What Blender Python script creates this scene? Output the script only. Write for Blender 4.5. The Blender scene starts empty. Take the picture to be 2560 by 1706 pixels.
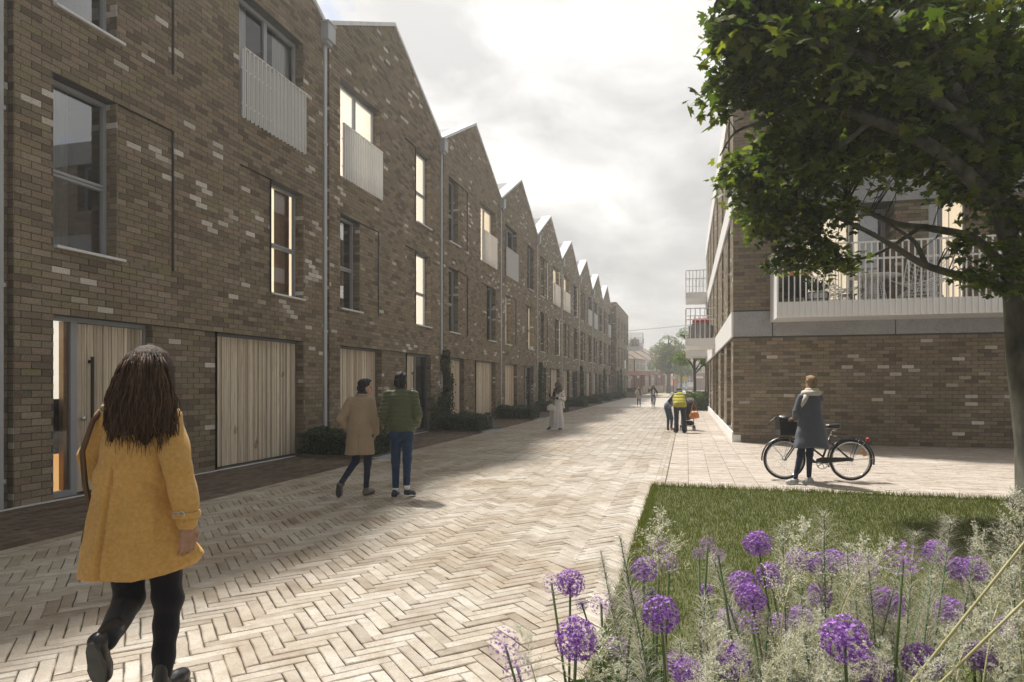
import bpy, math, random
import numpy as np
from mathutils import Vector, Matrix, noise

S = bpy.context.scene
COL = S.collection
R = math.radians
# ------------------------------------------------------------------ camera
F_PX, CX, HORIZON, EYE = 1625.0, 1280.0, 958.5, 1.65      # measured on the 2560 px wide photograph
YAW = math.atan(436 / F_PX)
SN, CS = math.sin(YAW), math.cos(YAW)
cam_d = bpy.data.cameras.new('camera')
cam_d.sensor_width = 36.0
cam_d.lens = F_PX / 2560 * 36.0
cam_d.shift_y = (HORIZON - 853.0) / 2560
cam_d.clip_start, cam_d.clip_end = 0.05, 3000
cam = bpy.data.objects.new('camera', cam_d)
cam.location = (0, 0, EYE)
cam.rotation_euler = (R(90), 0, YAW)
COL.objects.link(cam)
S.camera = cam
# ------------------------------------------------------------------ sun and sky
SUN_EL, SUN_AZ = R(60.5), R(-50)                              # azimuth clockwise from +Y (the street direction)
sun_dir = Vector((math.sin(SUN_AZ) * math.cos(SUN_EL), math.cos(SUN_AZ) * math.cos(SUN_EL), math.sin(SUN_EL)))
sd = bpy.data.lights.new('sun', 'SUN')
sd.energy, sd.angle, sd.color = 5.0, R(4.0), (1.0, 0.955, 0.89)
sun = bpy.data.objects.new('sun', sd)
sun.rotation_euler = sun_dir.to_track_quat('Z', 'Y').to_euler()
sun.location = (-30, 25, 60)
COL.objects.link(sun)

W = bpy.data.worlds.new('World')
S.world = W
W.use_nodes = True
nt = W.node_tree
nt.nodes.clear()


def wn(kind, **kw):
    n = nt.nodes.new(kind)
    for k, v in kw.items():
        setattr(n, k, v)
    return n


def wmath(op, a, b=None, c=None, clamp=False):
    n = wn('ShaderNodeMath', operation=op, use_clamp=clamp)
    for i, x in enumerate((a, b, c)):
        if x is None:
            continue
        if isinstance(x, (int, float)):
            n.inputs[i].default_value = x
        else:
            nt.links.new(x, n.inputs[i])
    return n.outputs[0]


def wramp(fac, stops):
    n = wn('ShaderNodeValToRGB')
    el = n.color_ramp.elements
    while len(el) < len(stops):
        el.new(0.5)
    for e, (p, c) in zip(el, stops):
        e.position = p
        e.color = (*c, 1)
    nt.links.new(fac, n.inputs[0])
    return n.outputs[0]


def wmix(fac, a, b, mode='MIX'):
    n = wn('ShaderNodeMix', data_type='RGBA', blend_type=mode)
    if isinstance(fac, (int, float)):
        n.inputs[0].default_value = fac
    else:
        nt.links.new(fac, n.inputs[0])
    for i, x in ((6, a), (7, b)):
        if isinstance(x, tuple):
            n.inputs[i].default_value = (*x, 1)
        else:
            nt.links.new(x, n.inputs[i])
    return n.outputs[2]


tc = wn('ShaderNodeTexCoord')
sep = wn('ShaderNodeSeparateXYZ')
nt.links.new(tc.outputs['Generated'], sep.inputs[0])
den = wmath('ADD', wmath('MAXIMUM', sep.outputs[2], 0.0), 0.32)
comb = wn('ShaderNodeCombineXYZ')
nt.links.new(wmath('DIVIDE', sep.outputs[0], den), comb.inputs[0])
nt.links.new(wmath('DIVIDE', sep.outputs[1], den), comb.inputs[1])


def wnoise(scale, detail, rough, off, dist=0.0):
    mp = wn('ShaderNodeMapping')
    mp.inputs['Location'].default_value = off
    nt.links.new(comb.outputs[0], mp.inputs[0])
    n = wn('ShaderNodeTexNoise')
    n.inputs['Scale'].default_value = scale
    n.inputs['Detail'].default_value = detail
    n.inputs['Roughness'].default_value = rough
    n.inputs['Distortion'].default_value = dist
    nt.links.new(mp.outputs[0], n.inputs['Vector'])
    return n.outputs[0]


big = wnoise(1.25, 4, 0.5, (2.1, 0.4, 0.0), 0.4)
fine = wnoise(3.4, 9, 0.58, (5.2, 1.3, 0.0), 0.3)
holes = wnoise(2.1, 8, 0.6, (0.35, 3.1, 0.0), 0.5)
dotn = wn('ShaderNodeVectorMath', operation='DOT_PRODUCT')
nt.links.new(tc.outputs['Generated'], dotn.inputs[0])
gd = Vector((math.sin(R(-24)) * math.cos(R(48)), math.cos(R(-24)) * math.cos(R(48)), math.sin(R(48))))  # thin bright cloud round the sun
dotn.inputs[1].default_value = gd
glow = wmath('POWER', wmath('MAXIMUM', wmath('MULTIPLY_ADD', dotn.outputs['Value'], 0.5, 0.5), 0.0), 5.0)
dens = wmath('ADD', wmath('MULTIPLY', big, 0.62), wmath('MULTIPLY', fine, 0.38))
cloud = wramp(dens, [(0.36, (1.06, 1.06, 1.05)), (0.44, (0.76, 0.76, 0.76)), (0.58, (0.46, 0.46, 0.47))])
lit = wmath('MULTIPLY_ADD', glow, 1.30, 0.54)
litc = wn('ShaderNodeCombineColor')
for i, t in enumerate((1.02, 1.0, 0.965)):
    nt.links.new(wmath('MULTIPLY', lit, t), litc.inputs[i])
cloud = wmix(1.0, cloud, litc.outputs[0], 'MULTIPLY')
cloud = wmix(1.0, cloud, (1.28, 1.28, 1.28), 'MULTIPLY')
low = wmath('SUBTRACT', 1.0, wmath('MULTIPLY', sep.outputs[2], 2.6), clamp=True)
cloud = wmix(wmath('MULTIPLY', low, 0.75), cloud, (0.70, 0.685, 0.655))
sky = wn('ShaderNodeTexSky', sky_type='NISHITA', sun_disc=False, sun_elevation=SUN_EL, sun_rotation=SUN_AZ)
bg1 = wn('ShaderNodeBackground')
bg1.inputs['Strength'].default_value = 0.12
nt.links.new(sky.outputs[0], bg1.inputs['Color'])
bg2 = wn('ShaderNodeBackground')
nt.links.new(cloud, bg2.inputs['Color'])
bg2.inputs['Strength'].default_value = 0.58
mixs = wn('ShaderNodeMixShader')
hole = wramp(holes, [(0.30, (0.35, 0.35, 0.35)), (0.38, (1, 1, 1))])
nt.links.new(hole, mixs.inputs[0])
nt.links.new(bg1.outputs[0], mixs.inputs[1])
nt.links.new(bg2.outputs[0], mixs.inputs[2])
wo = wn('ShaderNodeOutputWorld')
nt.links.new(mixs.outputs[0], wo.inputs['Surface'])
# ------------------------------------------------------------------ picture
S.view_settings.view_transform = 'Standard'
S.view_settings.look = 'None'
S.view_settings.gamma = 1.0
S.view_settings.use_curve_mapping = False
S.view_settings.exposure = 0.5
S.render.engine = 'CYCLES'
S.cycles.use_denoising = True
S.cycles.max_bounces = 8
S.cycles.diffuse_bounces = 3
S.cycles.transparent_max_bounces = 12
S.cycles.volume_bounces = 0
S.cycles.use_adaptive_sampling = True
S.cycles.adaptive_threshold = 0.015
# ================================================================== helpers
rng = random.Random(7)
nrg = np.random.default_rng(7)
V3 = Vector


def tag(o, label=None, cat=None, group=None, kind=None):
    if label: o['label'] = label
    if cat: o['category'] = cat
    if group: o['group'] = group
    if kind: o['kind'] = kind
    return o


def world_of(o):
    b = o.matrix_basis.copy()
    return b if o.parent is None else world_of(o.parent) @ o.matrix_parent_inverse @ b


LOCAL = [False]     # True while a thing is authored in its own coordinates


def link(o, parent=None):
    COL.objects.link(o)
    if parent is not None:
        o.parent = parent
        if not LOCAL[0]:
            o.matrix_parent_inverse = world_of(parent).inverted()
    return o


def empty(name, loc=(0, 0, 0), rz=0.0, label=None, cat=None, group=None):
    o = bpy.data.objects.new(name, None)
    o.location = loc
    o.rotation_euler = (0, 0, rz)
    o.empty_display_size = 0.2
    link(o)
    return tag(o, label, cat, group)


def obj(name, me, m=None, parent=None, loc=None):
    o = bpy.data.objects.new(name, me)
    if m is not None and len(me.materials) == 0:
        for x in (m if isinstance(m, (list, tuple)) else [m]):
            me.materials.append(x)
    if loc is not None:
        o.location = loc
    return link(o, parent)


def np_mesh(name, V, F, smooth=False, tone=None):
    V = np.asarray(V, dtype=np.float32)
    F = np.asarray(F, dtype=np.int32)
    me = bpy.data.meshes.new(name)
    n, k = F.shape
    me.vertices.add(len(V))
    me.vertices.foreach_set('co', V.ravel())
    me.loops.add(n * k)
    me.loops.foreach_set('vertex_index', F.ravel())
    me.polygons.add(n)
    me.polygons.foreach_set('loop_start', np.arange(0, n * k, k, dtype=np.int32))
    me.update(calc_edges=True)
    if smooth:
        me.polygons.foreach_set('use_smooth', np.ones(n, dtype=bool))
    if tone is not None:
        a = me.attributes.new('tone', 'FLOAT', 'FACE')
        a.data.foreach_set('value', np.asarray(tone, dtype=np.float32))
    return me


class MB:
    """collects plain shapes and links them as one mesh object"""

    def __init__(s):
        s.v, s.f, s.t, s.mi = [], [], [], []
        s.tone, s.mat = 0.5, 0

    def add(s, vs, fs):
        o = len(s.v)
        s.v.extend(vs)
        for f in fs:
            s.f.append([i + o for i in f])
            s.t.append(s.tone)
            s.mi.append(s.mat)

    def box(s, x0, x1, y0, y1, z0, z1):
        s.add([(x0, y0, z0), (x1, y0, z0), (x1, y1, z0), (x0, y1, z0), (x0, y0, z1), (x1, y0, z1), (x1, y1, z1), (x0, y1, z1)],
              [(0, 3, 2, 1), (4, 5, 6, 7), (0, 1, 5, 4), (1, 2, 6, 5), (2, 3, 7, 6), (3, 0, 4, 7)])

    def bevbox(s, x0, x1, y0, y1, z0, z1, b=0.01):
        """box with chamfered vertical and top edges"""
        vs = []
        for z, e in ((z0, 0), (z1 - b, 0), (z1, b)):
            for (x, y) in ((x0 + b + e, y0 + e), (x1 - b - e, y0 + e), (x1 - e, y0 + b + e), (x1 - e, y1 - b - e), (x1 - b - e, y1 - e), (x0 + b + e, y1 - e), (x0 + e, y1 - b - e), (x0 + e, y0 + b + e)):
                vs.append((x, y, z))
        fs = [tuple(range(16, 24)), tuple(range(7, -1, -1))]
        for r in (0, 8):
            for i in range(8):
                j = (i + 1) % 8
                fs.append((r + i, r + j, r + 8 + j, r + 8 + i))
        s.add(vs, fs)

    def obox(s, P, a0, a1, n0, n1, z0, z1):
        """box in a frame P(a, n, z)"""
        vs = [P(a, n, z) for z in (z0, z1) for (a, n) in ((a0, n0), (a1, n0), (a1, n1), (a0, n1))]
        s.add(vs, [(0, 3, 2, 1), (4, 5, 6, 7), (0, 1, 5, 4), (1, 2, 6, 5), (2, 3, 7, 6), (3, 0, 4, 7)])

    def quad(s, a, b, c, d):
        s.add([tuple(a), tuple(b), tuple(c), tuple(d)], [(0, 1, 2, 3)])

    def tube(s, pts, rad, n=8, cap=True):
        pts = [Vector(p) for p in pts]
        if not isinstance(rad, (list, tuple)):
            rad = [rad] * len(pts)
        rings, prev = [], None
        for i, p in enumerate(pts):
            d = (pts[min(i + 1, len(pts) - 1)] - pts[max(i - 1, 0)])
            d = d.normalized() if d.length > 1e-9 else Vector((0, 0, 1))
            if prev is None:
                u = d.orthogonal().normalized()
            else:
                u = prev - d * prev.dot(d)
                u = u.normalized() if u.length > 1e-6 else d.orthogonal().normalized()
            prev = u
            w = d.cross(u)
            rings.append([tuple(p + (u * math.cos(2 * math.pi * k / n) + w * math.sin(2 * math.pi * k / n)) * rad[i]) for k in range(n)])
        vs = [q for r in rings for q in r]
        fs = []
        for i in range(len(rings) - 1):
            for k in range(n):
                k2 = (k + 1) % n
                fs.append((i * n + k, i * n + k2, (i + 1) * n + k2, (i + 1) * n + k))
        if cap:
            fs.append(tuple(range(n - 1, -1, -1)))
            fs.append(tuple((len(rings) - 1) * n + k for k in range(n)))
        s.add(vs, fs)

    def lathe(s, prof, n=20, c=(0, 0, 0), ax='z'):
        vs, fs = [], []
        for (r, z) in prof:
            for k in range(n):
                t = 2 * math.pi * k / n
                p = (r * math.cos(t), r * math.sin(t), z)
                if ax == 'y':
                    p = (p[0], p[2], p[1])
                elif ax == 'x':
                    p = (p[2], p[0], p[1])
                vs.append((p[0] + c[0], p[1] + c[1], p[2] + c[2]))
        for i in range(len(prof) - 1):
            for k in range(n):
                k2 = (k + 1) % n
                fs.append((i * n + k, i * n + k2, (i + 1) * n + k2, (i + 1) * n + k))
        s.add(vs, fs)

    def torus(s, c, R0, r, n=40, m=8, ax='y', sq=1.0):
        vs, fs = [], []
        for i in range(n):
            t = 2 * math.pi * i / n
            for j in range(m):
                q = 2 * math.pi * j / m
                rr = R0 + r * math.cos(q)
                a, b, h = rr * math.cos(t), rr * math.sin(t), r * sq * math.sin(q)
                p = {'y': (a, h, b), 'x': (h, a, b), 'z': (a, b, h)}[ax]
                vs.append((p[0] + c[0], p[1] + c[1], p[2] + c[2]))
        for i in range(n):
            for j in range(m):
                fs.append((i * m + j, ((i + 1) % n) * m + j, ((i + 1) % n) * m + (j + 1) % m, i * m + (j + 1) % m))
        s.add(vs, fs)

    def mesh(s, name, smooth=False, tone=False):
        me = bpy.data.meshes.new(name)
        me.from_pydata(s.v, [], s.f)
        if smooth:
            me.polygons.foreach_set('use_smooth', np.ones(len(s.f), dtype=bool))
        if tone:
            a = me.attributes.new('tone', 'FLOAT', 'FACE')
            a.data.foreach_set('value', np.array(s.t, dtype=np.float32))
        if any(s.mi):
            me.polygons.foreach_set('material_index', np.array(s.mi, dtype=np.int32))
        return me

    def build(s, name, m, parent=None, smooth=False, tone=False, loc=None):
        return obj(name, s.mesh(name, smooth, tone), m, parent, loc)


def copy_tree(o, parent=None):
    c = o.copy()
    COL.objects.link(c)
    if parent is not None:
        c.parent = parent
        c.matrix_parent_inverse = o.matrix_parent_inverse.copy()
    for ch in list(o.children):
        copy_tree(ch, c)
    return c


def ground_at(u, v):
    z = EYE * F_PX / (v - HORIZON)
    x = (u - CX) / F_PX * z
    return Vector((x * CS - z * SN, x * SN + z * CS, 0))


def at(u, v, z):
    """point seen at photograph pixel (u, v), z metres in front of the camera"""
    x = (u - CX) / F_PX * z
    return Vector((x * CS - z * SN, x * SN + z * CS, EYE - (v - HORIZON) / F_PX * z))


def proj(p):
    z = p[1] * CS - p[0] * SN
    x = p[0] * CS + p[1] * SN
    z = max(z, 1e-3)
    return CX + F_PX * x / z, HORIZON - F_PX * (p[2] - EYE) / z, z


# ================================================================== materials
class NT:
    def __init__(s, name):
        s.m = bpy.data.materials.new(name)
        s.m.use_nodes = True
        s.t = s.m.node_tree
        s.b = s.t.nodes['Principled BSDF']
        s.out = s.t.nodes['Material Output']

    def n(s, kind, **kw):
        x = s.t.nodes.new(kind)
        for k, v in kw.items():
            setattr(x, k, v)
        return x

    def l(s, a, b):
        s.t.links.new(a, b)

    def val(s, sock, x):
        if isinstance(x, (int, float)):
            sock.default_value = x
        elif isinstance(x, tuple):
            sock.default_value = (*x, 1) if len(x) == 3 and sock.type == 'RGBA' else x
        else:
            s.l(x, sock)

    def math(s, op, a, b=0.0, clamp=False):
        x = s.n('ShaderNodeMath', operation=op, use_clamp=clamp)
        s.val(x.inputs[0], a)
        s.val(x.inputs[1], b)
        return x.outputs[0]

    def mix(s, fac, a, b, mode='MIX'):
        x = s.n('ShaderNodeMix', data_type='RGBA', blend_type=mode)
        s.val(x.inputs[0], fac)
        s.val(x.inputs[6], a)
        s.val(x.inputs[7], b)
        return x.outputs[2]

    def noise(s, scale, detail=4, rough=0.55, vec=None, dist=0.0):
        x = s.n('ShaderNodeTexNoise')
        x.inputs['Scale'].default_value = scale
        x.inputs['Detail'].default_value = detail
        x.inputs['Roughness'].default_value = rough
        x.inputs['Distortion'].default_value = dist
        if vec is not None:
            s.l(vec, x.inputs['Vector'])
        return x.outputs[0]

    def pos(s):
        return s.n('ShaderNodeNewGeometry').outputs['Position']

    def objco(s, scale=(1, 1, 1)):
        c = s.n('ShaderNodeTexCoord').outputs['Object']
        if scale == (1, 1, 1):
            return c
        m = s.n('ShaderNodeMapping')
        m.inputs['Scale'].default_value = scale
        s.l(c, m.inputs[0])
        return m.outputs[0]

    def ramp(s, fac, stops, mode='LINEAR'):
        x = s.n('ShaderNodeValToRGB')
        x.color_ramp.interpolation = mode
        el = x.color_ramp.elements
        while len(el) < len(stops):
            el.new(0.5)
        for e, (p, c) in zip(el, stops):
            e.position = p
            e.color = (*c, 1)
        s.l(fac, x.inputs[0])
        return x.outputs[0]

    def bump(s, h, strength=0.3, dist=0.01):
        x = s.n('ShaderNodeBump')
        x.inputs['Strength'].default_value = strength
        x.inputs['Distance'].default_value = dist
        s.l(h, x.inputs['Height'])
        s.l(x.outputs[0], s.b.inputs['Normal'])

    def set(s, **kw):
        names = dict(col='Base Color', rough='Roughness', metal='Metallic', spec='Specular IOR Level', em='Emission Color', ems='Emission Strength', coat='Coat Weight', sheen='Sheen Weight')
        for k, v in kw.items():
            s.val(s.b.inputs[names[k]], v)
        return s

    def tone(s, single):
        x = s.n('ShaderNodeAttribute', attribute_type='OBJECT' if single else 'GEOMETRY', attribute_name='tone')
        return x.outputs['Fac']


def mat(name, c1, c2=None, scale=6.0, rough=0.6, bump=0.0, bscale=60.0, metal=0.0, spec=0.5, stretch=(1, 1, 1), detail=5, sheen=0.0):
    t = NT(name)
    v = t.objco(stretch)
    if c2 is not None:
        f = t.noise(scale, detail, 0.6, v)
        f = t.ramp(f, [(0.32, (0, 0, 0)), (0.68, (1, 1, 1))])
        t.set(col=t.mix(f, c1, c2))
    else:
        t.set(col=c1)
    t.set(rough=rough, metal=metal, spec=spec, sheen=sheen)
    if bump:
        t.bump(t.noise(bscale, 4, 0.6, v), bump, 0.01)
    return t.m


BRICK_STOPS = [(0.0, (0.135, 0.108, 0.080)), (0.16, (0.180, 0.146, 0.105)), (0.32, (0.225, 0.186, 0.135)), (0.50, (0.255, 0.212, 0.155)),
               (0.62, (0.225, 0.197, 0.120)), (0.74, (0.240, 0.180, 0.130)), (0.86, (0.285, 0.235, 0.172)), (0.92, (0.32, 0.27, 0.20)), (0.94, (0.46, 0.42, 0.36)), (1.0, (0.62, 0.59, 0.54))]


def brick_mat(name, single):
    t = NT(name)
    c = t.ramp(t.tone(single), BRICK_STOPS)
    p = t.pos()
    sp = t.noise(85, 3, 0.7, p)
    spk = t.ramp(sp, [(0.30, (0.50, 0.49, 0.48)), (0.50, (1, 1, 1)), (0.72, (1.45, 1.42, 1.38))])
    c = t.mix(1.0, c, spk, 'MULTIPLY')
    w = t.ramp(t.noise(0.55, 4, 0.6, p), [(0.3, (0.88, 0.88, 0.88)), (0.7, (1.08, 1.08, 1.08))])
    t.set(col=t.mix(1.0, c, w, 'MULTIPLY'), rough=0.9, spec=0.2)
    t.bump(t.noise(60, 4, 0.7, p), 0.55, 0.006)
    return t.m


M = {}
M['brick'] = brick_mat('brick', True)
M['brick_mass'] = brick_mat('brick_mass', False)
M['mortar'] = mat('mortar', (0.060, 0.058, 0.056), (0.10, 0.098, 0.094), 3, 0.95, 0.3, 90)


def far_brick():
    t = NT('far_brick')
    p = t.pos()
    sp = t.n('ShaderNodeSeparateXYZ')
    t.l(p, sp.inputs[0])
    cb = t.n('ShaderNodeCombineXYZ')
    t.l(t.math('ADD', sp.outputs[0], sp.outputs[1]), cb.inputs[0])
    t.l(sp.outputs[2], cb.inputs[1])
    b = t.n('ShaderNodeTexBrick')
    b.inputs['Color1'].default_value = (0, 0, 0, 1)
    b.inputs['Color2'].default_value = (1, 1, 1, 1)
    b.inputs['Mortar'].default_value = (0, 0, 0, 1)
    b.inputs['Scale'].default_value = 1.0
    b.inputs['Mortar Size'].default_value = 0.006
    b.inputs['Brick Width'].default_value = 0.291
    b.inputs['Row Height'].default_value = 0.097
    t.l(cb.outputs[0], b.inputs['Vector'])
    c = t.ramp(b.outputs['Color'], BRICK_STOPS)
    c = t.mix(b.outputs['Fac'], c, (0.075, 0.072, 0.068))
    w = t.ramp(t.noise(0.55, 4, 0.6, p), [(0.3, (0.88, 0.88, 0.88)), (0.7, (1.08, 1.08, 1.08))])
    t.set(col=t.mix(1.0, c, w, 'MULTIPLY'), rough=0.9, spec=0.2)
    return t.m


M['far_brick'] = far_brick()


def paver_mat(name, single, stops, stain, spk=70, rough=0.82, spec=0.3):
    t = NT(name)
    c = t.ramp(t.tone(single), stops)
    p = t.pos()
    s1 = t.ramp(t.noise(spk, 4, 0.75, p), [(0.30, (0.62, 0.61, 0.60)), (0.5, (1, 1, 1)), (0.75, (1.2, 1.2, 1.2))])
    c = t.mix(1.0, c, s1, 'MULTIPLY')
    s2 = t.ramp(t.noise(0.8, 6, 0.65, p), [(0.36, stain), (0.58, (1, 1, 1))])
    s3 = t.ramp(t.noise(7, 5, 0.65, p), [(0.36, (0.80, 0.76, 0.70)), (0.55, (1, 1, 1))])
    c = t.mix(1.0, t.mix(1.0, c, s2, 'MULTIPLY'), s3, 'MULTIPLY')
    t.set(col=c, rough=rough, spec=spec)
    t.bump(t.noise(45, 5, 0.7, p), 0.5, 0.006)
    return t.m


PV = [(0.0, (0.300, 0.255, 0.200)), (0.2, (0.390, 0.345, 0.285)), (0.7, (0.450, 0.410, 0.350)), (1.0, (0.500, 0.462, 0.405))]
M['paver'] = paver_mat('paver', True, PV, (0.70, 0.61, 0.50), 70, 0.40, 0.9)
M['paver_mass'] = paver_mat('paver_mass', False, PV, (0.70, 0.61, 0.50), 70, 0.40, 0.9)
PD = [(0.0, (0.085, 0.062, 0.045)), (0.5, (0.125, 0.095, 0.07)), (1.0, (0.165, 0.13, 0.10))]
M['dark_paver'] = paver_mat('dark_paver', True, PD, (0.8, 0.78, 0.75))
M['dark_paver_mass'] = paver_mat('dark_paver_mass', False, PD, (0.8, 0.78, 0.75))
PP = [(0.0, (0.40, 0.35, 0.30)), (0.5, (0.45, 0.40, 0.35)), (1.0, (0.50, 0.455, 0.41))]
M['plaza_paver'] = paver_mat('plaza_paver', True, PP, (0.88, 0.86, 0.83))
M['plaza_paver_mass'] = paver_mat('plaza_paver_mass', False, PP, (0.88, 0.86, 0.83))
M['joint'] = mat('joint_sand', (0.03, 0.026, 0.02), (0.07, 0.06, 0.048), 30, 0.95, 0.4, 120)
M['plaza_joint'] = mat('plaza_joint', (0.19, 0.165, 0.14), (0.27, 0.24, 0.21), 30, 0.95, 0.4, 120)
M['asphalt'] = mat('asphalt', (0.16, 0.155, 0.145), (0.24, 0.235, 0.22), 1.2, 0.9, 0.3, 60)
M['soil'] = mat('soil', (0.022, 0.018, 0.013), (0.045, 0.036, 0.025), 12, 0.95, 0.8, 40)
M['frame_grey'] = mat('grey_aluminium', (0.30, 0.315, 0.335), (0.33, 0.345, 0.365), 3, 0.45, 0, 60)
M['frame_dark'] = mat('dark_grey_frame', (0.13, 0.14, 0.155), (0.15, 0.16, 0.175), 3, 0.45)
M['pipe_grey'] = mat('pipe_grey', (0.36, 0.38, 0.40), (0.41, 0.43, 0.45), 2, 0.4)
M['sill'] = mat('sill_metal', (0.60, 0.61, 0.62), (0.66, 0.67, 0.68), 3, 0.4)
M['white_metal'] = mat('white_metal', (0.79, 0.79, 0.79), (0.83, 0.83, 0.825), 2, 0.4)
M['coping'] = mat('coping_metal', (0.52, 0.53, 0.54), (0.68, 0.69, 0.70), 2.5, 0.38, 0, 60, 0.0)
M['roof'] = mat('roof_slate', (0.07, 0.072, 0.078), (0.10, 0.103, 0.11), 4, 0.7, 0.3, 20)
M['black'] = mat('black_metal', (0.012, 0.012, 0.013), (0.02, 0.02, 0.022), 6, 0.35)
M['steel'] = mat('brushed_steel', (0.45, 0.46, 0.47), (0.55, 0.56, 0.57), 8, 0.28, 0, 60, 0.9)
M['chrome'] = mat('chrome', (0.62, 0.63, 0.64), None, 1, 0.12, 0, 60, 1.0)
M['rubber'] = mat('rubber', (0.015, 0.015, 0.016), (0.028, 0.028, 0.03), 20, 0.75)
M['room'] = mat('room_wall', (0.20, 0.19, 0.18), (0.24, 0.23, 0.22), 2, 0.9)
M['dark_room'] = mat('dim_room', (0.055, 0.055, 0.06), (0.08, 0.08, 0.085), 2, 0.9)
M['curtain'] = mat('curtain_net', (0.55, 0.55, 0.55), (0.70, 0.70, 0.70), 9, 0.9, 0, 60, 0, 0.2, (1, 14, 0.2))
M['brown_curtain'] = mat('brown_curtain', (0.10, 0.06, 0.035), (0.19, 0.115, 0.065), 9, 0.9, 0, 60, 0, 0.2, (1, 14, 0.2))


def timber(name, single):
    t = NT(name)
    c = t.ramp(t.tone(single), [(0.0, (0.40, 0.33, 0.25)), (0.3, (0.56, 0.475, 0.37)), (0.55, (0.67, 0.575, 0.445)), (0.8, (0.73, 0.64, 0.50)), (1.0, (0.78, 0.70, 0.57))])
    p = t.pos()
    m = t.n('ShaderNodeMapping')
    m.inputs['Scale'].default_value = (30, 30, 1.2)
    t.l(p, m.inputs[0])
    g = t.ramp(t.noise(1.5, 6, 0.65, m.outputs[0], 0.6), [(0.30, (0.62, 0.58, 0.54)), (0.5, (1, 1, 1)), (0.8, (1.15, 1.15, 1.15))])
    k = t.ramp(t.noise(3.0, 2, 0.5, p), [(0.70, (1, 1, 1)), (0.78, (0.55, 0.48, 0.42))])
    t.set(col=t.mix(1.0, t.mix(1.0, c, g, 'MULTIPLY'), k, 'MULTIPLY'), rough=0.7, spec=0.3)
    t.bump(t.noise(1.5, 5, 0.6, m.outputs[0], 0.5), 0.25, 0.004)
    return t.m


M['timber'] = timber('timber', True)
M['timber_mass'] = timber('timber_mass', False)
M['oak'] = mat('oak_frame', (0.25, 0.155, 0.085), (0.36, 0.235, 0.135), 4, 0.55, 0.1, 30, 0, 0.4, (6, 6, 0.6))
M['brown_frame'] = mat('brown_frame', (0.15, 0.105, 0.075), (0.21, 0.15, 0.105), 4, 0.6, 0.1, 30, 0, 0.4, (6, 6, 0.6))


def glass_mat(name, tint, refl, base=0.04):
    t = NT(name)
    g = t.n('ShaderNodeBsdfGlossy')
    g.inputs['Roughness'].default_value = 0.015
    g.inputs['Color'].default_value = (0.95, 0.97, 1, 1)
    tr = t.n('ShaderNodeBsdfTransparent')
    tr.inputs['Color'].default_value = (*tint, 1)
    fr = t.n('ShaderNodeLayerWeight')
    fr.inputs['Blend'].default_value = refl
    mx = t.n('ShaderNodeMixShader')
    t.l(t.math('ADD', fr.outputs['Fresnel'], base, True), mx.inputs[0])
    t.l(tr.outputs[0], mx.inputs[1])
    t.l(g.outputs[0], mx.inputs[2])
    t.l(mx.outputs[0], t.out.inputs['Surface'])
    return t.m


M['glass'] = glass_mat('window_glass', (0.82, 0.86, 0.86), 0.58, 0.22)
M['clear_glass'] = glass_mat('clear_glass', (0.92, 0.93, 0.93), 0.35, 0.02)
M['far_glass'] = glass_mat('far_glass', (0.7, 0.74, 0.74), 0.35)


def lit_mat(name, c, s, c2=None):
    t = NT(name)
    if c2:
        f = t.ramp(t.noise(2.0, 3, 0.5, t.objco()), [(0.35, (0, 0, 0)), (0.65, (1, 1, 1))])
        t.set(em=t.mix(f, c, c2))
    else:
        t.set(em=c)
    t.set(col=(0.5, 0.45, 0.38), ems=s, rough=0.9)
    return t.m


M['lit_warm'] = lit_mat('lit_room', (1.0, 0.80, 0.55), 0.60, (1.0, 0.84, 0.60))
M['lit_blind'] = lit_mat('lit_blind', (1.0, 0.91, 0.76), 0.62, (1.0, 0.91, 0.74))
M['lit_orange'] = lit_mat('lit_panel', (1.0, 0.50, 0.16), 0.5, (1.0, 0.58, 0.22))


def concrete(name, a, b):
    t = NT(name)
    p = t.pos()
    f = t.ramp(t.noise(1.8, 6, 0.65, p), [(0.3, (0, 0, 0)), (0.7, (1, 1, 1))])
    c = t.mix(f, a, b)
    pit = t.ramp(t.noise(42, 2, 0.5, p), [(0.33, (0.35, 0.35, 0.35)), (0.40, (1, 1, 1))])
    sp = t.ramp(t.noise(130, 2, 0.6, p), [(0.3, (0.72, 0.72, 0.72)), (0.6, (1.1, 1.1, 1.1))])
    c = t.mix(1.0, t.mix(1.0, c, pit, 'MULTIPLY'), sp, 'MULTIPLY')
    t.set(col=c, rough=0.85, spec=0.3)
    t.bump(t.noise(42, 3, 0.6, p), 0.4, 0.006)
    return t.m


M['concrete'] = concrete('concrete', (0.30, 0.305, 0.315), (0.39, 0.395, 0.405))
M['white_band'] = mat('white_band', (0.72, 0.71, 0.69), (0.78, 0.77, 0.75), 3, 0.6)


def leaf_mat(name, a, b, c, trans=0.35, rough=0.45, tint=(1.5, 1.55, 0.6)):
    """leaf colour by the leaf's own random tone, some light passing through"""
    t = NT(name)
    g = t.n('ShaderNodeNewGeometry')
    o = t.n('ShaderNodeObjectInfo')
    r = t.math('FRACT', t.math('ADD', g.outputs['Random Per Island'], o.outputs['Random']))
    col = t.ramp(r, [(0.0, a), (0.55, b), (1.0, c)])
    t.set(col=col, rough=rough, spec=0.4)
    tr = t.n('ShaderNodeBsdfTranslucent')
    t.l(t.mix(1.0, col, tint, 'MULTIPLY'), tr.inputs['Color'])
    mx = t.n('ShaderNodeMixShader')
    mx.inputs[0].default_value = trans
    t.l(t.b.outputs[0], mx.inputs[1])
    t.l(tr.outputs[0], mx.inputs[2])
    t.l(mx.outputs[0], t.out.inputs['Surface'])
    return t.m


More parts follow.
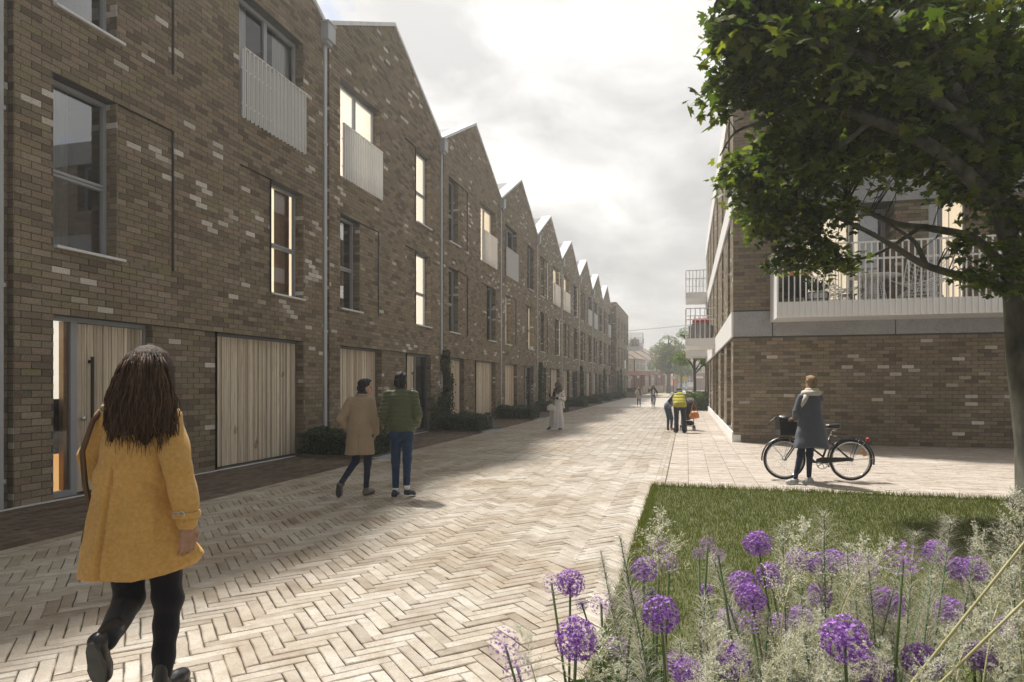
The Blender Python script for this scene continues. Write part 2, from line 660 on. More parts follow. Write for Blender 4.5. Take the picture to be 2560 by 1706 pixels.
M['maple'] = leaf_mat('maple_leaf', (0.032, 0.056, 0.010), (0.065, 0.100, 0.016), (0.17, 0.19, 0.030), 0.50)
M['hedge'] = leaf_mat('hedge_leaf', (0.012, 0.028, 0.012), (0.025, 0.05, 0.018), (0.07, 0.105, 0.035), 0.2, 0.35)
M['ivy'] = leaf_mat('climber_leaf', (0.016, 0.03, 0.01), (0.03, 0.052, 0.014), (0.09, 0.105, 0.03), 0.25)
M['bright_hedge'] = leaf_mat('bright_hedge_leaf', (0.045, 0.085, 0.02), (0.075, 0.13, 0.03), (0.13, 0.19, 0.05), 0.3)
M['street_leaf'] = leaf_mat('street_tree_leaf', (0.06, 0.10, 0.02), (0.10, 0.16, 0.03), (0.17, 0.23, 0.06), 0.4)
M['pale_leaf'] = leaf_mat('pale_tree_leaf', (0.08, 0.10, 0.055), (0.13, 0.16, 0.08), (0.22, 0.25, 0.12), 0.35)
M['lawn'] = leaf_mat('lawn_blade', (0.075, 0.100, 0.020), (0.115, 0.140, 0.034), (0.18, 0.19, 0.065), 0.35, 0.6)
def lawn_mat():
    m = M['lawn']
    t = m.node_tree
    b = t.nodes['Principled BSDF']
    src = b.inputs['Base Color'].links[0].from_socket
    g = t.nodes.new('ShaderNodeNewGeometry')
    n = t.nodes.new('ShaderNodeTexNoise')
    n.inputs['Scale'].default_value = 1.1
    n.inputs['Detail'].default_value = 6
    n.inputs['Roughness'].default_value = 0.65
    t.links.new(g.outputs['Position'], n.inputs['Vector'])
    r = t.nodes.new('ShaderNodeValToRGB')
    for e, (p, c) in zip(r.color_ramp.elements, ((0.36, (0.72, 0.80, 0.70, 1)), (0.66, (1.32, 1.12, 1.02, 1)))):
        e.position, e.color = p, c
    t.links.new(n.outputs[0], r.inputs[0])
    x = t.nodes.new('ShaderNodeMix')
    x.data_type, x.blend_type = 'RGBA', 'MULTIPLY'
    x.inputs[0].default_value = 1.0
    t.links.new(src, x.inputs[6])
    t.links.new(r.outputs[0], x.inputs[7])
    t.links.new(x.outputs[2], b.inputs['Base Color'])


lawn_mat()
M['lawn_soil'] = mat('lawn_ground', (0.055, 0.065, 0.020), (0.095, 0.098, 0.036), 3, 0.95)
M['bark'] = mat('maple_bark', (0.040, 0.038, 0.032), (0.165, 0.160, 0.125), 4.0, 0.9, 0.7, 14, 0, 0.2, (1, 1, 0.5))
M['dark_bark'] = mat('dark_bark', (0.025, 0.022, 0.02), (0.05, 0.045, 0.04), 9, 0.9, 0.5, 30)
M['stem'] = mat('flower_stem', (0.06, 0.10, 0.025), (0.09, 0.13, 0.04), 9, 0.6)
M['grass_stem'] = mat('grass_stem', (0.02, 0.17, 0.035), (0.03, 0.21, 0.05), 9, 0.6)
M['straw'] = mat('straw_stalk', (0.40, 0.37, 0.17), (0.48, 0.45, 0.24), 9, 0.6)
M['allium'] = leaf_mat('allium_floret', (0.17, 0.05, 0.30), (0.31, 0.12, 0.46), (0.54, 0.33, 0.67), 0.25, 0.5, (1.1, 1, 1.2))
M['allium_dark'] = leaf_mat('allium_floret_dark', (0.05, 0.02, 0.10), (0.09, 0.035, 0.17), (0.15, 0.07, 0.25), 0.2, 0.5, (1.1, 1, 1.2))
M['allium_pale'] = leaf_mat('allium_floret_pale', (0.28, 0.13, 0.38), (0.40, 0.23, 0.50), (0.58, 0.42, 0.66), 0.3, 0.5, (1.1, 1, 1.2))
M['awn'] = leaf_mat('grass_awn', (0.26, 0.25, 0.18), (0.42, 0.40, 0.32), (0.62, 0.60, 0.52), 0.4, 0.6, (1.1, 1.1, 1.05))
M['panicle'] = leaf_mat('grass_spikelet', (0.56, 0.56, 0.46), (0.72, 0.72, 0.62), (0.85, 0.85, 0.77), 0.3, 0.6, (1.1, 1.1, 1.05))
M['strap_leaf'] = leaf_mat('allium_leaf', (0.03, 0.06, 0.015), (0.05, 0.09, 0.02), (0.10, 0.14, 0.04), 0.3)
# ================================================================== ground and paving
FX = -8.57          # plane of the terrace facades
LANE = -0.43        # edge between the herringbone lane and the right-hand pavement
g = MB(); g.quad((-420, -420, -0.09), (420, -420, -0.09), (420, 420, -0.09), (-420, 420, -0.09))
tag(g.build('ground', M['asphalt']), kind='structure')


def pick_parts(items, limit, size):
    """the `limit` largest in the picture, and the rest"""
    items = sorted(items, key=size, reverse=True)
    return items[:limit], items[limit:]


def in_frame(u, v, m=0):
    return -m < u < 2560 + m and -m < v < 1706 + m


def paver_shape(m, cx, cy, ang, L, Wd, zt, r, seg=3):
    """a hand-made paver: slightly bowed long sides, chamfered top edge"""
    ca, sa = math.cos(ang), math.sin(ang)
    hl, hw = L / 2, Wd / 2
    bow = [r.uniform(-1, 1) * 0.0035 for _ in range(4)]
    pts = []
    for i in range(seg + 1):
        f = i / seg
        pts.append((-hl + 2 * hl * f, -hw + (bow[0] * math.sin(math.pi * f) + bow[1] * math.sin(2 * math.pi * f))))
    for i in range(seg + 1):
        f = 1 - i / seg
        pts.append((-hl + 2 * hl * f, hw + (bow[2] * math.sin(math.pi * f) + bow[3] * math.sin(2 * math.pi * f))))
    n = len(pts)
    c = 0.006
    vs = []
    tx, ty = r.uniform(-0.006, 0.006), r.uniform(-0.02, 0.02)
    for z, k in ((zt - 0.03, 0.0), (zt - 0.005, 0.0), (zt, c)):
        for (x, y) in pts:
            xx = x - math.copysign(min(k, abs(x)), x) if abs(abs(x) - hl) < 1e-6 else x
            yy = y - math.copysign(k, y)
            vs.append((cx + xx * ca - yy * sa, cy + xx * sa + yy * ca, z + (x * tx + y * ty if z == zt else 0)))
    fs = [tuple(range(2 * n, 3 * n))]
    for q in (0, n):
        for i in range(n):
            j = (i + 1) % n
            fs.append((q + i, q + j, q + n + j, q + n + i))
    m.add(vs, fs)


def lay(name, base_quad, base_mat, items, mats, limit=300, z=0.0, near=14.0):
    """items: (x, y, angle, length, width, tone); the largest in view become children called paver"""
    b = MB()
    b.quad(*base_quad)
    root = tag(b.build(name, base_mat), kind='structure')

    def size(it):
        u, v, zz = proj((it[0], it[1], z))
        return (1 / zz if in_frame(u, v) and zz > 0.5 else -zz)
    full, rest = pick_parts(items, limit, size)
    variants = {}
    for it in full:
        key = (round(it[3], 3), round(it[4], 3), rng.randrange(8))
        if key not in variants:
            m = MB()
            paver_shape(m, 0, 0, 0, it[3], it[4], 0, random.Random(hash(key) & 0xffff))
            me = m.mesh('paver')
            me.materials.append(mats[0])
            variants[key] = me
        o = bpy.data.objects.new('paver', variants[key])
        o.location = (it[0], it[1], z + rng.uniform(-0.0035, 0.003))
        o.rotation_euler = (rng.uniform(-.006, .006), rng.uniform(-.006, .006), it[2] + rng.uniform(-0.012, 0.012))
        o['tone'] = it[5]
        link(o, root)
    m = MB()
    for it in rest:
        m.tone = it[5]
        d = it[1] * CS - it[0] * SN
        zt = z + rng.uniform(-0.0035, 0.003)
        if d < near:
            paver_shape(m, it[0], it[1], it[2] + rng.uniform(-0.012, 0.012), it[3], it[4], zt, rng)
        else:
            ca, sa, hl, hw = math.cos(it[2]), math.sin(it[2]), it[3] / 2, it[4] / 2
            c4 = [(it[0] + x * ca - y * sa, it[1] + x * sa + y * ca) for (x, y) in ((-hl, -hw), (hl, -hw), (hl, hw), (-hl, hw))]
            m.add([(*p, zt - 0.025) for p in c4] + [(*p, zt) for p in c4], [(4, 5, 6, 7), (0, 1, 5, 4), (1, 2, 6, 5), (2, 3, 7, 6), (3, 0, 4, 7)])
    o = m.build('paving', mats[1], root, tone=True)
    tag(o, kind='stuff')
    return root


# herringbone lane, laid at 45 degrees to the street
CELL, NL = 0.0868, 4
STRIP = -6.45
items = []
q = 1 / math.sqrt(2)
for j in range(-760, 820):
    for k in range(-160, 160):
        for kind in (0, 1):
            if kind == 0:
                gx, gy = j + 2 * NL * k + NL / 2, j + 0.5
                ang = 0
            else:
                gx, gy = j + 0.5, j - 2 * NL + 1 + NL / 2 + 2 * NL * k
                ang = math.pi / 2
            X = (gx * q - gy * q) * CELL - 3.4
            Y = (gx * q + gy * q) * CELL + 20
            if STRIP + 0.02 < X < LANE - 0.02 and 0.9 < Y < 46:
                items.append((X, Y, ang + math.pi / 4, CELL * NL - 0.007, CELL - 0.006, rng.random()))
lane = lay('street', ((STRIP, -4, -0.016), (LANE, -4, -0.016), (LANE, 76.4, -0.016), (STRIP, 76.4, -0.016)), M['joint'], items, (M['paver'], M['paver_mass']))
far = MB()
far.quad((STRIP + .05, 46, -0.004), (LANE - .05, 46, -0.004), (LANE - .05, 76.4, -0.004), (STRIP + .05, 76.4, -0.004))
M['far_paving'] = mat('far_paving', (0.36, 0.315, 0.26), (0.45, 0.405, 0.345), 5, 0.42, 0.4, 9)
tag(far.build('far_paving', M['far_paving'], lane), kind='stuff')
# small straight-laid pavers at both edges close the zigzag
edge = MB()
for X0 in (STRIP - 0.045, STRIP + 0.033, LANE - 0.068, LANE + 0.01):
    y = 0.9
    while y < 60:
        edge.tone = rng.random()
        edge.box(X0, X0 + 0.075, y + 0.004, y + 0.29, -0.03, 0.006 + rng.uniform(-.002, .002))
        y += 0.297
tag(edge.build('edge_course', M['paver_mass'], lane, tone=True), kind='stuff')
# dark strip along the house fronts, running bond
items = []
BW, BLn = 0.098, 0.295
r = 0
x = FX + 0.05
while x < STRIP - 0.09:
    y = 1.5 + (r % 2) * BLn / 2
    while y < 48:
        items.append((x + BW / 2, y + BLn / 2, math.pi / 2, BLn - 0.007, BW - 0.007, rng.random()))
        y += BLn
    x += BW
    r += 1
strip = lay('house_strip', ((FX - 0.3, -4, -0.017), (STRIP - 0.05, -4, -0.017), (STRIP - 0.05, 77, -0.017), (FX - 0.3, 77, -0.017)), M['joint'], items, (M['dark_paver'], M['dark_paver_mass']), near=11)
far = MB()
far.quad((FX, 48, -0.004), (STRIP - .05, 48, -0.004), (STRIP - .05, 77, -0.004), (FX, 77, -0.004))
M['far_dark'] = mat('far_dark_paving', (0.10, 0.078, 0.058), (0.14, 0.11, 0.085), 5, 0.85)
tag(far.build('far_paving', M['far_dark'], strip), kind='stuff')
thr = MB()
thr.box(FX + 0.006, FX + 0.05, 1.5, 77, -0.02, 0.012)
thr.build('drain_channel', M['sill'], strip)
# right-hand pavement: pale pinkish pavers in columns with open joints
items = []
x = LANE + 0.10
c = 0
while x < 13:
    y0, y1 = (10.62, 19.2) if x > 1.2 else (10.62, 46)
    y = y0 + 0.05 + rng.random() * 0.05
    while y < y1 - 0.05:
        w = 0.0985
        if y + w < y1:
            items.append((x + 0.185, y + w / 2, 0.0, 0.361 if c % 3 else 0.354, w - 0.005, rng.random()))
        y += w
    x += 0.366
    c += 1
plaza = lay('pavement', ((LANE + 0.085, 10.6, -0.016), (14, 10.6, -0.016), (14, 60, -0.016), (LANE + 0.085, 60, -0.016)), M['plaza_joint'], items, (M['plaza_paver'], M['plaza_paver_mass']), near=15)
# ground at the far end: road, kerbs, pavements
far = MB()
far.quad((-9.0, 76.4, -0.03), (3.0, 76.4, -0.03), (3.0, 96, -0.03), (-9.0, 96, -0.03))
M['pale_road'] = mat('pale_road', (0.36, 0.35, 0.33), (0.44, 0.43, 0.41), 0.8, 0.9)
rd = tag(far.build('side_road', M['pale_road']), kind='structure')
far = MB()
far.quad((-2.0, 96, -0.026), (6.5, 96, -0.026), (11.0, 300, -0.026), (2.0, 300, -0.026))
tag(far.build('road', M['pale_road']), kind='structure')
far = MB()
far.box(-5.6, -2.3, 77.5, 300, -0.08, 0.06)
far.box(-2.3, -2.12, 77.5, 300, -0.08, 0.075)
M['verge'] = mat('verge', (0.30, 0.27, 0.19), (0.38, 0.33, 0.24), 1.5, 0.9)
tag(far.build('far_pavement', M['verge']), kind='structure')
k = MB()
k.box(-6.5, 1.2, 76.4, 76.62, -0.08, 0.05)
tag(k.build('kerb', M['concrete']), kind='structure')
# lawn and planting bed
lw = MB()
lw.bevbox(-0.49, 13, 3.2, 10.58, -0.08, 0.012, 0.01)
lawn_base = tag(lw.build('lawn_ground', M['lawn_soil']), kind='structure')
bd = MB()
bd.bevbox(-0.56, 13, 0.2, 3.6, -0.08, 0.03, 0.02)
tag(bd.build('planting_bed', M['soil']), kind='structure')


def blades(n, xr, yr, h, w, seed, lean=0.35):
    r = np.random.default_rng(seed)
    x, y = r.uniform(*xr, n), r.uniform(*yr, n)
    a = r.uniform(0, 2 * np.pi, n)
    hh = h * r.uniform(0.55, 1.25, n)
    ln = hh * lean * r.uniform(0.2, 1.6, n)
    la = r.uniform(0, 2 * np.pi, n)
    dx, dy = np.cos(a) * w / 2, np.sin(a) * w / 2
    z0 = np.full(n, 0.01)
    V = np.empty((n, 3, 3))
    V[:, 0] = np.stack([x - dx, y - dy, z0], 1)
    V[:, 1] = np.stack([x + dx, y + dy, z0], 1)
    V[:, 2] = np.stack([x + np.cos(la) * ln, y + np.sin(la) * ln, z0 + hh], 1)
    return V.reshape(-1, 3)


def tri_idx(n):
    return np.arange(n * 3).reshape(-1, 3)


Vb = np.concatenate([blades(90000, (-0.49, 7.5), (3.3, 7.0), 0.042, 0.0065, 1), blades(70000, (-0.49, 9.5), (7.0, 10.56), 0.045, 0.009, 2),
                     blades(3500, (-0.5, 8.0), (10.5, 10.62), 0.085, 0.010, 3, 0.5), blades(5000, (-0.53, -0.44), (3.3, 10.58), 0.075, 0.008, 4, 0.6)])
tag(obj('grass', np_mesh('grass', Vb, tri_idx(len(Vb) // 3)), M['lawn']), kind='stuff')
# ================================================================== brickwork
CH, BL, JT = 0.0970, 0.291, 0.010


class Frame:
    """a along the wall, n outwards, z up"""

    def __init__(s, O, A, N):
        s.O, s.A, s.N = Vector(O), Vector(A), Vector(N)

    def __call__(s, a, n, z):
        p = s.O + s.A * a + s.N * n
        return (p.x, p.y, p.z + z)


def brick_list(out, fr, a0, a1, z0, z1, holes=(), n=0.0, top=None, phase=0.0):
    """courses of stretcher bond clipped to the wall and its openings"""
    j0, j1 = int(round(z0 / CH)), int(round(z1 / CH))
    for j in range(j0, j1):
        zb, zt = j * CH, (j + 1) * CH
        zm = (zb + zt) / 2
        lo, hi = (a0, a1) if top is None else top(zm)
        cuts = sorted((h[0], h[1]) for h in holes if h[2] < zm < h[3])
        segs, cur = [], lo
        for (h0, h1) in cuts:
            if h0 > cur:
                segs.append((cur, min(h0, hi)))
            cur = max(cur, h1)
        if cur < hi:
            segs.append((cur, hi))
        for (s0, s1) in segs:
            k = math.floor((s0 - phase) / BL) - 1
            while True:
                b0 = phase + k * BL + (BL / 2 if j % 2 else 0)
                if b0 >= s1:
                    break
                c0, c1 = max(b0, s0), min(b0 + BL, s1)
                if c1 - c0 > 0.035:
                    out.append((fr, c0 + JT / 2, c1 - JT / 2, zb + JT / 2, zt - JT / 2, n, abs(c1 - c0 - BL) < 1e-4))
                k += 1


def brick_tone(p):
    cl = noise.noise(Vector(p) * 0.9 + Vector((3.1, 7.7, 1.3)))
    if rng.random() < 0.016 + max(0, cl - 0.15) * 0.30:
        return rng.uniform(0.925, 1.0)
    return min(0.90, max(0.0, rng.random() * 0.9 + 0.10 * noise.noise(Vector(p) * 0.4)))


UNIT = {}


def unit_brick(fr):
    key = (tuple(round(x, 3) for x in fr.A), tuple(round(x, 3) for x in fr.N))
    if key not in UNIT:
        UNIT[key] = []
        for i in range(4):
            m = MB()
            L, H = BL - JT, CH - JT
            r = random.Random(i)
            c = 0.004
            pts = []
            for (n, e) in ((-0.012, 0), (-0.002, 0), (0.002, c)):
                for (sx, sz) in ((-1, -1), (1, -1), (1, 1), (-1, 1)):
                    p = fr.A * (sx * (L / 2 - e) + r.uniform(-.0015, .0015)) + fr.N * n + Vector((0, 0, sz * (H / 2 - e) + r.uniform(-.0015, .0015)))
                    pts.append(tuple(p))
            fs = [(8, 9, 10, 11)]
            for b in (0, 4):
                for k in range(4):
                    fs.append((b + k, b + (k + 1) % 4, b + 4 + (k + 1) % 4, b + 4 + k))
            m.add(pts, fs)
            me = m.mesh('brick')
            me.materials.append(M['brick'])
            UNIT[key].append(me)
    return UNIT[key]


def brick_size(b):
    p = b[0]((b[1] + b[2]) / 2, b[5], (b[3] + b[4]) / 2)
    u, v, z = proj(p)
    if not in_frame(u, v, 10) or z < 0.5:
        return -1
    u0 = proj(b[0](b[1], b[5], b[3]))[0]
    u1 = proj(b[0](b[2], b[5], b[3]))[0]
    return abs(u1 - u0) * (b[4] - b[3]) * F_PX / z


def lay_bricks(blist, root, limit=300):
    fulls = [b for b in blist if b[6]]
    rest = [b for b in blist if not b[6]]
    if limit:
        fulls.sort(key=brick_size, reverse=True)
        for b in fulls[:limit]:
            a, z = (b[1] + b[2]) / 2, (b[3] + b[4]) / 2
            p = b[0](a, b[5] + rng.uniform(-.0015, .002), z)
            o = bpy.data.objects.new('brick', rng.choice(unit_brick(b[0])))
            o.location = p
            o['tone'] = brick_tone(p)
            link(o, root)
        rest += fulls[limit:]
    else:
        rest = blist
    if not rest:
        return
    m = MB()
    for (fr, c0, c1, zb, zt, n, _) in rest:
        p = fr((c0 + c1) / 2, n, (zb + zt) / 2)
        m.tone = brick_tone(p)
        n1 = n + rng.uniform(-.0015, .003)
        e = [rng.uniform(-.0015, .0015) for _ in range(4)]
        A = [(c0 + e[0], zb), (c1 + e[1], zb), (c1 + e[2], zt), (c0 + e[3], zt)]
        m.add([fr(a, n - 0.012, z) for a, z in A] + [fr(a, n1, z) for a, z in A],
              [(4, 5, 6, 7), (0, 1, 5, 4), (1, 2, 6, 5), (2, 3, 7, 6), (3, 0, 4, 7)])
    tag(m.build('brickwork', M['brick_mass'], root, tone=True), kind='stuff')


def wall_cells(m, fr, a0, a1, z0, z1, holes, n):
    """plane with rectangular openings"""
    As = sorted({a0, a1, *[min(max(h[i], a0), a1) for h in holes for i in (0, 1)]})
    Zs = sorted({z0, z1, *[min(max(h[i], z0), z1) for h in holes for i in (2, 3)]})
    for i in range(len(As) - 1):
        for j in range(len(Zs) - 1):
            am, zm = (As[i] + As[i + 1]) / 2, (Zs[j] + Zs[j + 1]) / 2
            if any(h[0] < am < h[1] and h[2] < zm < h[3] for h in holes):
                continue
            m.quad(fr(As[i], n, Zs[j]), fr(As[i + 1], n, Zs[j]), fr(As[i + 1], n, Zs[j + 1]), fr(As[i], n, Zs[j + 1]))


def jamb_frame(fr, a, depth, side):
    """frame on the side of an opening: side=+1 faces towards +a, -1 towards -a; its own a axis runs from the inside to the outside"""
    return Frame(fr(a, -depth, 0), tuple(fr.N), tuple(fr.A * side))


def reveal(mort, blist, fr, h, depth, n=0.0, geo=True, top=True):
    """brick-lined sides, flat top of an opening"""
    a0, a1, z0, z1 = h
    for a, side in ((a0, 1), (a1, -1)):
        mort.quad(fr(a, n - depth, z0), fr(a, n - 0.012, z0), fr(a, n - 0.012, z1), fr(a, n - depth, z1))
        if geo and side == -1:
            jf = jamb_frame(fr, a, depth - n, side)
            brick_list(blist, jf, 0, depth - 0.004, z0, z1, n=0.010)
    mort.quad(fr(a0, n - depth, z1), fr(a1, n - depth, z1), fr(a1, n - 0.004, z1), fr(a0, n - 0.004, z1))
    mort.quad(fr(a0, n - depth, z0), fr(a1, n - depth, z0), fr(a1, n - 0.004, z0), fr(a0, n - 0.004, z0))


def glazing(root, fr, a0, a1, z0, z1, n, style, fm=None, transom=0.45, mull=None, sill=None, fw=0.06, lit=None, curtain=None, depth=1.6, glass='glass'):
    """window = frame with pane, sill, room and curtain children"""
    fm = fm or M['frame_grey']
    m = MB()
    m.obox(fr, a0, a0 + fw, n - 0.07, n, z0, z1)
    m.obox(fr, a1 - fw, a1, n - 0.07, n, z0, z1)
    m.obox(fr, a0 + fw, a1 - fw, n - 0.07, n, z0, z0 + fw)
    m.obox(fr, a0 + fw, a1 - fw, n - 0.07, n, z1 - fw, z1)
    if transom:
        zt = z0 + (z1 - z0) * transom
        m.obox(fr, a0 + fw, a1 - fw, n - 0.065, n - 0.004, zt - 0.045, zt - 0.004)
        m.obox(fr, a0 + fw, a1 - fw, n - 0.072, n + 0.012, zt + 0.002, zt + 0.045)
    if mull:
        am = a0 + (a1 - a0) * mull
        m.obox(fr, am - 0.055, am + 0.055, n - 0.066, n - 0.003, z0 + fw, z1 - fw)
    w = m.build('window', fm, root)
    p = MB()
    p.quad(fr(a0 + fw, n - 0.045, z0 + fw), fr(a1 - fw, n - 0.045, z0 + fw), fr(a1 - fw, n - 0.045, z1 - fw), fr(a0 + fw, n - 0.045, z1 - fw))
    p.build('pane', M['clear_glass' if lit and glass == 'glass' else glass], w)
    if sill:
        s = MB()
        s.obox(fr, a0 - 0.0, a1 + sill[1], n - 0.02, sill[0] + 0.035, z0 - 0.035, z0 + 0.004)
        s.build('sill', M['sill'], w)
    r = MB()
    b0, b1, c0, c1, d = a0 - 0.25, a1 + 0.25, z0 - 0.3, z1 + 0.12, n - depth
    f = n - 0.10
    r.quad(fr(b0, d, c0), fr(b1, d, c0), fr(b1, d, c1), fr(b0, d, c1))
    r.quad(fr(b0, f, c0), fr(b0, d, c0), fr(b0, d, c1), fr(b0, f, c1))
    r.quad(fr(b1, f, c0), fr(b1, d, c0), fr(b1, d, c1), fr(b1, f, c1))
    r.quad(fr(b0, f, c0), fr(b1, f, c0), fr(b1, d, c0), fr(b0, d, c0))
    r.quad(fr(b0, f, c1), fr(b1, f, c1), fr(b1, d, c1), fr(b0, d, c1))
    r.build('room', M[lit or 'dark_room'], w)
    if curtain:
        for (f0, f1, cm) in curtain:
            c = MB()
            k = 14
            L = a1 - a0
            for i in range(k):
                t0, t1 = f0 + (f1 - f0) * i / k, f0 + (f1 - f0) * (i + 1) / k
                o0, o1 = (0.03 if i % 2 else 0.0), (0.0 if i % 2 else 0.03)
                c.quad(fr(a0 + L * t0, n - 0.16 - o0, z0), fr(a0 + L * t1, n - 0.16 - o1, z0), fr(a0 + L * t1, n - 0.16 - o1, z1), fr(a0 + L * t0, n - 0.16 - o0, z1))
            c.build('curtain', M[cm], w)
    return w


def slats(root, fr, a0, a1, z0, z1, n, pitch, single=True):
    """upright timber slats of uneven width with open grooves"""
    a = a0
    m = MB()
    shared = {}
    while a < a1 - 0.02:
        w = pitch * rng.choice((0.75, 1.0, 1.3))
        e = min(a + w, a1)
        if a1 - e < 0.03:
            e = a1
        t = rng.random()
        pr = rng.choice((0.0, 0.0, 0.008, 0.014))
        if single:
            key = (round(e - a, 3), pr)
            if key not in shared:
                sm = MB()
                L = e - a - 0.008
                f2 = Frame((0, 0, 0), tuple(fr.A), tuple(fr.N))
                sm.obox(f2, 0.004, 0.004 + L, -0.03, pr, 0, z1 - z0)
                shared[key] = sm.mesh('slat')
                shared[key].materials.append(M['timber'])
            o = bpy.data.objects.new('slat', shared[key])
            o.location = fr(a, n, z0)
            o['tone'] = t
            link(o, root)
        else:
            m.tone = t
            m.obox(fr, a + 0.004, e - 0.004, n - 0.03, n + pr, z0, z1)
        a = e
    if not single:
        tag(m.build('slat', M['timber_mass'], root, tone=True), kind='stuff')
# ================================================================== terrace of brick houses on the left
PITCH, Y0H = 7.85, 6.38
EAVE, RIDGE = 10.45, 12.50
Z1, Z1T, Z2, Z2T, ZG = 3.589, 6.014, 6.984, 9.409, 2.619
NET = ((0.02, 0.34, 'curtain'),)
LITW = {  # house: {window: (room material, curtains)}
    0: {'B1': ('lit_warm', ((0.50, 0.98, 'brown_curtain'), (0.02, 0.2, 'curtain'))), 'A1': (None, ((0.02, 0.5, 'curtain'),)), 'A2': (None, NET), 'J': ('room', ((0.0, 0.3, 'curtain'), (0.7, 1.0, 'curtain')))},
    1: {'J': ('lit_blind', ()), 'B2': ('lit_blind', ()), 'B1': ('lit_blind', ()), 'A1': (None, ((0.02, 0.4, 'curtain'),))},
    2: {'J': ('lit_warm', ())},
    3: {'A1': ('lit_warm', ()), 'B1': ('lit_warm', ()), 'J': ('room', ())},
    4: {'A2': ('lit_warm', ()), 'J': ('lit_warm', ())},
    5: {'A1': ('lit_warm', ()), 'J': ('lit_warm', ())},
    6: {'A2': ('lit_warm', ())},
}
HLABEL = {
    -1: 'brick gabled terrace house beside the leftmost downpipe, mostly cut off by the left edge',
    0: 'nearest brick gabled terrace house, with the door behind the woman in the yellow coat',
    1: 'second brick gabled terrace house, with timber garage behind the two walking men',
    2: 'third brick gabled terrace house, with the big climber by its downpipe',
    3: 'fourth brick gabled terrace house, with warm lit first floor windows',
    4: 'fifth brick gabled terrace house, behind the woman in the headscarf',
    5: 'sixth brick gabled terrace house, fourth gable before the flat roofed block',
    6: 'seventh brick gabled terrace house, third gable before the flat roofed block',
    7: 'eighth brick gabled terrace house, next to last before the flat roofed block',
    8: 'last and smallest looking brick gabled terrace house, against the flat roofed block',
}
BAR = None


def juliet(win, fr, a0, a1, z0, z1):
    """upright flat bars fixed in front of a tall window"""
    global BAR
    r = MB()
    for z in (z0 + 0.28, z0 + 0.98):
        r.obox(fr, a0, a1, 0.028, 0.040, z, z + 0.03)
    rail = r.build('balustrade', M['white_metal'], win)
    if BAR is None:
        b = MB()
        f0 = Frame((0, 0, 0), tuple(fr.A), tuple(fr.N))
        b.obox(f0, -0.008, 0.008, 0.042, 0.105, 0, 1.0)
        b.obox(f0, -0.024, 0.024, 0.042, 0.050, 0, 1.0)
        BAR = b.mesh('bar')
        BAR.materials.append(M['white_metal'])
    n = 17
    for i in range(n):
        o = bpy.data.objects.new('bar', BAR)
        o.location = fr(a0 + 0.05 + (a1 - a0 - 0.1) * i / (n - 1), 0, z0)
        o.scale = (1, 1, z1 - z0)
        link(o, rail)
    c = MB()
    c.obox(fr, a0, a1, 0.042, 0.105, z1, z1 + 0.012)
    c.build('top_rail', M['white_metal'], rail)


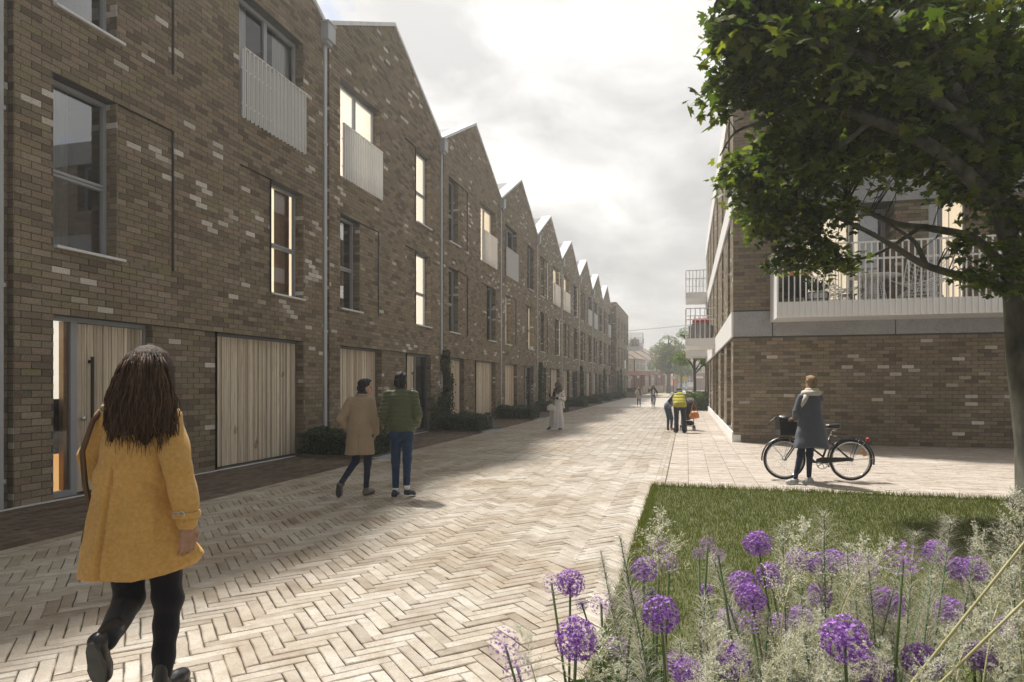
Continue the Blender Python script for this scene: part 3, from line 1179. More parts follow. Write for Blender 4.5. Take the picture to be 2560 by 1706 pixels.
def door_set(root, fr, leaf, side, ztop, n, lit, k):
    """front door of timber slats, grey frame, glazed strip beside it"""
    l0, l1 = leaf
    s0, s1 = side
    fm = M['frame_grey'] if k < 1 else M['frame_dark']
    m = MB()
    lo, hi = min(l0, s0), max(l1, s1)
    m.obox(fr, lo, lo + 0.05, n - 0.08, n, 0, ztop)
    m.obox(fr, hi - 0.05, hi, n - 0.08, n, 0, ztop)
    m.obox(fr, lo + 0.05, hi - 0.05, n - 0.08, n, ztop - 0.07, ztop)
    mid = (l0 if l0 > s0 else s0)
    m.obox(fr, mid - 0.05, mid + 0.05, n - 0.078, n - 0.002, 0, ztop - 0.07)
    m.obox(fr, s0 + 0.052, s1 - 0.052, n - 0.076, n - 0.004, 0, 0.09)
    d = m.build('door', fm, root)
    b = MB()
    b.obox(fr, l0 + 0.05, l1 - 0.05, n - 0.07, n - 0.052, 0.03, ztop - 0.08)
    leafo = b.build('door_leaf', M['black'], root)
    slats(leafo, fr, l0 + 0.055, l1 - 0.055, 0.03, ztop - 0.08, n - 0.03, 0.052, k < 3)
    h = MB()
    ah = (l0 + 0.26) if s0 < l0 else (l1 - 0.26)
    h.obox(fr, ah - 0.018, ah + 0.018, n + 0.04, n + 0.07, 0.75, 2.05)
    h.obox(fr, ah - 0.018, ah + 0.018, n - 0.01, n + 0.04, 0.80, 0.85)
    h.obox(fr, ah - 0.018, ah + 0.018, n - 0.01, n + 0.04, 1.95, 2.0)
    h.build('handle', M['black'], d)
    kx = (l0 + 0.12) if s0 < l0 else (l1 - 0.12)
    kb = MB()
    kb.lathe([(0.0, 0.06), (0.028, 0.06), (0.034, 0.045), (0.03, 0.02), (0.02, 0.0)], 14, (fr(kx, n, 1.12)), 'x')
    kb.build('knob', M['steel'], d, True)
    p = MB()
    p.quad(fr(s0 + 0.05, n - 0.04, 0.09), fr(s1 - 0.05, n - 0.04, 0.09), fr(s1 - 0.05, n - 0.04, ztop - 0.07), fr(s0 + 0.05, n - 0.04, ztop - 0.07))
    p.build('pane', M['clear_glass'], d)
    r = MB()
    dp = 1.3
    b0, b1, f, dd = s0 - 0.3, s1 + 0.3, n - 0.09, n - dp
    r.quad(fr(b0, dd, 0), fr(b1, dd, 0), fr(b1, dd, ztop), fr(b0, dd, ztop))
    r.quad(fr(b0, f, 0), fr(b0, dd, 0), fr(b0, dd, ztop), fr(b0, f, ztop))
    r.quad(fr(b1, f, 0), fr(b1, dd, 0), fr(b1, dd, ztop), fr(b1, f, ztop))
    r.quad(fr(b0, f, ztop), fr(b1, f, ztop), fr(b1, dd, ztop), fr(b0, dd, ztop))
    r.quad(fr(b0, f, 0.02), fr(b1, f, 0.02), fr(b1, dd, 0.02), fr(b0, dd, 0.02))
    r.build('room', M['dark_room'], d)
    if lit:
        bl = MB()
        bl.quad(fr(s0 + 0.02, n - 0.13, 1.42), fr(s1, n - 0.13, 1.42), fr(s1, n - 0.13, ztop), fr(s0 + 0.02, n - 0.13, ztop))
        bl.build('blind', M['lit_blind'], d)
        o = MB()
        o.obox(fr, s0 + 0.02, s1, n - 0.16, n - 0.135, 0.02, 0.62)
        o.build('lit_panel', M['lit_orange'], d)
        o = MB()
        o.obox(fr, s0 - 0.1, s1 + 0.1, n - 0.5, n - 0.17, 0.02, 1.5)
        o.obox(fr, s0 - 0.1, s1 + 0.1, n - 0.165, n - 0.14, 0.62, 0.68)
        o.build('cabinet', M['black'], d)
        o = MB()
        o.obox(fr, s1 - 0.13, s1 - 0.05, n - 0.13, n - 0.045, 0.09, ztop - 0.07)
        o.build('inner_frame', M['oak'], d)


def house(k):
    fr = Frame((FX, Y0H + PITCH * k, 0), (0, 1, 0), (1, 0, 0))
    root = empty('terrace_house', (FX, Y0H + PITCH * k, 0), 0, HLABEL[k], 'house', 'gabled brick terrace houses')
    real = 0 <= k < 4
    A = k % 2 == 0
    if A:
        door = (0.76, 2.53)
        leaf, side = (1.21, 2.53), (0.76, 1.21)
        gar = (4.06, 6.92)
        infill = (2.53, 4.06)
        w1 = [('A1', 0.76, 1.82), ('B1', 5.73, 6.92)]
        p1 = [(1.82, 2.98, Z1 - 0.03), (4.69, 5.73, Z1)]
        w2 = [('A2', 0.76, 1.82)]
        p2 = [(1.82, 2.98, Z2 - 0.03)]
        jul = (4.68, 6.92)
    else:
        gar = (0.73, 3.10)
        infill = (3.10, 4.88)
        door = (4.88, 6.86)
        leaf, side = (4.88, 5.85), (5.85, 6.86)
        w1 = [('A1', 0.73, 1.77), ('B1', 5.60, 6.84)]
        p1 = [(1.77, 2.94, Z1 - 0.03), (4.72, 5.60, Z1)]
        w2 = [('B2', 5.60, 6.84)]
        p2 = [(4.72, 5.60, Z2)]
        jul = (0.73, 2.99)
    holes = [(min(door[0], gar[0]), max(door[1], gar[1]), -1, ZG)]
    for (nm, a0, a1) in w1: holes.append((a0, a1, Z1, Z1T))
    for (a0, a1, z) in p1: holes.append((a0, a1, z, Z1T))
    for (nm, a0, a1) in w2: holes.append((a0, a1, Z2, Z2T))
    for (a0, a1, z) in p2: holes.append((a0, a1, z, Z2T))
    holes.append((*jul, Z2, Z2T + CH))
    g0, g1 = 0.20, PITCH - 0.10

    def top(z):
        e = max(0.0, (z - EAVE) / ((RIDGE - EAVE) / (PITCH / 2)))
        return max(g0, e), min(g1, PITCH - e)
    mort, bl = MB(), []
    nb = -0.010 if real else 0.0
    wall_cells(mort, fr, g0, g1, 0, EAVE, holes, nb)
    sl = (RIDGE - EAVE) / (PITCH / 2)
    mort.add([fr(g0, nb, EAVE), fr(g1, nb, EAVE), fr(g1, nb, EAVE + 0.1 * sl), fr(PITCH / 2, nb, RIDGE), fr(g0, nb, EAVE + g0 * sl)], [(0, 1, 2, 3, 4)])
    if real:
        brick_list(bl, fr, g0, g1, 0, RIDGE, holes, top=top)
    # groove with the downpipe, left of the facade
    mort.quad(fr(-0.10, -0.112, 0), fr(g0, -0.112, 0), fr(g0, -0.112, EAVE), fr(-0.10, -0.112, EAVE))
    mort.quad(fr(g0, -0.112, 0), fr(g0, nb, 0), fr(g0, nb, EAVE), fr(g0, -0.112, EAVE))
    mort.quad(fr(g1, -0.112, 0), fr(g1, nb, 0), fr(g1, nb, EAVE), fr(g1, -0.112, EAVE))
    if real:
        brick_list(bl, fr, -0.10, g0, 0, EAVE, n=-0.102)
        brick_list(bl, jamb_frame(fr, g0, 0.10, -1), 0, 0.098, 0, EAVE, n=0.004)
    # recesses and blind panels
    rec = [(infill[0], infill[1], 0, ZG)] + [(a0, a1, z, Z1T) for a0, a1, z in p1] + [(a0, a1, z, Z2T) for a0, a1, z in p2]
    for h in rec:
        mort.quad(fr(h[0], -0.062, h[2]), fr(h[1], -0.062, h[2]), fr(h[1], -0.062, h[3]), fr(h[0], -0.062, h[3]))
        if real:
            brick_list(bl, fr, h[0], h[1], h[2], h[3], n=-0.052)
        reveal(mort, bl, fr, h, 0.062, geo=False)
    DP = 0.24
    for h in [(door[0], door[1], 0, ZG), (gar[0], gar[1], 0, ZG)] + [(a0, a1, Z1, Z1T) for _, a0, a1 in w1] + [(a0, a1, Z2, Z2T) for _, a0, a1 in w2] + [(*jul, Z2, Z2T + CH)]:
        reveal(mort, bl, fr, h, DP + 0.05, geo=real)
    mort.build('wall', M['mortar'] if real else M['far_brick'], root)
    lay_bricks(bl, root, 300 if k in (0, 1, 2) else 0)
    # windows
    L = LITW.get(k, {})
    gl = 'glass'
    for (nm, a0, a1) in w1 + w2:
        z0, z1 = (Z1, Z1T) if nm[1] == '1' else (Z2, Z2T)
        lit, cur = L.get(nm, (None, ()))
        glazing(root, fr, a0, a1, z0, z1, -0.21, '', transom=0.45, sill=(0.03, 0.10 if nm[0] == 'A' else 0.0), lit=lit, curtain=cur, glass=gl)
    lit, cur = L.get('J', (None, ()))
    w = glazing(root, fr, jul[0], jul[1], Z2, Z2T + CH, -0.21, '', transom=None, mull=0.5, lit=lit, curtain=cur, fw=0.08, glass=gl)
    juliet(w, fr, jul[0] + 0.01, jul[1] - 0.01, Z2 - 0.05, 8.32)
    # garage
    gm = MB()
    gm.obox(fr, gar[0], gar[0] + 0.04, -0.26, -0.19, 0, ZG)
    gm.obox(fr, gar[1] - 0.04, gar[1], -0.26, -0.19, 0, ZG)
    gm.obox(fr, gar[0] + 0.04, gar[1] - 0.04, -0.26, -0.19, ZG - 0.06, ZG)
    gm.obox(fr, gar[0] + 0.04, gar[1] - 0.04, -0.25, -0.235, 0, ZG - 0.06)
    gd_ = gm.build('garage_door', M['frame_dark'], root)
    slats(gd_, fr, gar[0] + 0.04, gar[1] - 0.04, 0.03, ZG - 0.06, -0.205, 0.060, k < 3)
    door_set(root, fr, leaf, side, ZG, -0.16, k == 0, k)
    # coping, roof, rainwater pipe
    c = MB()
    ct = 0.11
    for s in (0, 1):
        a0, a1 = (0.0, PITCH / 2) if s == 0 else (PITCH, PITCH / 2)
        vs = []
        for (a, z) in ((a0, EAVE), (a1, RIDGE)):
            vs += [fr(a, 0.035, z), fr(a, 0.035, z + ct), fr(a, -0.55, z + ct), fr(a, -0.55, z)]
        c.add(vs, [(0, 1, 5, 4), (1, 2, 6, 5), (2, 3, 7, 6), (3, 0, 4, 7), (0, 3, 2, 1), (4, 5, 6, 7)])
    c.build('coping', M['coping'], root)
    rf = MB()
    for a0, a1 in ((0.0, PITCH / 2), (PITCH, PITCH / 2)):
        rf.quad(fr(a0, -0.5, EAVE - 0.02), fr(a1, -0.5, RIDGE - 0.02), fr(a1, -10.5, RIDGE - 0.02), fr(a0, -10.5, EAVE - 0.02))
    rf.quad(fr(0, -10.4, 0), fr(PITCH, -10.4, 0), fr(PITCH, -10.4, EAVE), fr(0, -10.4, EAVE))
    rf.build('roof', M['roof'], root)
    dpm = MB()
    dpm.obox(fr, -0.075, 0.045, -0.085, 0.03, 0.02, EAVE - 0.42)
    dpm.build('downpipe', M['pipe_grey'], root)
    hp = MB()
    hp.obox(fr, -0.19, 0.15, -0.10, 0.20, EAVE - 0.44, EAVE - 0.04)
    hp.obox(fr, -0.21, 0.17, -0.10, 0.22, EAVE - 0.04, EAVE + 0.0)
    hp.obox(fr, -0.14, 0.10, -0.10, 0.14, EAVE - 0.52, EAVE - 0.44)
    hp.build('hopper', M['pipe_grey'], root)
    bk = MB()
    for z in (0.35, 2.9, 5.2, 7.5):
        bk.obox(fr, -0.10, 0.07, -0.09, 0.036, z, z + 0.05)
    bk.build('pipe_bracket', M['pipe_grey'], root)
    return root


for k in range(-1, 9):
    house(k)

# ------------------------------------------------------------------ flat roofed block closing the terrace
BX, BY0, BY1, BH = -7.95, 77.05, 93.3, 11.2
blk = empty('flat_roofed_block', (BX, BY0, 0), 0, 'pale brick flat roofed block at the far end of the terrace', 'building')
fr = Frame((BX, BY0, 0), (0, 1, 0), (1, 0, 0))
Lb = BY1 - BY0
holes = []
wins = []
for (a0, a1) in ((2.2, 3.5), (6.2, 7.5), (9.8, 11.6), (13.6, 15.0)):
    for (z0, z1) in ((0.0, 2.7), (3.6, 6.1), (7.0, 9.5)):
        holes.append((a0, a1, z0, z1))
m = MB()
wall_cells(m, fr, 0, Lb, 0, BH, holes, 0)
for h in holes:
    reveal(m, None, fr, h, 0.3, geo=False)
m.quad(fr(0, 0, 0), fr(0, -9, 0), fr(0, -9, BH), fr(0, 0, BH))
m.quad(fr(Lb, 0, 0), fr(Lb, -9, 0), fr(Lb, -9, BH), fr(Lb, 0, BH))
m.quad(fr(0, -9, 0), fr(Lb, -9, 0), fr(Lb, -9, BH), fr(0, -9, BH))
m.build('wall', M['far_brick'], blk)
m = MB(); m.quad(fr(0, 0, BH - 0.5), fr(Lb, 0, BH - 0.5), fr(Lb, -9, BH - 0.5), fr(0, -9, BH - 0.5)); m.build('roof', M['roof'], blk)
for i, h in enumerate(holes):
    glazing(blk, fr, h[0], h[1], h[2] + 0.02, h[3], -0.22, '', transom=0.45, glass='far_glass', depth=1.0)
m = MB()
m.obox(fr, 9.9, 11.5, 0.03, 0.07, 3.6, 4.7)
m.build('balustrade', M['white_metal'], blk)


def rail_balcony(root, P, w, d, z0, fascia, top, m, bar_n, rails=(0.62, 1.0), solid_side=False):
    """projecting balcony in frame P: tray, bars every bar, rails"""
    t = MB()
    t.obox(P, 0, w, 0.0, d, z0, z0 + 0.10)
    t.obox(P, 0, w, d - 0.035, d, z0 + 0.10, z0 + fascia)
    t.obox(P, 0, 0.035, 0.0, d - 0.035, z0 + 0.10, z0 + fascia)
    t.obox(P, w - 0.035, w, 0.0, d - 0.035, z0 + 0.10, z0 + fascia)
    tray = t.build('tray', m, root)
    r = MB()
    for z in (top, z0 + fascia + (top - z0 - fascia) * rails[0]):
        r.obox(P, 0, w, d - 0.035, d - 0.003, z, z + 0.04)
        r.obox(P, 0.003, 0.035, 0, d - 0.035, z, z + 0.04)
        r.obox(P, w - 0.035, w - 0.003, 0, d - 0.035, z, z + 0.04)
    r.build('handrail', m, root)
    b = MB()
    f0 = Frame((0, 0, 0), tuple(P.A), tuple(P.N))
    b.obox(f0, -0.014, 0.014, -0.01, 0.03, 0, top - z0 - 0.02)
    me = b.mesh('bar')
    me.materials.append(m)
    pts = [(i / bar_n * w, d) for i in range(bar_n + 1)]
    nd = max(3, int(round(d / (w / bar_n))))
    for i in range(1, nd):
        pts += [(0, d * i / nd), (w, d * i / nd)]
    for (a, n) in pts:
        o = bpy.data.objects.new('bar', me)
        o.location = P(min(max(a, 0.016), w - 0.016), n, z0 + 0.02)
        link(o, root)
    return tray


fb = Frame((BX, BY1 - 2.2, 0), (0, 1, 0), (1, 0, 0))
bal = empty('balcony', fb(0, 0, 6.3), 0, 'white railed balcony on the far end of the flat roofed block', 'balcony', 'white balconies')
rail_balcony(bal, fb, 2.1, 2.1, 6.2, 0.55, 8.6, M['white_metal'], 10)
# ================================================================== apartment block on the right
RX, RY, RY1, RTOP = 1.27, 19.23, 44.6, 10.62
apt = empty('apartment_block', (RX, RY, 0), 0, 'brown brick apartment block with concrete bands and white balconies on the right', 'building')
fe = Frame((RX, RY, 0), (1, 0, 0), (0, -1, 0))       # end wall, faces the camera
fs_ = Frame((RX, RY, 0), (0, 1, 0), (-1, 0, 0))      # street side
EL, SL = 11.5, RY1 - RY
B1, B1T, B2, B2T, B3 = 2.95, 3.65, 6.47, 7.17, 9.79


def ex(u, v=700):
    """distance along the end wall of photograph column u"""
    z = RY / ((u - CX) / F_PX * SN + CS)
    x = (u - CX) / F_PX * z
    return x * CS - z * SN - RX


oA = (ex(1990), ex(2236), B1T, B2)
oB = (ex(2322), ex(2424), B1T, B2)
oC = (ex(1985), ex(2130), B2T + 0.9, B3)
oD = (ex(2322), ex(2424), B2T + 0.2, B3)
eh = [oA, oB, oC, oD, (0, EL, B1, B1T), (0, EL, B2, B2T)]
mort, bl = MB(), []
wall_cells(mort, fe, 0, EL, 0, B3, eh, -0.010)
brick_list(bl, fe, 0, EL, 0, B3, eh)
reveal(mort, bl, fe, oA, 0.75)
reveal(mort, bl, fe, oB, 0.30)
reveal(mort, bl, fe, oC, 0.35)
reveal(mort, bl, fe, oD, 0.35)
# left-hand side reveal of the deep recess is seen from the right: give it bricks too
# street side: tall narrow openings floor by floor
bays = [(1.0, 3.1), (4.6, 7.0), (8.8, 11.0), (12.6, 14.8), (16.4, 18.6), (20.4, 22.6)]
sh = [(0, SL, B1, B1T), (0, SL, B2, B2T)]
so = []
for (a0, a1) in bays:
    so.append((a0, a1, 0.29, B1))
for i, (a0, a1) in enumerate(bays):
    for (z0, z1) in ((B1T, B2), (B2T, B3)):
        so.append((a0 + 0.35, a0 + 1.45, z0, z1))
wall_cells(mort, fs_, 0, SL, 0, B3, sh + so, -0.010)
brick_list(bl, fs_, 0, SL, 0, B3, sh + so)
for h in so:
    reveal(mort, bl, fs_, h, 0.30)
mort.quad(fe(EL, 0, 0), fe(EL, -SL, 0), fe(EL, -SL, RTOP), fe(EL, 0, RTOP))
mort.quad(fe(0, -SL, 0), fe(EL, -SL, 0), fe(EL, -SL, RTOP), fe(0, -SL, RTOP))
mort.quad(fe(0, -0.3, RTOP - 0.6), fe(EL, -0.3, RTOP - 0.6), fe(EL, -SL, RTOP - 0.6), fe(0, -SL, RTOP - 0.6))
for z in (B1, B1T, B2, B2T, B3):
    mort.quad(fe(0, -0.09, z), fe(EL, -0.09, z), fe(EL, -0.012, z), fe(0, -0.012, z))
mort.build('wall', M['mortar'], apt)
lay_bricks(bl, apt, 300)
# concrete bands on the end wall, cast in panels with open joints; white bands along the street
for (z0, z1, cuts) in ((B1, B1T, (ex(1931), ex(2238), ex(2560))), (B2, B2T, (ex(2000), ex(2238), ex(2480))), (B3, RTOP, (ex(2000), ex(2300), ex(2480)))):
    prev = 0.004
    for c in list(cuts) + [EL]:
        if c - 0.02 > prev:
            m = MB()
            m.obox(fe, prev, c - 0.012, -0.2, 0.035, z0 + 0.004, z1 - 0.004)
            m.build('concrete_panel', M['concrete'], apt)
        prev = c + 0.012
    m = MB()
    m.obox(fs_, -0.03, SL, -0.2, 0.05, z0 + 0.004, z1 - 0.004)
    m.build('white_band', M['white_band'], apt)
m = MB()
m.obox(fs_, 0.0, SL, -0.2, 0.03, -0.05, 0.285)
m.build('plinth', M['white_band'], apt)
# street-side glazing with timber frames
for i, h in enumerate(so):
    gf = h[2] < 1
    glazing(apt, fs_, h[0], h[1], h[2] + 0.01, h[3] - 0.005, -0.14 if gf else -0.22, '', fm=M['brown_frame' if gf else 'oak'], transom=None if gf else 0.3, fw=0.10 if gf else 0.06, mull=0.35 if gf else None,
            lit='lit_blind' if gf else None, depth=1.0, glass='far_glass')
# end-wall glazing: recess with lit curtain panel and dark door, second window with a lit panel


def ew(a0, a1, z0, z1, n, **kw):
    return glazing(apt, fe, a0, a1, z0, z1, n, '', **kw)


fz = 3.52
ew(ex(1990), ex(2015), fz, B2 - 0.01, -0.72, transom=None, depth=0.5)
ew(ex(2015) + .005, ex(2138), fz, B2 - 0.01, -0.72, transom=None, fw=0.05, lit='lit_warm', curtain=((0.0, 1.0, 'lit_warm'),), depth=0.6)
ew(ex(2140), ex(2234), fz, B2 - 0.01, -0.72, transom=None, fw=0.10, curtain=((0.35, 0.8, 'brown_curtain'),), depth=1.0)
ew(oB[0] + .005, ex(2359), fz, B2 - 0.01, -0.25, transom=None, fw=0.04, curtain=((0.1, 0.9, 'brown_curtain'),), depth=0.6)
ew(ex(2359) + .005, oB[1] - .005, fz, B2 - 0.01, -0.25, transom=None, fw=0.05, lit='lit_warm', curtain=((0.0, 1.0, 'lit_warm'),), depth=0.6)
ew(oC[0], oC[1], oC[2], oC[3] - .005, -0.3, mull=0.5, transom=None)
ew(oD[0], oD[1], oD[2], oD[3] - .005, -0.3, mull=0.4, transom=None)
# big balcony on the end wall
BALW = ex(2530) - ex(1925)
bp = Frame((RX + ex(1925), RY - 0.04, 0), (1, 0, 0), (0, -1, 0))
BD, BZ, BTOP = 1.32, 3.33, 5.14
bal = empty('balcony', (RX + ex(1925), RY - 0.04, BZ), 0, 'long white balcony with slim bars, behind the maple branches', 'balcony', 'white balconies')
m = MB()
m.obox(bp, 0, BALW, 0, BD, BZ, BZ + 0.12)
m.obox(bp, 0, BALW, BD - 0.03, BD, BZ + 0.12, BZ + 0.40)
m.build('tray', M['white_metal'], bal)
m = MB()
m.obox(bp, 0, 0.05, 0, BD - 0.03, BZ + 0.12, BTOP + 0.02)
m.obox(bp, BALW - 0.05, BALW, 0, BD - 0.03, BZ + 0.12, BTOP + 0.02)
m.build('side_panel', M['white_metal'], bal)
m = MB()
m.obox(bp, 0, BALW, BD - 0.035, BD + 0.015, BTOP, BTOP + 0.035)
m.obox(bp, 0.05, BALW - 0.05, BD - 0.030, BD - 0.002, BTOP - 0.42, BTOP - 0.37)
m.build('handrail', M['white_metal'], bal)
bm_ = MB()
f0 = Frame((0, 0, 0), (1, 0, 0), (0, -1, 0))
bm_.obox(f0, -0.013, 0.013, 0.0, 0.045, 0.0, BTOP - BZ - 0.005)
bme = bm_.mesh('bar')
bme.materials.append(M['white_metal'])
nb = 42
for i in range(nb + 1):
    o = bpy.data.objects.new('bar', bme)
    o.location = bp(0.014 + (BALW - 0.028) * i / nb, BD + 0.001, BZ + 0.003)
    link(o, bal)
FLOOR = BZ + 0.12


def floor_pt(u, n):
    """point of the balcony floor under photograph column u, n metres out from the wall"""
    y = RY - 0.04 - n
    z = y / ((u - CX) / F_PX * SN + CS)
    x = (u - CX) / F_PX * z
    return Vector((x * CS - z * SN, y, FLOOR))


def wire_grid(m, fn, nu, nv, r=0.006, su=1):
    """tubes along both parameter lines of a surface fn(u, v)"""
    for i in range(nu + 1):
        m.tube([fn(i / nu, j / (nv * su)) for j in range(nv * su + 1)], r, 5, False)
    for j in range(nv + 1):
        m.tube([fn(i / (nu * su), j / nv) for i in range(nu * su + 1)], r, 5, False)


SC = 1.27      # the block is drawn at about 5/4 of life size, and so is its furniture


def wire_table(u, n, label):
    p = floor_pt(u, n)
    t = empty('garden_table', p, 0, label, 'table', None)
    LOCAL[0] = True
    m = MB()
    m.lathe([(0.0, 0.93), (0.58, 0.955), (0.60, 0.94), (0.59, 0.93), (0.0, 0.915)], 40)
    m.torus((0, 0, 0.945), 0.60, 0.014, 48, 6, 'z')
    m.build('tabletop', M['white_metal'], t, True)
    m = MB()
    prof = [(0.30, 0.0), (0.30, 0.12), (0.28, 0.35), (0.23, 0.6), (0.17, 0.8), (0.15, 0.92)]
    for k in range(22):
        a = 2 * math.pi * k / 22
        m.tube([(r * math.cos(a), r * math.sin(a), z) for r, z in prof], 0.008, 5, False)
    for r, z in prof + [(0.29, 0.24), (0.255, 0.48), (0.2, 0.7)]:
        m.torus((0, 0, z), r, 0.008, 28, 5, 'z')
    m.build('base', M['white_metal'], t, True)
    LOCAL[0] = False
    return t


def wire_chair(u, n, rz, label, s=1.0, m_='white_metal'):
    t = empty('wire_chair', floor_pt(u, n), rz, label, 'chair', 'wire chairs on the balcony')
    t.scale = (s, s, s)
    LOCAL[0] = True
    m = MB()

    def shell(a, b):     # a across, b from the front lip over the seat to the top of the back
        w = 0.44 * (1 - 0.25 * max(0, b - 0.6))
        x = (a - 0.5) * 2 * w
        if b < 0.5:
            y, z = -0.42 + b * 1.5, 0.60 - 0.10 * math.sin(b * math.pi)
        else:
            y, z = 0.33 + (b - 0.5) * 0.45, 0.50 + (b - 0.5) * 1.15
        z += 0.30 * abs(2 * a - 1) ** 2.2 * (0.4 + 0.6 * min(1, b * 1.4)) * (1 - 0.5 * max(0, b - 0.55))
        y -= 0.25 * abs(2 * a - 1) ** 2 * max(0, b - 0.5)
        return (x, y, z)
    wire_grid(m, shell, 12, 11, 0.0065)
    bd = [shell(0, j / 20) for j in range(21)] + [shell(i / 12, 1) for i in range(13)] + [shell(1, 1 - j / 20) for j in range(21)] + [shell(1 - i / 12, 0) for i in range(13)]
    m.tube(bd, 0.013, 6)
    m.build('seat_shell', M[m_], t, True)
    m = MB()

    def cage(a, b):
        q = 2 * math.pi * a
        r = 0.36 + 0.06 * math.sin(math.pi * (1 - b)) if b < 0.8 else 0.36 - 0.12 * (b - 0.8) / 0.2
        e = 4.0
        c, s_ = math.cos(q), math.sin(q)
        k = (abs(c) ** e + abs(s_) ** e) ** (-1 / e)
        return (c * k * r, s_ * k * r * 0.95, 0.50 * b)
    wire_grid(m, cage, 26, 7, 0.0065)
    m.build('base', M[m_], t, True)
    LOCAL[0] = False
    return t


wire_table(2186, 0.62, 'round white wire table on the balcony, between the bars')
wire_chair(2300, 0.62, R(-35), 'white wire armchair on the balcony, to the right of the round table', 1.12)
wire_chair(2084, 0.45, R(40), 'white wire armchair on the balcony, partly behind the caged white planter', 1.0)
# planter with black wire cage
t = empty('planter', floor_pt(2042, 0.85), 0, 'white round planter in a black wire cage with dark plant on the balcony', 'planter')
LOCAL[0] = True
m = MB(); prof = [(0.0, 0.01), (0.20, 0.01), (0.235, 0.2), (0.26, 0.42), (0.265, 0.56), (0.245, 0.56), (0.235, 0.50), (0.0, 0.50)]
m.lathe(prof, 24)
m.build('pot', M['white_metal'], t, True)
m = MB()
for k in range(12):
    a = 2 * math.pi * k / 12
    m.tube([(r * math.cos(a), r * math.sin(a), z) for r, z in ((0.21, 0.0), (0.25, 0.2), (0.275, 0.42), (0.28, 0.53))], 0.011, 5)
for r, z in ((0.215, 0.02), (0.247, 0.18), (0.268, 0.36), (0.28, 0.53)):
    m.torus((0, 0, z), r, 0.011, 28, 5, 'z')
m.build('cage', M['black'], t, True)


def leaf_cloud(n, fn, size, seed, aspect=0.55, tris=True):
    """n small pointed leaves placed by fn(rng) -> (x, y, z), random attitude"""
    r = np.random.default_rng(seed)
    P = fn(r, n)
    ax = r.normal(size=(n, 3)); ax /= np.linalg.norm(ax, axis=1)[:, None]
    up = r.normal(size=(n, 3)); up -= ax * (up * ax).sum(1)[:, None]; up /= np.linalg.norm(up, axis=1)[:, None]
    s = size * r.uniform(0.6, 1.3, n)[:, None]
    V = np.stack([P - ax * s * .5, P + up * s * aspect * .5, P + ax * s * .5, P - up * s * aspect * .5], 1)
    return V.reshape(-1, 3), np.arange(n * 4).reshape(-1, 4)


V, F = leaf_cloud(420, lambda r, n: np.stack([r.normal(0, .13, n), r.normal(0, .13, n), 0.62 + abs(r.normal(0, .13, n))], 1), 0.09, 5)
tag(obj('plant', np_mesh('plant', V, F), M['ivy'], t), kind='stuff')
LOCAL[0] = False
# dark armchair with an orange cushion at the left end
t = empty('armchair', floor_pt(1990, 0.55), R(20), 'black armchair with an orange top edge at the left end of the balcony', 'chair')
LOCAL[0] = True
M['fabric_black'] = mat('black_fabric', (0.012, 0.012, 0.013), (0.022, 0.022, 0.024), 30, 0.9)
M['orange'] = mat('orange_fabric', (0.62, 0.24, 0.03), (0.72, 0.31, 0.05), 12, 0.8)
m = MB(); m.lathe([(0.0, 0.50), (0.24, 0.50), (0.29, 0.62), (0.30, 0.80)], 24)
m.lathe([(0.30, 0.80), (0.315, 1.02), (0.30, 1.03), (0.28, 0.80), (0.0, 0.66)], 24)
m.build('shell', M['fabric_black'], t, True)
m = MB(); m.lathe([(0.312, 1.02), (0.318, 1.13), (0.29, 1.135), (0.285, 1.02)], 24); m.build('cushion', M['orange'], t, True)
for a in range(4):
    q = a * math.pi / 2 + .78
    m = MB(); m.tube([(0.2 * math.cos(q), 0.2 * math.sin(q), 0.52), (0.27 * math.cos(q), 0.27 * math.sin(q), 0.0)], 0.018, 7)
    m.build('leg', M['oak'], t, True)
LOCAL[0] = False
t = empty('side_table', floor_pt(2118, 0.35), 0, 'small wooden side table behind the wire armchair on the balcony', 'table')
LOCAL[0] = True
m = MB(); m.bevbox(-.2, .2, -.2, .2, .5, .53, .005); m.build('tabletop', M['oak'], t)
for a in range(4):
    q = a * math.pi / 2 + .78
    m = MB(); m.tube([(0.2 * math.cos(q), 0.2 * math.sin(q), 0.5), (0.25 * math.cos(q), 0.25 * math.sin(q), 0.0)], 0.012, 6)
    m.build('leg', M['black'], t)
LOCAL[0] = False
# three smaller balconies along the street side
for (y, z0, lab) in ((30.2, 3.30, 'near first floor white balcony with grey sofa on the street side of the apartment block'),
                     (41.2, 3.30, 'farther first floor white balcony, behind and below the one with the sofa'),
                     (41.2, 6.84, 'second floor white balcony, topmost on the street side of the apartment block')):
    P = Frame((RX - 0.05, y, 0), (0, 1, 0), (-1, 0, 0))
    b = empty('balcony', P(0, 0, z0), 0, lab, 'balcony', 'white balconies')
    rail_balcony(b, P, 3.4, 1.24, z0, 0.36, z0 + 1.68, M['white_metal'], 16)
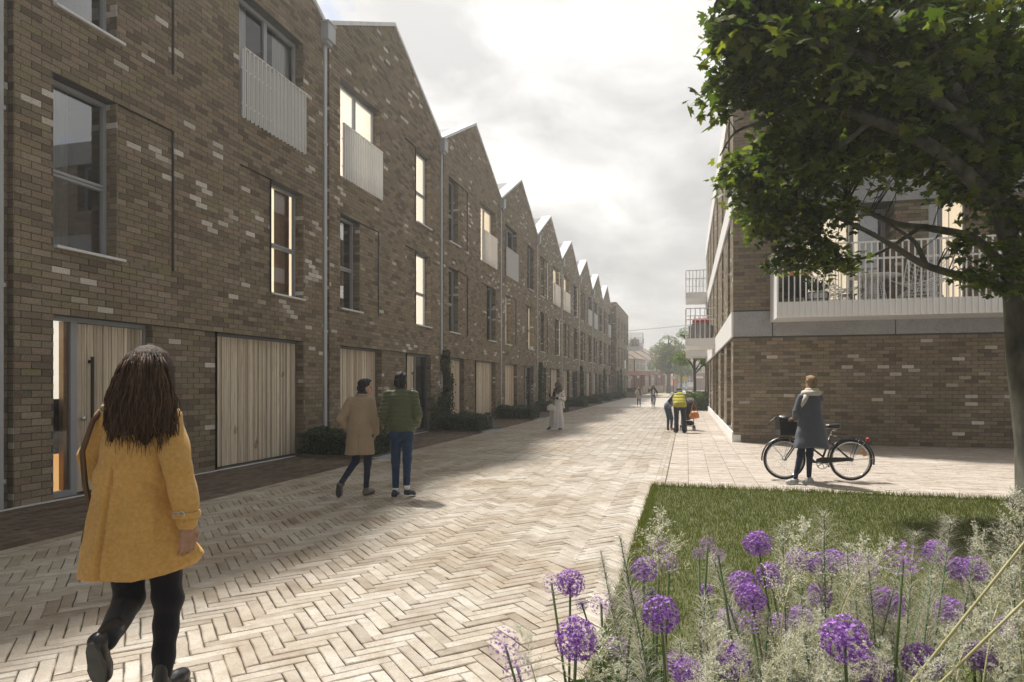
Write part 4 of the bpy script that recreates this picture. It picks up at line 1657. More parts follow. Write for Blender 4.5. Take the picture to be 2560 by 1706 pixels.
# sofa with a red cushion on the near one
M['sofa'] = mat('sofa_grey', (0.20, 0.19, 0.195), (0.27, 0.26, 0.26), 14, 0.9)
M['red'] = mat('red_fabric', (0.34, 0.02, 0.03), (0.42, 0.035, 0.045), 14, 0.85)
t = empty('sofa', (0.64, 31.2, 3.40), 0, 'rounded grey sofa on the near white balcony of the street side', 'sofa')
LOCAL[0] = True
m = MB()
m.lathe([(0.0, 0.12), (0.42, 0.12), (0.44, 0.5), (0.0, 0.52)], 24)
m.build('seat', M['sofa'], t, True)
m = MB()
for i in range(13):
    a = math.pi + math.pi * i / 12
    x, y = 0.45 * math.cos(a), 0.40 * math.sin(a)
    m.tube([(x, y, 0.15), (x * 1.06, y * 1.06, 0.85), (x * 1.04, y * 1.04, 1.02 - 0.1 * abs(math.cos(a)) ** 3)], [0.075, 0.075, 0.06], 8)
m.build('backrest', M['sofa'], t, True)
for a in range(4):
    q = a * math.pi / 2 + .78
    m = MB(); m.tube([(0.3 * math.cos(q), 0.3 * math.sin(q), 0.14), (0.33 * math.cos(q), 0.33 * math.sin(q), 0.0)], 0.02, 6)
    m.build('leg', M['black'], t)
LOCAL[0] = False
m = MB(); m.bevbox(-.38, .38, -.09, .09, -.10, .10, 0.04)
c = m.build('cushion_roll', M['red'], None, True, loc=(0.64, 30.85, 4.50))
tag(c, 'red cushion lying on top of the grey sofa back', 'cushion')
for (dx, rz, lab) in ((0.55, 0.4, 'dark chair nearest the house wall on the far railed balcony'), (1.55, -0.5, 'dark round backed chair at the outer end of the far railed balcony')):
    wc = wire_chair(1300, 0, rz, lab, 1.2, 'black')
    wc['group'] = 'dark chairs on the far balcony'
    wc.location = (BX + dx, BY1 - 1.2, 6.31)
# the overhead wire
w = MB()
p0, p1 = Vector((BX, BY1 - 1, 9.0)), Vector((24, 118, 17))
w.tube([p0.lerp(p1, i / 16) - Vector((0, 0, 1.2 * math.sin(math.pi * i / 16))) for i in range(17)], 0.03, 4)
tag(w.build('overhead_wire', M['black']), 'thin dark overhead wire from the flat roofed block across the street', 'wire')
# ================================================================== far end: old terrace, cars, signs
M['red_brick'] = mat('red_brick', (0.30, 0.12, 0.065), (0.40, 0.17, 0.10), 1.2, 0.9)
M['render'] = mat('pebble_dash', (0.50, 0.42, 0.32), (0.60, 0.52, 0.41), 1.5, 0.95)
M['tile'] = mat('roof_tiles', (0.17, 0.13, 0.10), (0.25, 0.19, 0.15), 1.2, 0.85)
M['red_tile'] = mat('red_tiles', (0.32, 0.14, 0.09), (0.40, 0.20, 0.13), 2, 0.85)
M['white_paint'] = mat('white_paint', (0.74, 0.74, 0.73), (0.80, 0.80, 0.79), 2, 0.5)
M['garden_wall'] = mat('garden_wall', (0.23, 0.18, 0.13), (0.30, 0.24, 0.18), 2, 0.9)
M['dark_glass'] = mat('dark_glass', (0.10, 0.12, 0.14), (0.16, 0.18, 0.20), 2, 0.12)


def old_house(p, rz, w, label, cream=False, mirror=False, z0=0.6):
    """two storey inter-war terraced house; local x along the street, -y is the front"""
    h = empty('old_house', (p[0], p[1], z0), rz, label, 'house', 'old terraced houses beyond the crossing')
    LOCAL[0] = True
    X = (lambda x: w - x) if mirror else (lambda x: x)

    def bx(m, x0, x1, *r):
        a, b = X(x0), X(x1)
        m.box(min(a, b), max(a, b), *r)
    e = 5.3
    m = MB(); bx(m, 0, w, 0, 8, -0.8, 2.6); m.build('ground_floor', M['red_brick'], h)
    m = MB(); bx(m, 0, w, 0.02, 8, 2.6, e); m.build('upper_wall', M['white_paint' if cream else 'render'], h)
    m = MB(); m.add([(0, -0.35, e - 0.1), (w, -0.35, e - 0.1), (w, 4, e + 2.6), (0, 4, e + 2.6), (0, 8.3, e - 0.1), (w, 8.3, e - 0.1)], [(0, 1, 2, 3), (3, 2, 5, 4), (0, 3, 4), (1, 5, 2)])
    m.build('roof', M['tile'], h)
    m = MB(); m.add([(0, -1.0, 2.55), (w, -1.0, 2.55), (w, 0.03, 3.2), (0, 0.03, 3.2), (0, 0.0, 2.5), (w, 0.0, 2.5)], [(0, 1, 2, 3), (0, 3, 4), (1, 5, 2), (0, 4, 5, 1)])
    m.build('tiled_canopy', M['red_tile'], h)
    m = MB(); bx(m, w - 0.55, w + 0.55, 3.3, 4.7, e + 1.6, e + 3.9); ch = m.build('chimney', M['red_brick'], h)
    for q in (-0.3, 0, 0.3):
        m = MB(); m.lathe([(0.11, 0), (0.13, 0.4), (0.09, 0.42)], 8, (X(w + q), 4, e + 3.9)); m.build('chimney_pot', M['red_tile'], ch)

    def win(x0, x1, z, zt, y, n, bay=0.0):
        f = MB()
        xs = [x0 + (x1 - x0) * i / n for i in range(n + 1)]
        for x in xs:
            bx(f, x - 0.05, x + 0.05, y - 0.06, y, z + .06, zt - .06)
        for zz in (z, zt - 0.06):
            bx(f, x0 - 0.05, x1 + 0.05, y - 0.065, y, zz, zz + 0.06)
        zz = z + (zt - z) * 0.68
        for i in range(n):
            bx(f, xs[i] + .05, xs[i + 1] - .05, y - 0.055, y, zz, zz + 0.07)
        fo = f.build('window', M['white_paint'], h)
        for i in range(n):
            g_ = MB(); bx(g_, xs[i] + .04, xs[i + 1] - .04, y - 0.03, y - 0.01, z + 0.05, zt - 0.05); g_.build('pane', M['dark_glass'], fo)
    # bay below and above
    m = MB(); bx(m, 0.8, 3.8, -0.7, 0.05, -0.8, 0.55); bx(m, 0.8, 1.05, -0.7, .05, 0.55, 2.5); bx(m, 3.55, 3.8, -0.7, .05, .55, 2.5); m.build('bay', M['red_brick'], h)
    win(1.1, 3.5, 0.6, 2.45, -0.62, 4)
    win(1.1, 3.5, 3.4, 4.95, -0.02, 4)
    win(5.2, 6.4, 3.5, 4.9, 0.0, 2)
    m = MB(); bx(m, 5.2, 6.2, -0.05, 0.02, -0.5, 2.0); d = m.build('door', M['brown_frame'], h)
    m = MB(); bx(m, 5.1, 6.7, -0.10, -0.051, 2.0, 2.45); m.build('door_head', M['white_paint'], d)
    m = MB(); bx(m, w - 0.06, w + 0.06, -0.12, 0.0, -0.5, e); m.build('downpipe', M['black'], h)
    LOCAL[0] = False
    return h


P0, P1 = Vector((-9.6, 99.0, 0)), Vector((-2.6, 141, 0))
dirv = (P1 - P0).normalized()
rz = math.atan2(dirv.y, dirv.x)
labs = ['nearest old terraced house, partly behind the flat roofed block', 'second old terraced house, with chimney at its left end', 'cream fronted old terraced house beside the pale tree', 'old terraced house mostly hidden behind the pale tree', 'farthest old terraced house, behind the street trees']
for i in range(4):
    old_house(P0 + dirv * (i * 8.4), rz, 8.4, labs[i], cream=(i == 2), mirror=bool(i % 2), z0=0.35 + 0.12 * i)
h = old_house((-2.8, 156, 0), R(12), 8.4, 'old red brick house facing down the street, between the trees', z0=0.8)
for i in range(2):
    h = old_house((1.5 + i * 8.6, 232 + i * 1.5, 0), R(4), 8.4, ('distant white house at the end of the road', 'distant red roofed house seen under the street trees')[i], cream=True, z0=2.5)
    h['group'] = 'distant houses at the end of the road'
# garden walls and planter
for (y0, y1, x, lab) in ((97.5, 112, -6.4, 'low brown garden wall near the cyclist'), (112.8, 130, -3.9, 'low brown garden wall behind the pale tree')):
    m = MB()
    m.box(0, y1 - y0, -0.25, 0, -0.05, 1.15)
    m.box(0, y1 - y0, -0.28, 0.03, 1.15, 1.22)
    o = tag(m.build('garden_wall', M['garden_wall'], None, loc=(x, y0, 0)), lab, 'wall')
    o.rotation_euler = (0, 0, rz)
for (y0) in (112.1,):
    m = MB(); m.box(-4.25, -3.7, y0, y0 + 0.5, -0.05, 1.5); m.box(-4.3, -3.65, y0 - .05, y0 + 0.55, 1.5, 1.6)
    tag(m.build('gate_pier', M['red_brick']), 'red brick gate pier between the garden walls', 'pier')
pl = empty('brick_planter', (-6.0, 76.0, 0), 0, 'raised brown brick planter with dark shrubs at the end of the terrace', 'planter')
m = MB(); m.box(-6.65, -5.35, 75.2, 76.3, 0, 0.62); m.build('box', M['garden_wall'], pl)
m = MB(); m.box(-6.70, -5.30, 75.15, 76.35, 0.62, 0.68); m.build('rim', M['garden_wall'], pl)
V, F = leaf_cloud(900, lambda r, n: np.stack([-6.0 + r.uniform(-.6, .6, n), 75.75 + r.uniform(-.5, .5, n), 0.68 + r.uniform(0, .42, n)], 1), 0.14, 15)
tag(obj('shrub', np_mesh('shrub', V, F), M['hedge'], pl), kind='stuff')
# cars
M['tail'] = mat('tail_light', (0.35, 0.02, 0.02), None, 1, 0.3)
M['plate'] = mat('yellow_plate', (0.70, 0.50, 0.05), None, 1, 0.5)


def car(loc, rz, col, label, rear=True):
    c = empty('parked_car', loc, rz, label, 'car', 'parked cars along the far road')
    LOCAL[0] = True
    paint = mat('car_paint', col, tuple(x * 1.08 for x in col), 1, 0.25, 0, 60, 0.3)
    prof = [(-2.05, 0.35), (-2.1, 0.62), (-2.0, 0.93), (-1.55, 0.98), (1.0, 0.96), (1.75, 0.84), (2.02, 0.66), (2.05, 0.35)]
    m = MB()
    hw = [0.80, 0.86, 0.86, 0.85, 0.85, 0.83, 0.78, 0.78]
    vs = []
    for (y, z), w in zip(prof, hw):
        vs += [(-w, y, z), (w, y, z)]
    n = len(prof)
    fs = [(2 * i, 2 * i + 1, 2 * i + 3, 2 * i + 2) for i in range(n - 1)]
    fs += [tuple(2 * i for i in range(n)), tuple(2 * i + 1 for i in reversed(range(n))), (0, 2 * n - 2, 2 * n - 1, 1)]
    m.add(vs, fs)
    b = m.build('body', paint, c)
    b.modifiers.new('bevel', 'BEVEL').width = 0.06
    m = MB()
    lo = [(-1.62, 0.97), (1.05, 0.95)]
    hi = [(-1.05, 1.43), (0.35, 1.45)]
    vs = [(-.82, lo[0][0], lo[0][1]), (.82, lo[0][0], lo[0][1]), (.82, lo[1][0], lo[1][1]), (-.82, lo[1][0], lo[1][1]),
          (-.60, hi[0][0], hi[0][1]), (.60, hi[0][0], hi[0][1]), (.60, hi[1][0], hi[1][1]), (-.60, hi[1][0], hi[1][1])]
    m.add(vs, [(0, 1, 5, 4), (1, 2, 6, 5), (2, 3, 7, 6), (3, 0, 4, 7)])
    m.build('windows', M['dark_glass'], c)
    m = MB(); m.add([(x * 1.02, y * 1.02, z + 0.005) for x, y, z in vs[4:]] + [(x * .9, y * .9, z + .05) for x, y, z in vs[4:]], [(0, 1, 5, 4), (1, 2, 6, 5), (2, 3, 7, 6), (3, 0, 4, 7), (4, 5, 6, 7)])
    m.build('roof', paint, c)
    for sx in (-1, 1):
        for y in (-1.28, 1.3):
            m = MB(); m.torus((sx * 0.76, y, 0.31), 0.22, 0.10, 22, 8, 'x'); w = m.build('wheel', M['rubber'], c, True)
            m = MB(); m.lathe([(0.0, 0.06), (0.19, 0.05), (0.20, 0.0)], 16, (sx * 0.80, y, 0.31), 'x'); m.build('rim', M['steel'], w, True)
        m = MB(); m.bevbox(sx * 0.66 - 0.15, sx * 0.66 + 0.15, -2.12, -1.98, 0.68, 0.86, 0.02); m.build('tail_light', M['tail'], c)
        m = MB(); m.bevbox(sx * 0.60 - 0.17, sx * 0.60 + 0.17, 1.88, 2.03, 0.60, 0.74, 0.02); m.build('headlight', M['chrome'], c)
        m = MB(); m.bevbox(sx * 0.93 - 0.09, sx * 0.93 + 0.09, 0.62, 0.74, 0.98, 1.10, 0.02); m.build('wing_mirror', paint, c)
    m = MB(); m.box(-.26, .26, -2.125, -2.10, 0.62, 0.74); m.build('number_plate', M['plate'], c)
    LOCAL[0] = False


car((-0.75, 127, 0.05), R(-4), (0.36, 0.40, 0.44), 'silver blue saloon parked beyond the yellow vest, with a yellow plate')
car((0.9, 150, 0.3), R(-2), (0.45, 0.45, 0.45), 'pale grey car parked just behind the silver blue saloon')
car((2.6, 175, 0.6), R(-2), (0.55, 0.55, 0.55), 'white car parked farther up the road on the left')
car((7.9, 118, 0.1), R(3), (0.06, 0.065, 0.075), 'dark car parked on the right beside the tree trunk')
car((9.2, 140, 0.3), R(3), (0.30, 0.31, 0.33), 'grey car parked behind the dark one on the right')
# post, yellow sign, white nameplate
m = MB(); m.tube([(-2.0, 107, 0), (-2.0, 107, 4.2)], 0.07, 8); 
po = empty('sign_post', (-2.0, 107, 0), 0, 'dark slim sign post beside the pale street tree', 'post')
m.build('pole', M['black'], po, True)
m = MB(); m.box(-2.3, -1.7, 106.9, 106.94, 2.3, 2.75); m.build('sign_plate', M['sill'], po)
m = MB(); m.box(-1.5, 0.2, 124.0, 124.08, 2.0, 4.6)
M['yellow_sign'] = mat('yellow_sign', (0.62, 0.46, 0.04), (0.66, 0.5, 0.06), 2, 0.6)
ys = empty('notice_board', (-0.6, 124, 0), 0, 'yellow notice board standing behind the sign post', 'sign')
m.build('board', M['yellow_sign'], ys)
m = MB(); m.tube([(-1.3, 124.1, 0), (-1.3, 124.1, 4.5)], 0.05, 6); m.build('pole', M['black'], ys)
m = MB(); m.box(-0.02, 0.42, 40.66, 40.70, 0.62, 0.78)
tag(m.build('nameplate', M['white_paint']), 'small white nameplate in front of the bright green hedge', 'sign')
# ================================================================== hedges, climbers, trees
def box_cloud(n, sx, sy, sz, shell=0.75):
    """points near the skin of a rounded box, a few inside"""
    def fn(r, n):
        P = r.uniform(-1, 1, (n, 3))
        P[:, 2] = r.uniform(0.02, 1, n)
        k = r.random(n) < shell
        ax = r.choice(4, n, p=(.27, .27, .13, .33))
        sg = np.sign(r.uniform(-1, 1, n))
        for a in (0, 1):
            q = k & (ax == a)
            P[q, a] = sg[q] * r.uniform(0.88, 1.06, q.sum())
        q = k & (ax == 2); P[q, 1] = -r.uniform(0.88, 1.06, q.sum())
        q = k & (ax == 3); P[q, 2] = r.uniform(0.88, 1.07, q.sum())
        wob = 0.05 * np.sin(P[:, 0] * 5 + P[:, 1] * 3)
        return P * np.array([sx / 2, sy / 2, sz]) + np.stack([wob * .4, wob * .4, wob], 1)
    return fn


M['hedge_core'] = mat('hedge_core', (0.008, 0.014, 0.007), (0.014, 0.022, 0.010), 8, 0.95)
HV = {}


def hedge(x0, x1, y0, y1, h, label, leafs, mkey='hedge', size=0.055, kerb=True, cat='hedge', grp='low clipped hedges along the terrace'):
    t = empty('hedge', ((x0 + x1) / 2, (y0 + y1) / 2, 0), 0, label, cat, grp)
    LOCAL[0] = True
    key = (round(x1 - x0, 2), round(y1 - y0, 2), leafs, mkey)
    if key not in HV:
        V, F = leaf_cloud(leafs, box_cloud(leafs, x1 - x0, y1 - y0, h), size, len(HV) + 40, 0.6)
        V[:, 2] = np.maximum(V[:, 2], 0.0)
        HV[key] = np_mesh('foliage', V, F)
        HV[key].materials.append(M[mkey])
    tag(obj('foliage', HV[key], None, t), kind='stuff')
    a, b = (x1 - x0) / 2, (y1 - y0) / 2
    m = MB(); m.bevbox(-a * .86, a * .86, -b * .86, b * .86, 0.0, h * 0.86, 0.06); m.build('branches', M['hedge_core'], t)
    if kerb:
        m = MB(); m.box(-a - .07, a + .07, -b - .09, -b - .03, -0.02, 0.045); m.box(a + .02, a + .07, -b - .03, b, -0.02, 0.045)
        m.build('edging', M['far_dark'], t)
    LOCAL[0] = False
    return t


HL = ['low clipped hedge behind the man in the beige coat', 'low clipped hedge at the foot of the big climber', 'low clipped hedge by the fourth garage, left of the woman in the headscarf', 'low clipped hedge just behind the woman in the headscarf',
      'low clipped hedge at the fifth downpipe, right of the woman in the headscarf', 'low clipped hedge at the sixth downpipe', 'low clipped hedge at the seventh downpipe', 'low clipped hedge under the last climber on the terrace', 'low clipped hedge in front of the flat roofed block']
for k in range(1, 10):
    yb = Y0H + PITCH * k
    n = 9000 if k < 3 else (5000 if k < 5 else 2500)
    s = 0.05 if k < 3 else (0.065 if k < 5 else 0.09)
    hedge(FX + 0.12, FX + 1.86, yb - 1.25, yb + 0.15, 0.56, HL[k - 1], n, size=s)
# cobbled patches beside the hedges
M['cobble'] = mat('grey_cobble', (0.20, 0.215, 0.24), (0.34, 0.355, 0.38), 9, 0.8, 0.4, 60)
for i, k in enumerate((1, 2, 3)):
    yb = Y0H + PITCH * k
    t = empty('cobbled_patch', (-6.4, yb - 0.6, 0), 0, ('grey cobbled patch between the legs of the two walking men', 'grey cobbled patch beside the hedge of the big climber', 'grey cobbled patch beside the hedge left of the woman in the headscarf')[i], 'cobbles', 'grey cobbled patches')
    LOCAL[0] = True
    me = []
    for q in range(4):
        m = MB(); m.bevbox(-.048, .048, -.062, .062, -0.02, 0.012 + 0.002 * q, 0.012); x = m.mesh('cobble'); x.materials.append(M['cobble']); me.append(x)
    for a in range(4):
        for b in range(10):
            o = bpy.data.objects.new('cobble', rng.choice(me))
            o.location = (-0.21 + a * 0.115, -0.62 + b * 0.142 + (0.07 if a % 2 else 0), rng.uniform(0.0, .004))
            o.rotation_euler = (0, 0, rng.uniform(-.08, .08))
            link(o, t)
    LOCAL[0] = False
hedge(0.02, 1.2, 40.8, 47.5, 1.0, 'bright green leafy hedge at the corner of the apartment block', 9000, 'bright_hedge', 0.13, False, 'hedge', 'corner hedge')


def climber(yc, w, h, label, n, size, foot=0.0, x=None, seed=0):
    """evergreen climber on the wall: uneven column of leaves with a bushy foot and woody stems"""
    X0 = (FX if x is None else x)
    t = empty('climbing_plant', (X0, yc, 0), 0, label, 'climber', 'climbing plants on the terrace walls')
    LOCAL[0] = True
    lob = [(random.Random(seed + i).uniform(-.3, .3) * w, random.Random(seed * 3 + i).uniform(0.35, 0.62) * w) for i in range(9)]

    def fn(r, n):
        z = r.random(n) ** 1.05 * h
        i = np.clip((z / h * 8).astype(int), 0, 8)
        f = z / h * 8 - i
        c0 = np.array([l[0] for l in lob]); w0 = np.array([l[1] for l in lob])
        j = np.minimum(i + 1, 8)
        c = c0[i] * (1 - f) + c0[j] * f
        ww = (w0[i] * (1 - f) + w0[j] * f) * (1 - 0.35 * (z / h) ** 3)
        y = c + r.uniform(-1, 1, n) * ww
        xx = 0.02 + abs(r.normal(0, 0.5, n)) * 0.24 * (1.05 - 0.5 * z / h)
        if foot:
            q = r.random(n) < 0.30
            y = np.where(q, r.uniform(-foot, 0.2, n), y)
            z = np.where(q, np.abs(r.normal(0, 0.55, n)) * (0.6 + 0.9 * r.random(n)), z)
        return np.stack([xx, y, z], 1)
    V, F = leaf_cloud(n, fn, size, 100 + seed, 0.62)
    tag(obj('foliage', np_mesh('foliage', V, F), M['ivy'], t), kind='stuff')
    for k in range(5):
        m = MB()
        r = random.Random(seed * 7 + k)
        y = r.uniform(-.15, .15)
        pts = []
        for i in range(12):
            y += r.uniform(-.09, .09)
            pts.append((0.04 + r.uniform(0, .05), y, h * 0.93 * i / 11))
        m.tube(pts, [0.016 * (1 - i / 14) for i in range(12)], 5)
        m.build('stem', M['dark_bark'], t, True)
    LOCAL[0] = False


climber(22.42, 0.95, 2.85, 'tall dark climber round the downpipe of the third house, behind the green jacket', 5200, 0.085, 1.5, seed=1)
climber(38.35, 0.95, 2.9, 'dark climber just left of the woman in the headscarf', 2600, 0.11, 0.6, seed=2)
climber(54.0, 1.1, 3.1, 'dark climber right of the woman in the headscarf', 1800, 0.14, 0.5, seed=3)
climber(69.7, 1.3, 3.2, 'dark climber near the far end of the gabled terrace', 1400, 0.16, 0.5, seed=4)
climber(78.4, 1.2, 3.1, 'left one of the two climbers on the flat roofed block', 1000, 0.18, 0.4, x=BX, seed=5)
climber(82.0, 1.3, 3.4, 'right one of the two climbers on the flat roofed block', 1000, 0.18, 0.4, x=BX, seed=6)


def street_tree(loc, h, trunk, crown, label, mkey, n, size, seed, bark='dark_bark', grp='street trees'):
    """crown: list of (dx, dy, z, rx, rz)"""
    t = empty('street_tree', loc, 0, label, 'tree', grp)
    LOCAL[0] = True
    r = random.Random(seed)
    m = MB()
    zf = min(c[2] for c in crown) * 0.92
    m.tube([(0, 0, -0.1), (0.02, 0.0, zf * .5), (-0.02, 0.01, zf), (0.02, 0, zf + (h - zf) * .5), (0, 0, h * .92)], [trunk * 1.25, trunk, trunk * .85, trunk * .5, trunk * .15], 9)
    for (dx, dy, z, rx, rz_) in crown:
        for q in range(3):
            e = Vector((dx + r.uniform(-.5, .5) * rx, dy + r.uniform(-.5, .5) * rx, z + r.uniform(-.2, .6) * rz_))
            s0 = Vector((0, 0, max(zf * .75, e.z - 0.9 * math.hypot(e.x, e.y) - .3)))
            m.tube([s0, s0.lerp(e, .5) + Vector((0, 0, .12)), e], [trunk * .42, trunk * .3, trunk * .1], 5)
    m.build('trunk', M[bark], t, True)

    def fn(rr, n):
        w = np.array([c[3] ** 2 * c[4] for c in crown]); w /= w.sum()
        i = rr.choice(len(crown), n, p=w)
        C = np.array([c[:3] for c in crown])[i]
        Rr = np.array([(c[3], c[3], c[4]) for c in crown])[i]
        d = rr.normal(size=(n, 3)); d /= np.linalg.norm(d, axis=1)[:, None]
        rad = rr.random(n) ** 0.45
        # clumps: snap most leaves towards sub-centres so that gaps open
        P = C + d * Rr * rad[:, None]
        g = np.array([[noise.noise(Vector(p * 1.6 / max(0.5, Rr[0, 0]) + np.array([seed, 0, 0]))) for p in P]])[0]
        keep = g > -0.10
        Q = P[keep]
        return Q[rr.integers(0, len(Q), n)] + rr.normal(0, size * .5, (n, 3))
    V, F = leaf_cloud(n, fn, size, seed, 0.6)
    tag(obj('crown', np_mesh('crown', V, F), M[mkey], t), kind='stuff')
    LOCAL[0] = False


street_tree((-2.7, 105, 0), 9.6, 0.30, [(-0.9, 0, 6.4, 2.2, 1.7), (0.9, 0, 6.6, 2.2, 1.7), (0.0, 0, 7.9, 1.6, 1.3), (-1.4, 0, 4.4, 1.9, 1.3), (1.4, 0, 4.2, 2.0, 1.2), (0.3, .5, 5.3, 2.4, 1.4)],
            'pale hazy street tree in front of the old terraced houses', 'pale_leaf', 15000, 0.22, 21, 'bark')
street_tree((0.55, 47.0, 0), 5.6, 0.10, [(-0.9, 0, 3.35, 1.0, 0.5), (0.3, 0, 3.6, 1.1, 0.6), (0.9, 0.3, 3.3, 0.9, 0.5), (-0.5, 0.2, 4.5, 0.6, 0.55), (-0.75, 0, 5.0, 0.5, 0.5)],
            'slim dark trunked street tree rising from the bright green hedge', 'street_leaf', 5200, 0.105, 22)
street_tree((1.75, 62.0, 0), 6.2, 0.11, [(-0.4, 0, 4.0, 1.0, 0.7), (0.6, 0, 4.6, 1.2, 0.9), (-0.2, 0, 5.2, 0.8, 0.6)],
            'street tree close to the end of the apartment block, right of the other slim tree', 'street_leaf', 4500, 0.12, 23)
street_tree((-0.9, 121, 0), 6.5, 0.18, [(0, 0, 4.4, 2.3, 1.4), (1.5, 0, 3.8, 1.6, 1.0), (-1.4, 0, 4.0, 1.6, 1.0)], 'grey green tree beyond the silver blue saloon', 'pale_leaf', 7000, 0.24, 24, 'bark')
for (dx, dy, s) in ((2.3, 210, 1.0), (8.8, 215, 1.2)):
    street_tree((dx, dy, 1.2), 5.5, 0.2, [(0, 0, 3.6, 2.4, 1.8)], ('distant small tree at the left of the far road', 'distant small tree at the right of the far road')[dx > 5], 'pale_leaf', 900, 0.6, int(dy))
# ================================================================== the big maple on the right
MAPLE_OUT = [(0.0, 0.0), (0.16, 0.06), (0.46, -0.08), (0.40, 0.16), (0.62, 0.22), (0.50, 0.36), (0.58, 0.60), (0.34, 0.50), (0.22, 0.56), (0.16, 0.82), (0.0, 1.0)]
pts = MAPLE_OUT + [(-x, y) for x, y in MAPLE_OUT[-2:0:-1]]
LV = np.array([(x, y - 0.0, -0.22 * abs(x) ** 1.3 - 0.10 * y * y) for x, y in pts] + [(0, 0.34, 0.02)])
nP = len(pts)
LF = np.array([(i, (i + 1) % nP, nP) for i in range(nP)])
mp_loc = Vector((4.55, 9.95, 0))
maple = empty('maple_tree', mp_loc, 0, 'large dark leaved maple tree leaning over the lawn from the right edge', 'tree')
zt = mp_loc.y * CS - mp_loc.x * SN


def mp(u, v, dz=0.0):
    return at(u, v, zt + dz)


tm = MB()
base = Vector((mp_loc.x, mp_loc.y, -0.05))
fork = mp(2568, 690)
trunk_pts = [base, base + Vector((0.0, 0, 0.25)), base.lerp(fork, .3) + Vector((0.03, 0, 0)), base.lerp(fork, .65), fork, fork + Vector((0.08, 0, .35))]
tm.tube(trunk_pts, [0.50, 0.36, 0.325, 0.305, 0.27, 0.2], 20)
limbs = []      # (points, radii)


def limb(ps, r0, r1):
    limbs.append(([Vector(p) for p in ps], [r0 + (r1 - r0) * i / (len(ps) - 1) for i in range(len(ps))]))


limb([mp(2575, 700), mp(2610, 560, .2), mp(2650, 300, .3), mp(2680, 0, .3), mp(2700, -300, .2)], 0.24, 0.13)
limb([mp(2560, 700), mp(2510, 560, .1), mp(2470, 420, -.2), mp(2400, 250, -.5), mp(2300, 60, -.9), mp(2220, -150, -1.2)], 0.13, 0.04)
limb([mp(2525, 690), mp(2440, 600, .35), mp(2330, 572, .7), mp(2240, 560, .9), mp(2150, 520, 1.0), mp(2060, 470, 1.1), mp(1960, 440, 1.2)], 0.07, 0.014)
limb([mp(2520, 720), mp(2400, 690, .1), mp(2310, 662, .2), mp(2240, 620, .3), mp(2180, 585, .4), mp(2080, 540, .4), mp(1980, 520, .3), mp(1900, 505, .3)], 0.058, 0.012)
limb([mp(2315, 662, .2), mp(2290, 610, .25), mp(2260, 585, .3), mp(2200, 545, .4), mp(2120, 500, .5)], 0.034, 0.01)
limb([mp(2480, 500, -.1), mp(2350, 380, -.4), mp(2180, 300, -.6), mp(2000, 250, -.5), mp(1860, 210, -.4), mp(1770, 205, -.4)], 0.10, 0.015)
limb([mp(2430, 330, -.4), mp(2250, 180, -1.0), mp(2060, 110, -1.2), mp(1900, 70, -1.1), mp(1780, 60, -1.0)], 0.08, 0.015)
limb([mp(2640, 330, .3), mp(2480, 200, 1.2), mp(2300, 100, 1.9), mp(2100, -60, 2.2)], 0.10, 0.03)
limb([mp(2670, 60, .3), mp(2560, -150, -.8), mp(2400, -300, -1.6)], 0.09, 0.03)
limb([mp(2300, 570, .75), mp(2180, 640, .9), mp(2060, 650, .9), mp(1960, 630, .9)], 0.03, 0.008)
limb([mp(2000, 250, -.5), mp(1920, 300, -.4), mp(1840, 330, -.3), mp(1800, 390, -.3)], 0.03, 0.008)
limb([mp(2180, 300, -.6), mp(2080, 380, -.4), mp(1960, 430, -.2), mp(1860, 450, 0)], 0.04, 0.01)
for ps, rs in limbs:
    # smooth the limb a little
    q, rr = [], []
    for i in range(len(ps) - 1):
        a = ps[max(i - 1, 0)]; b = ps[i]; c = ps[i + 1]; d = ps[min(i + 2, len(ps) - 1)]
        for k in range(4):
            t = k / 4
            q.append(0.5 * ((2 * b) + (c - a) * t + (2 * a - 5 * b + 4 * c - d) * t * t + (3 * b - a - 3 * c + d) * t ** 3))
            rr.append(rs[i] + (rs[i + 1] - rs[i]) * t)
    q.append(ps[-1]); rr.append(rs[-1])
    tm.tube(q, rr, 10)
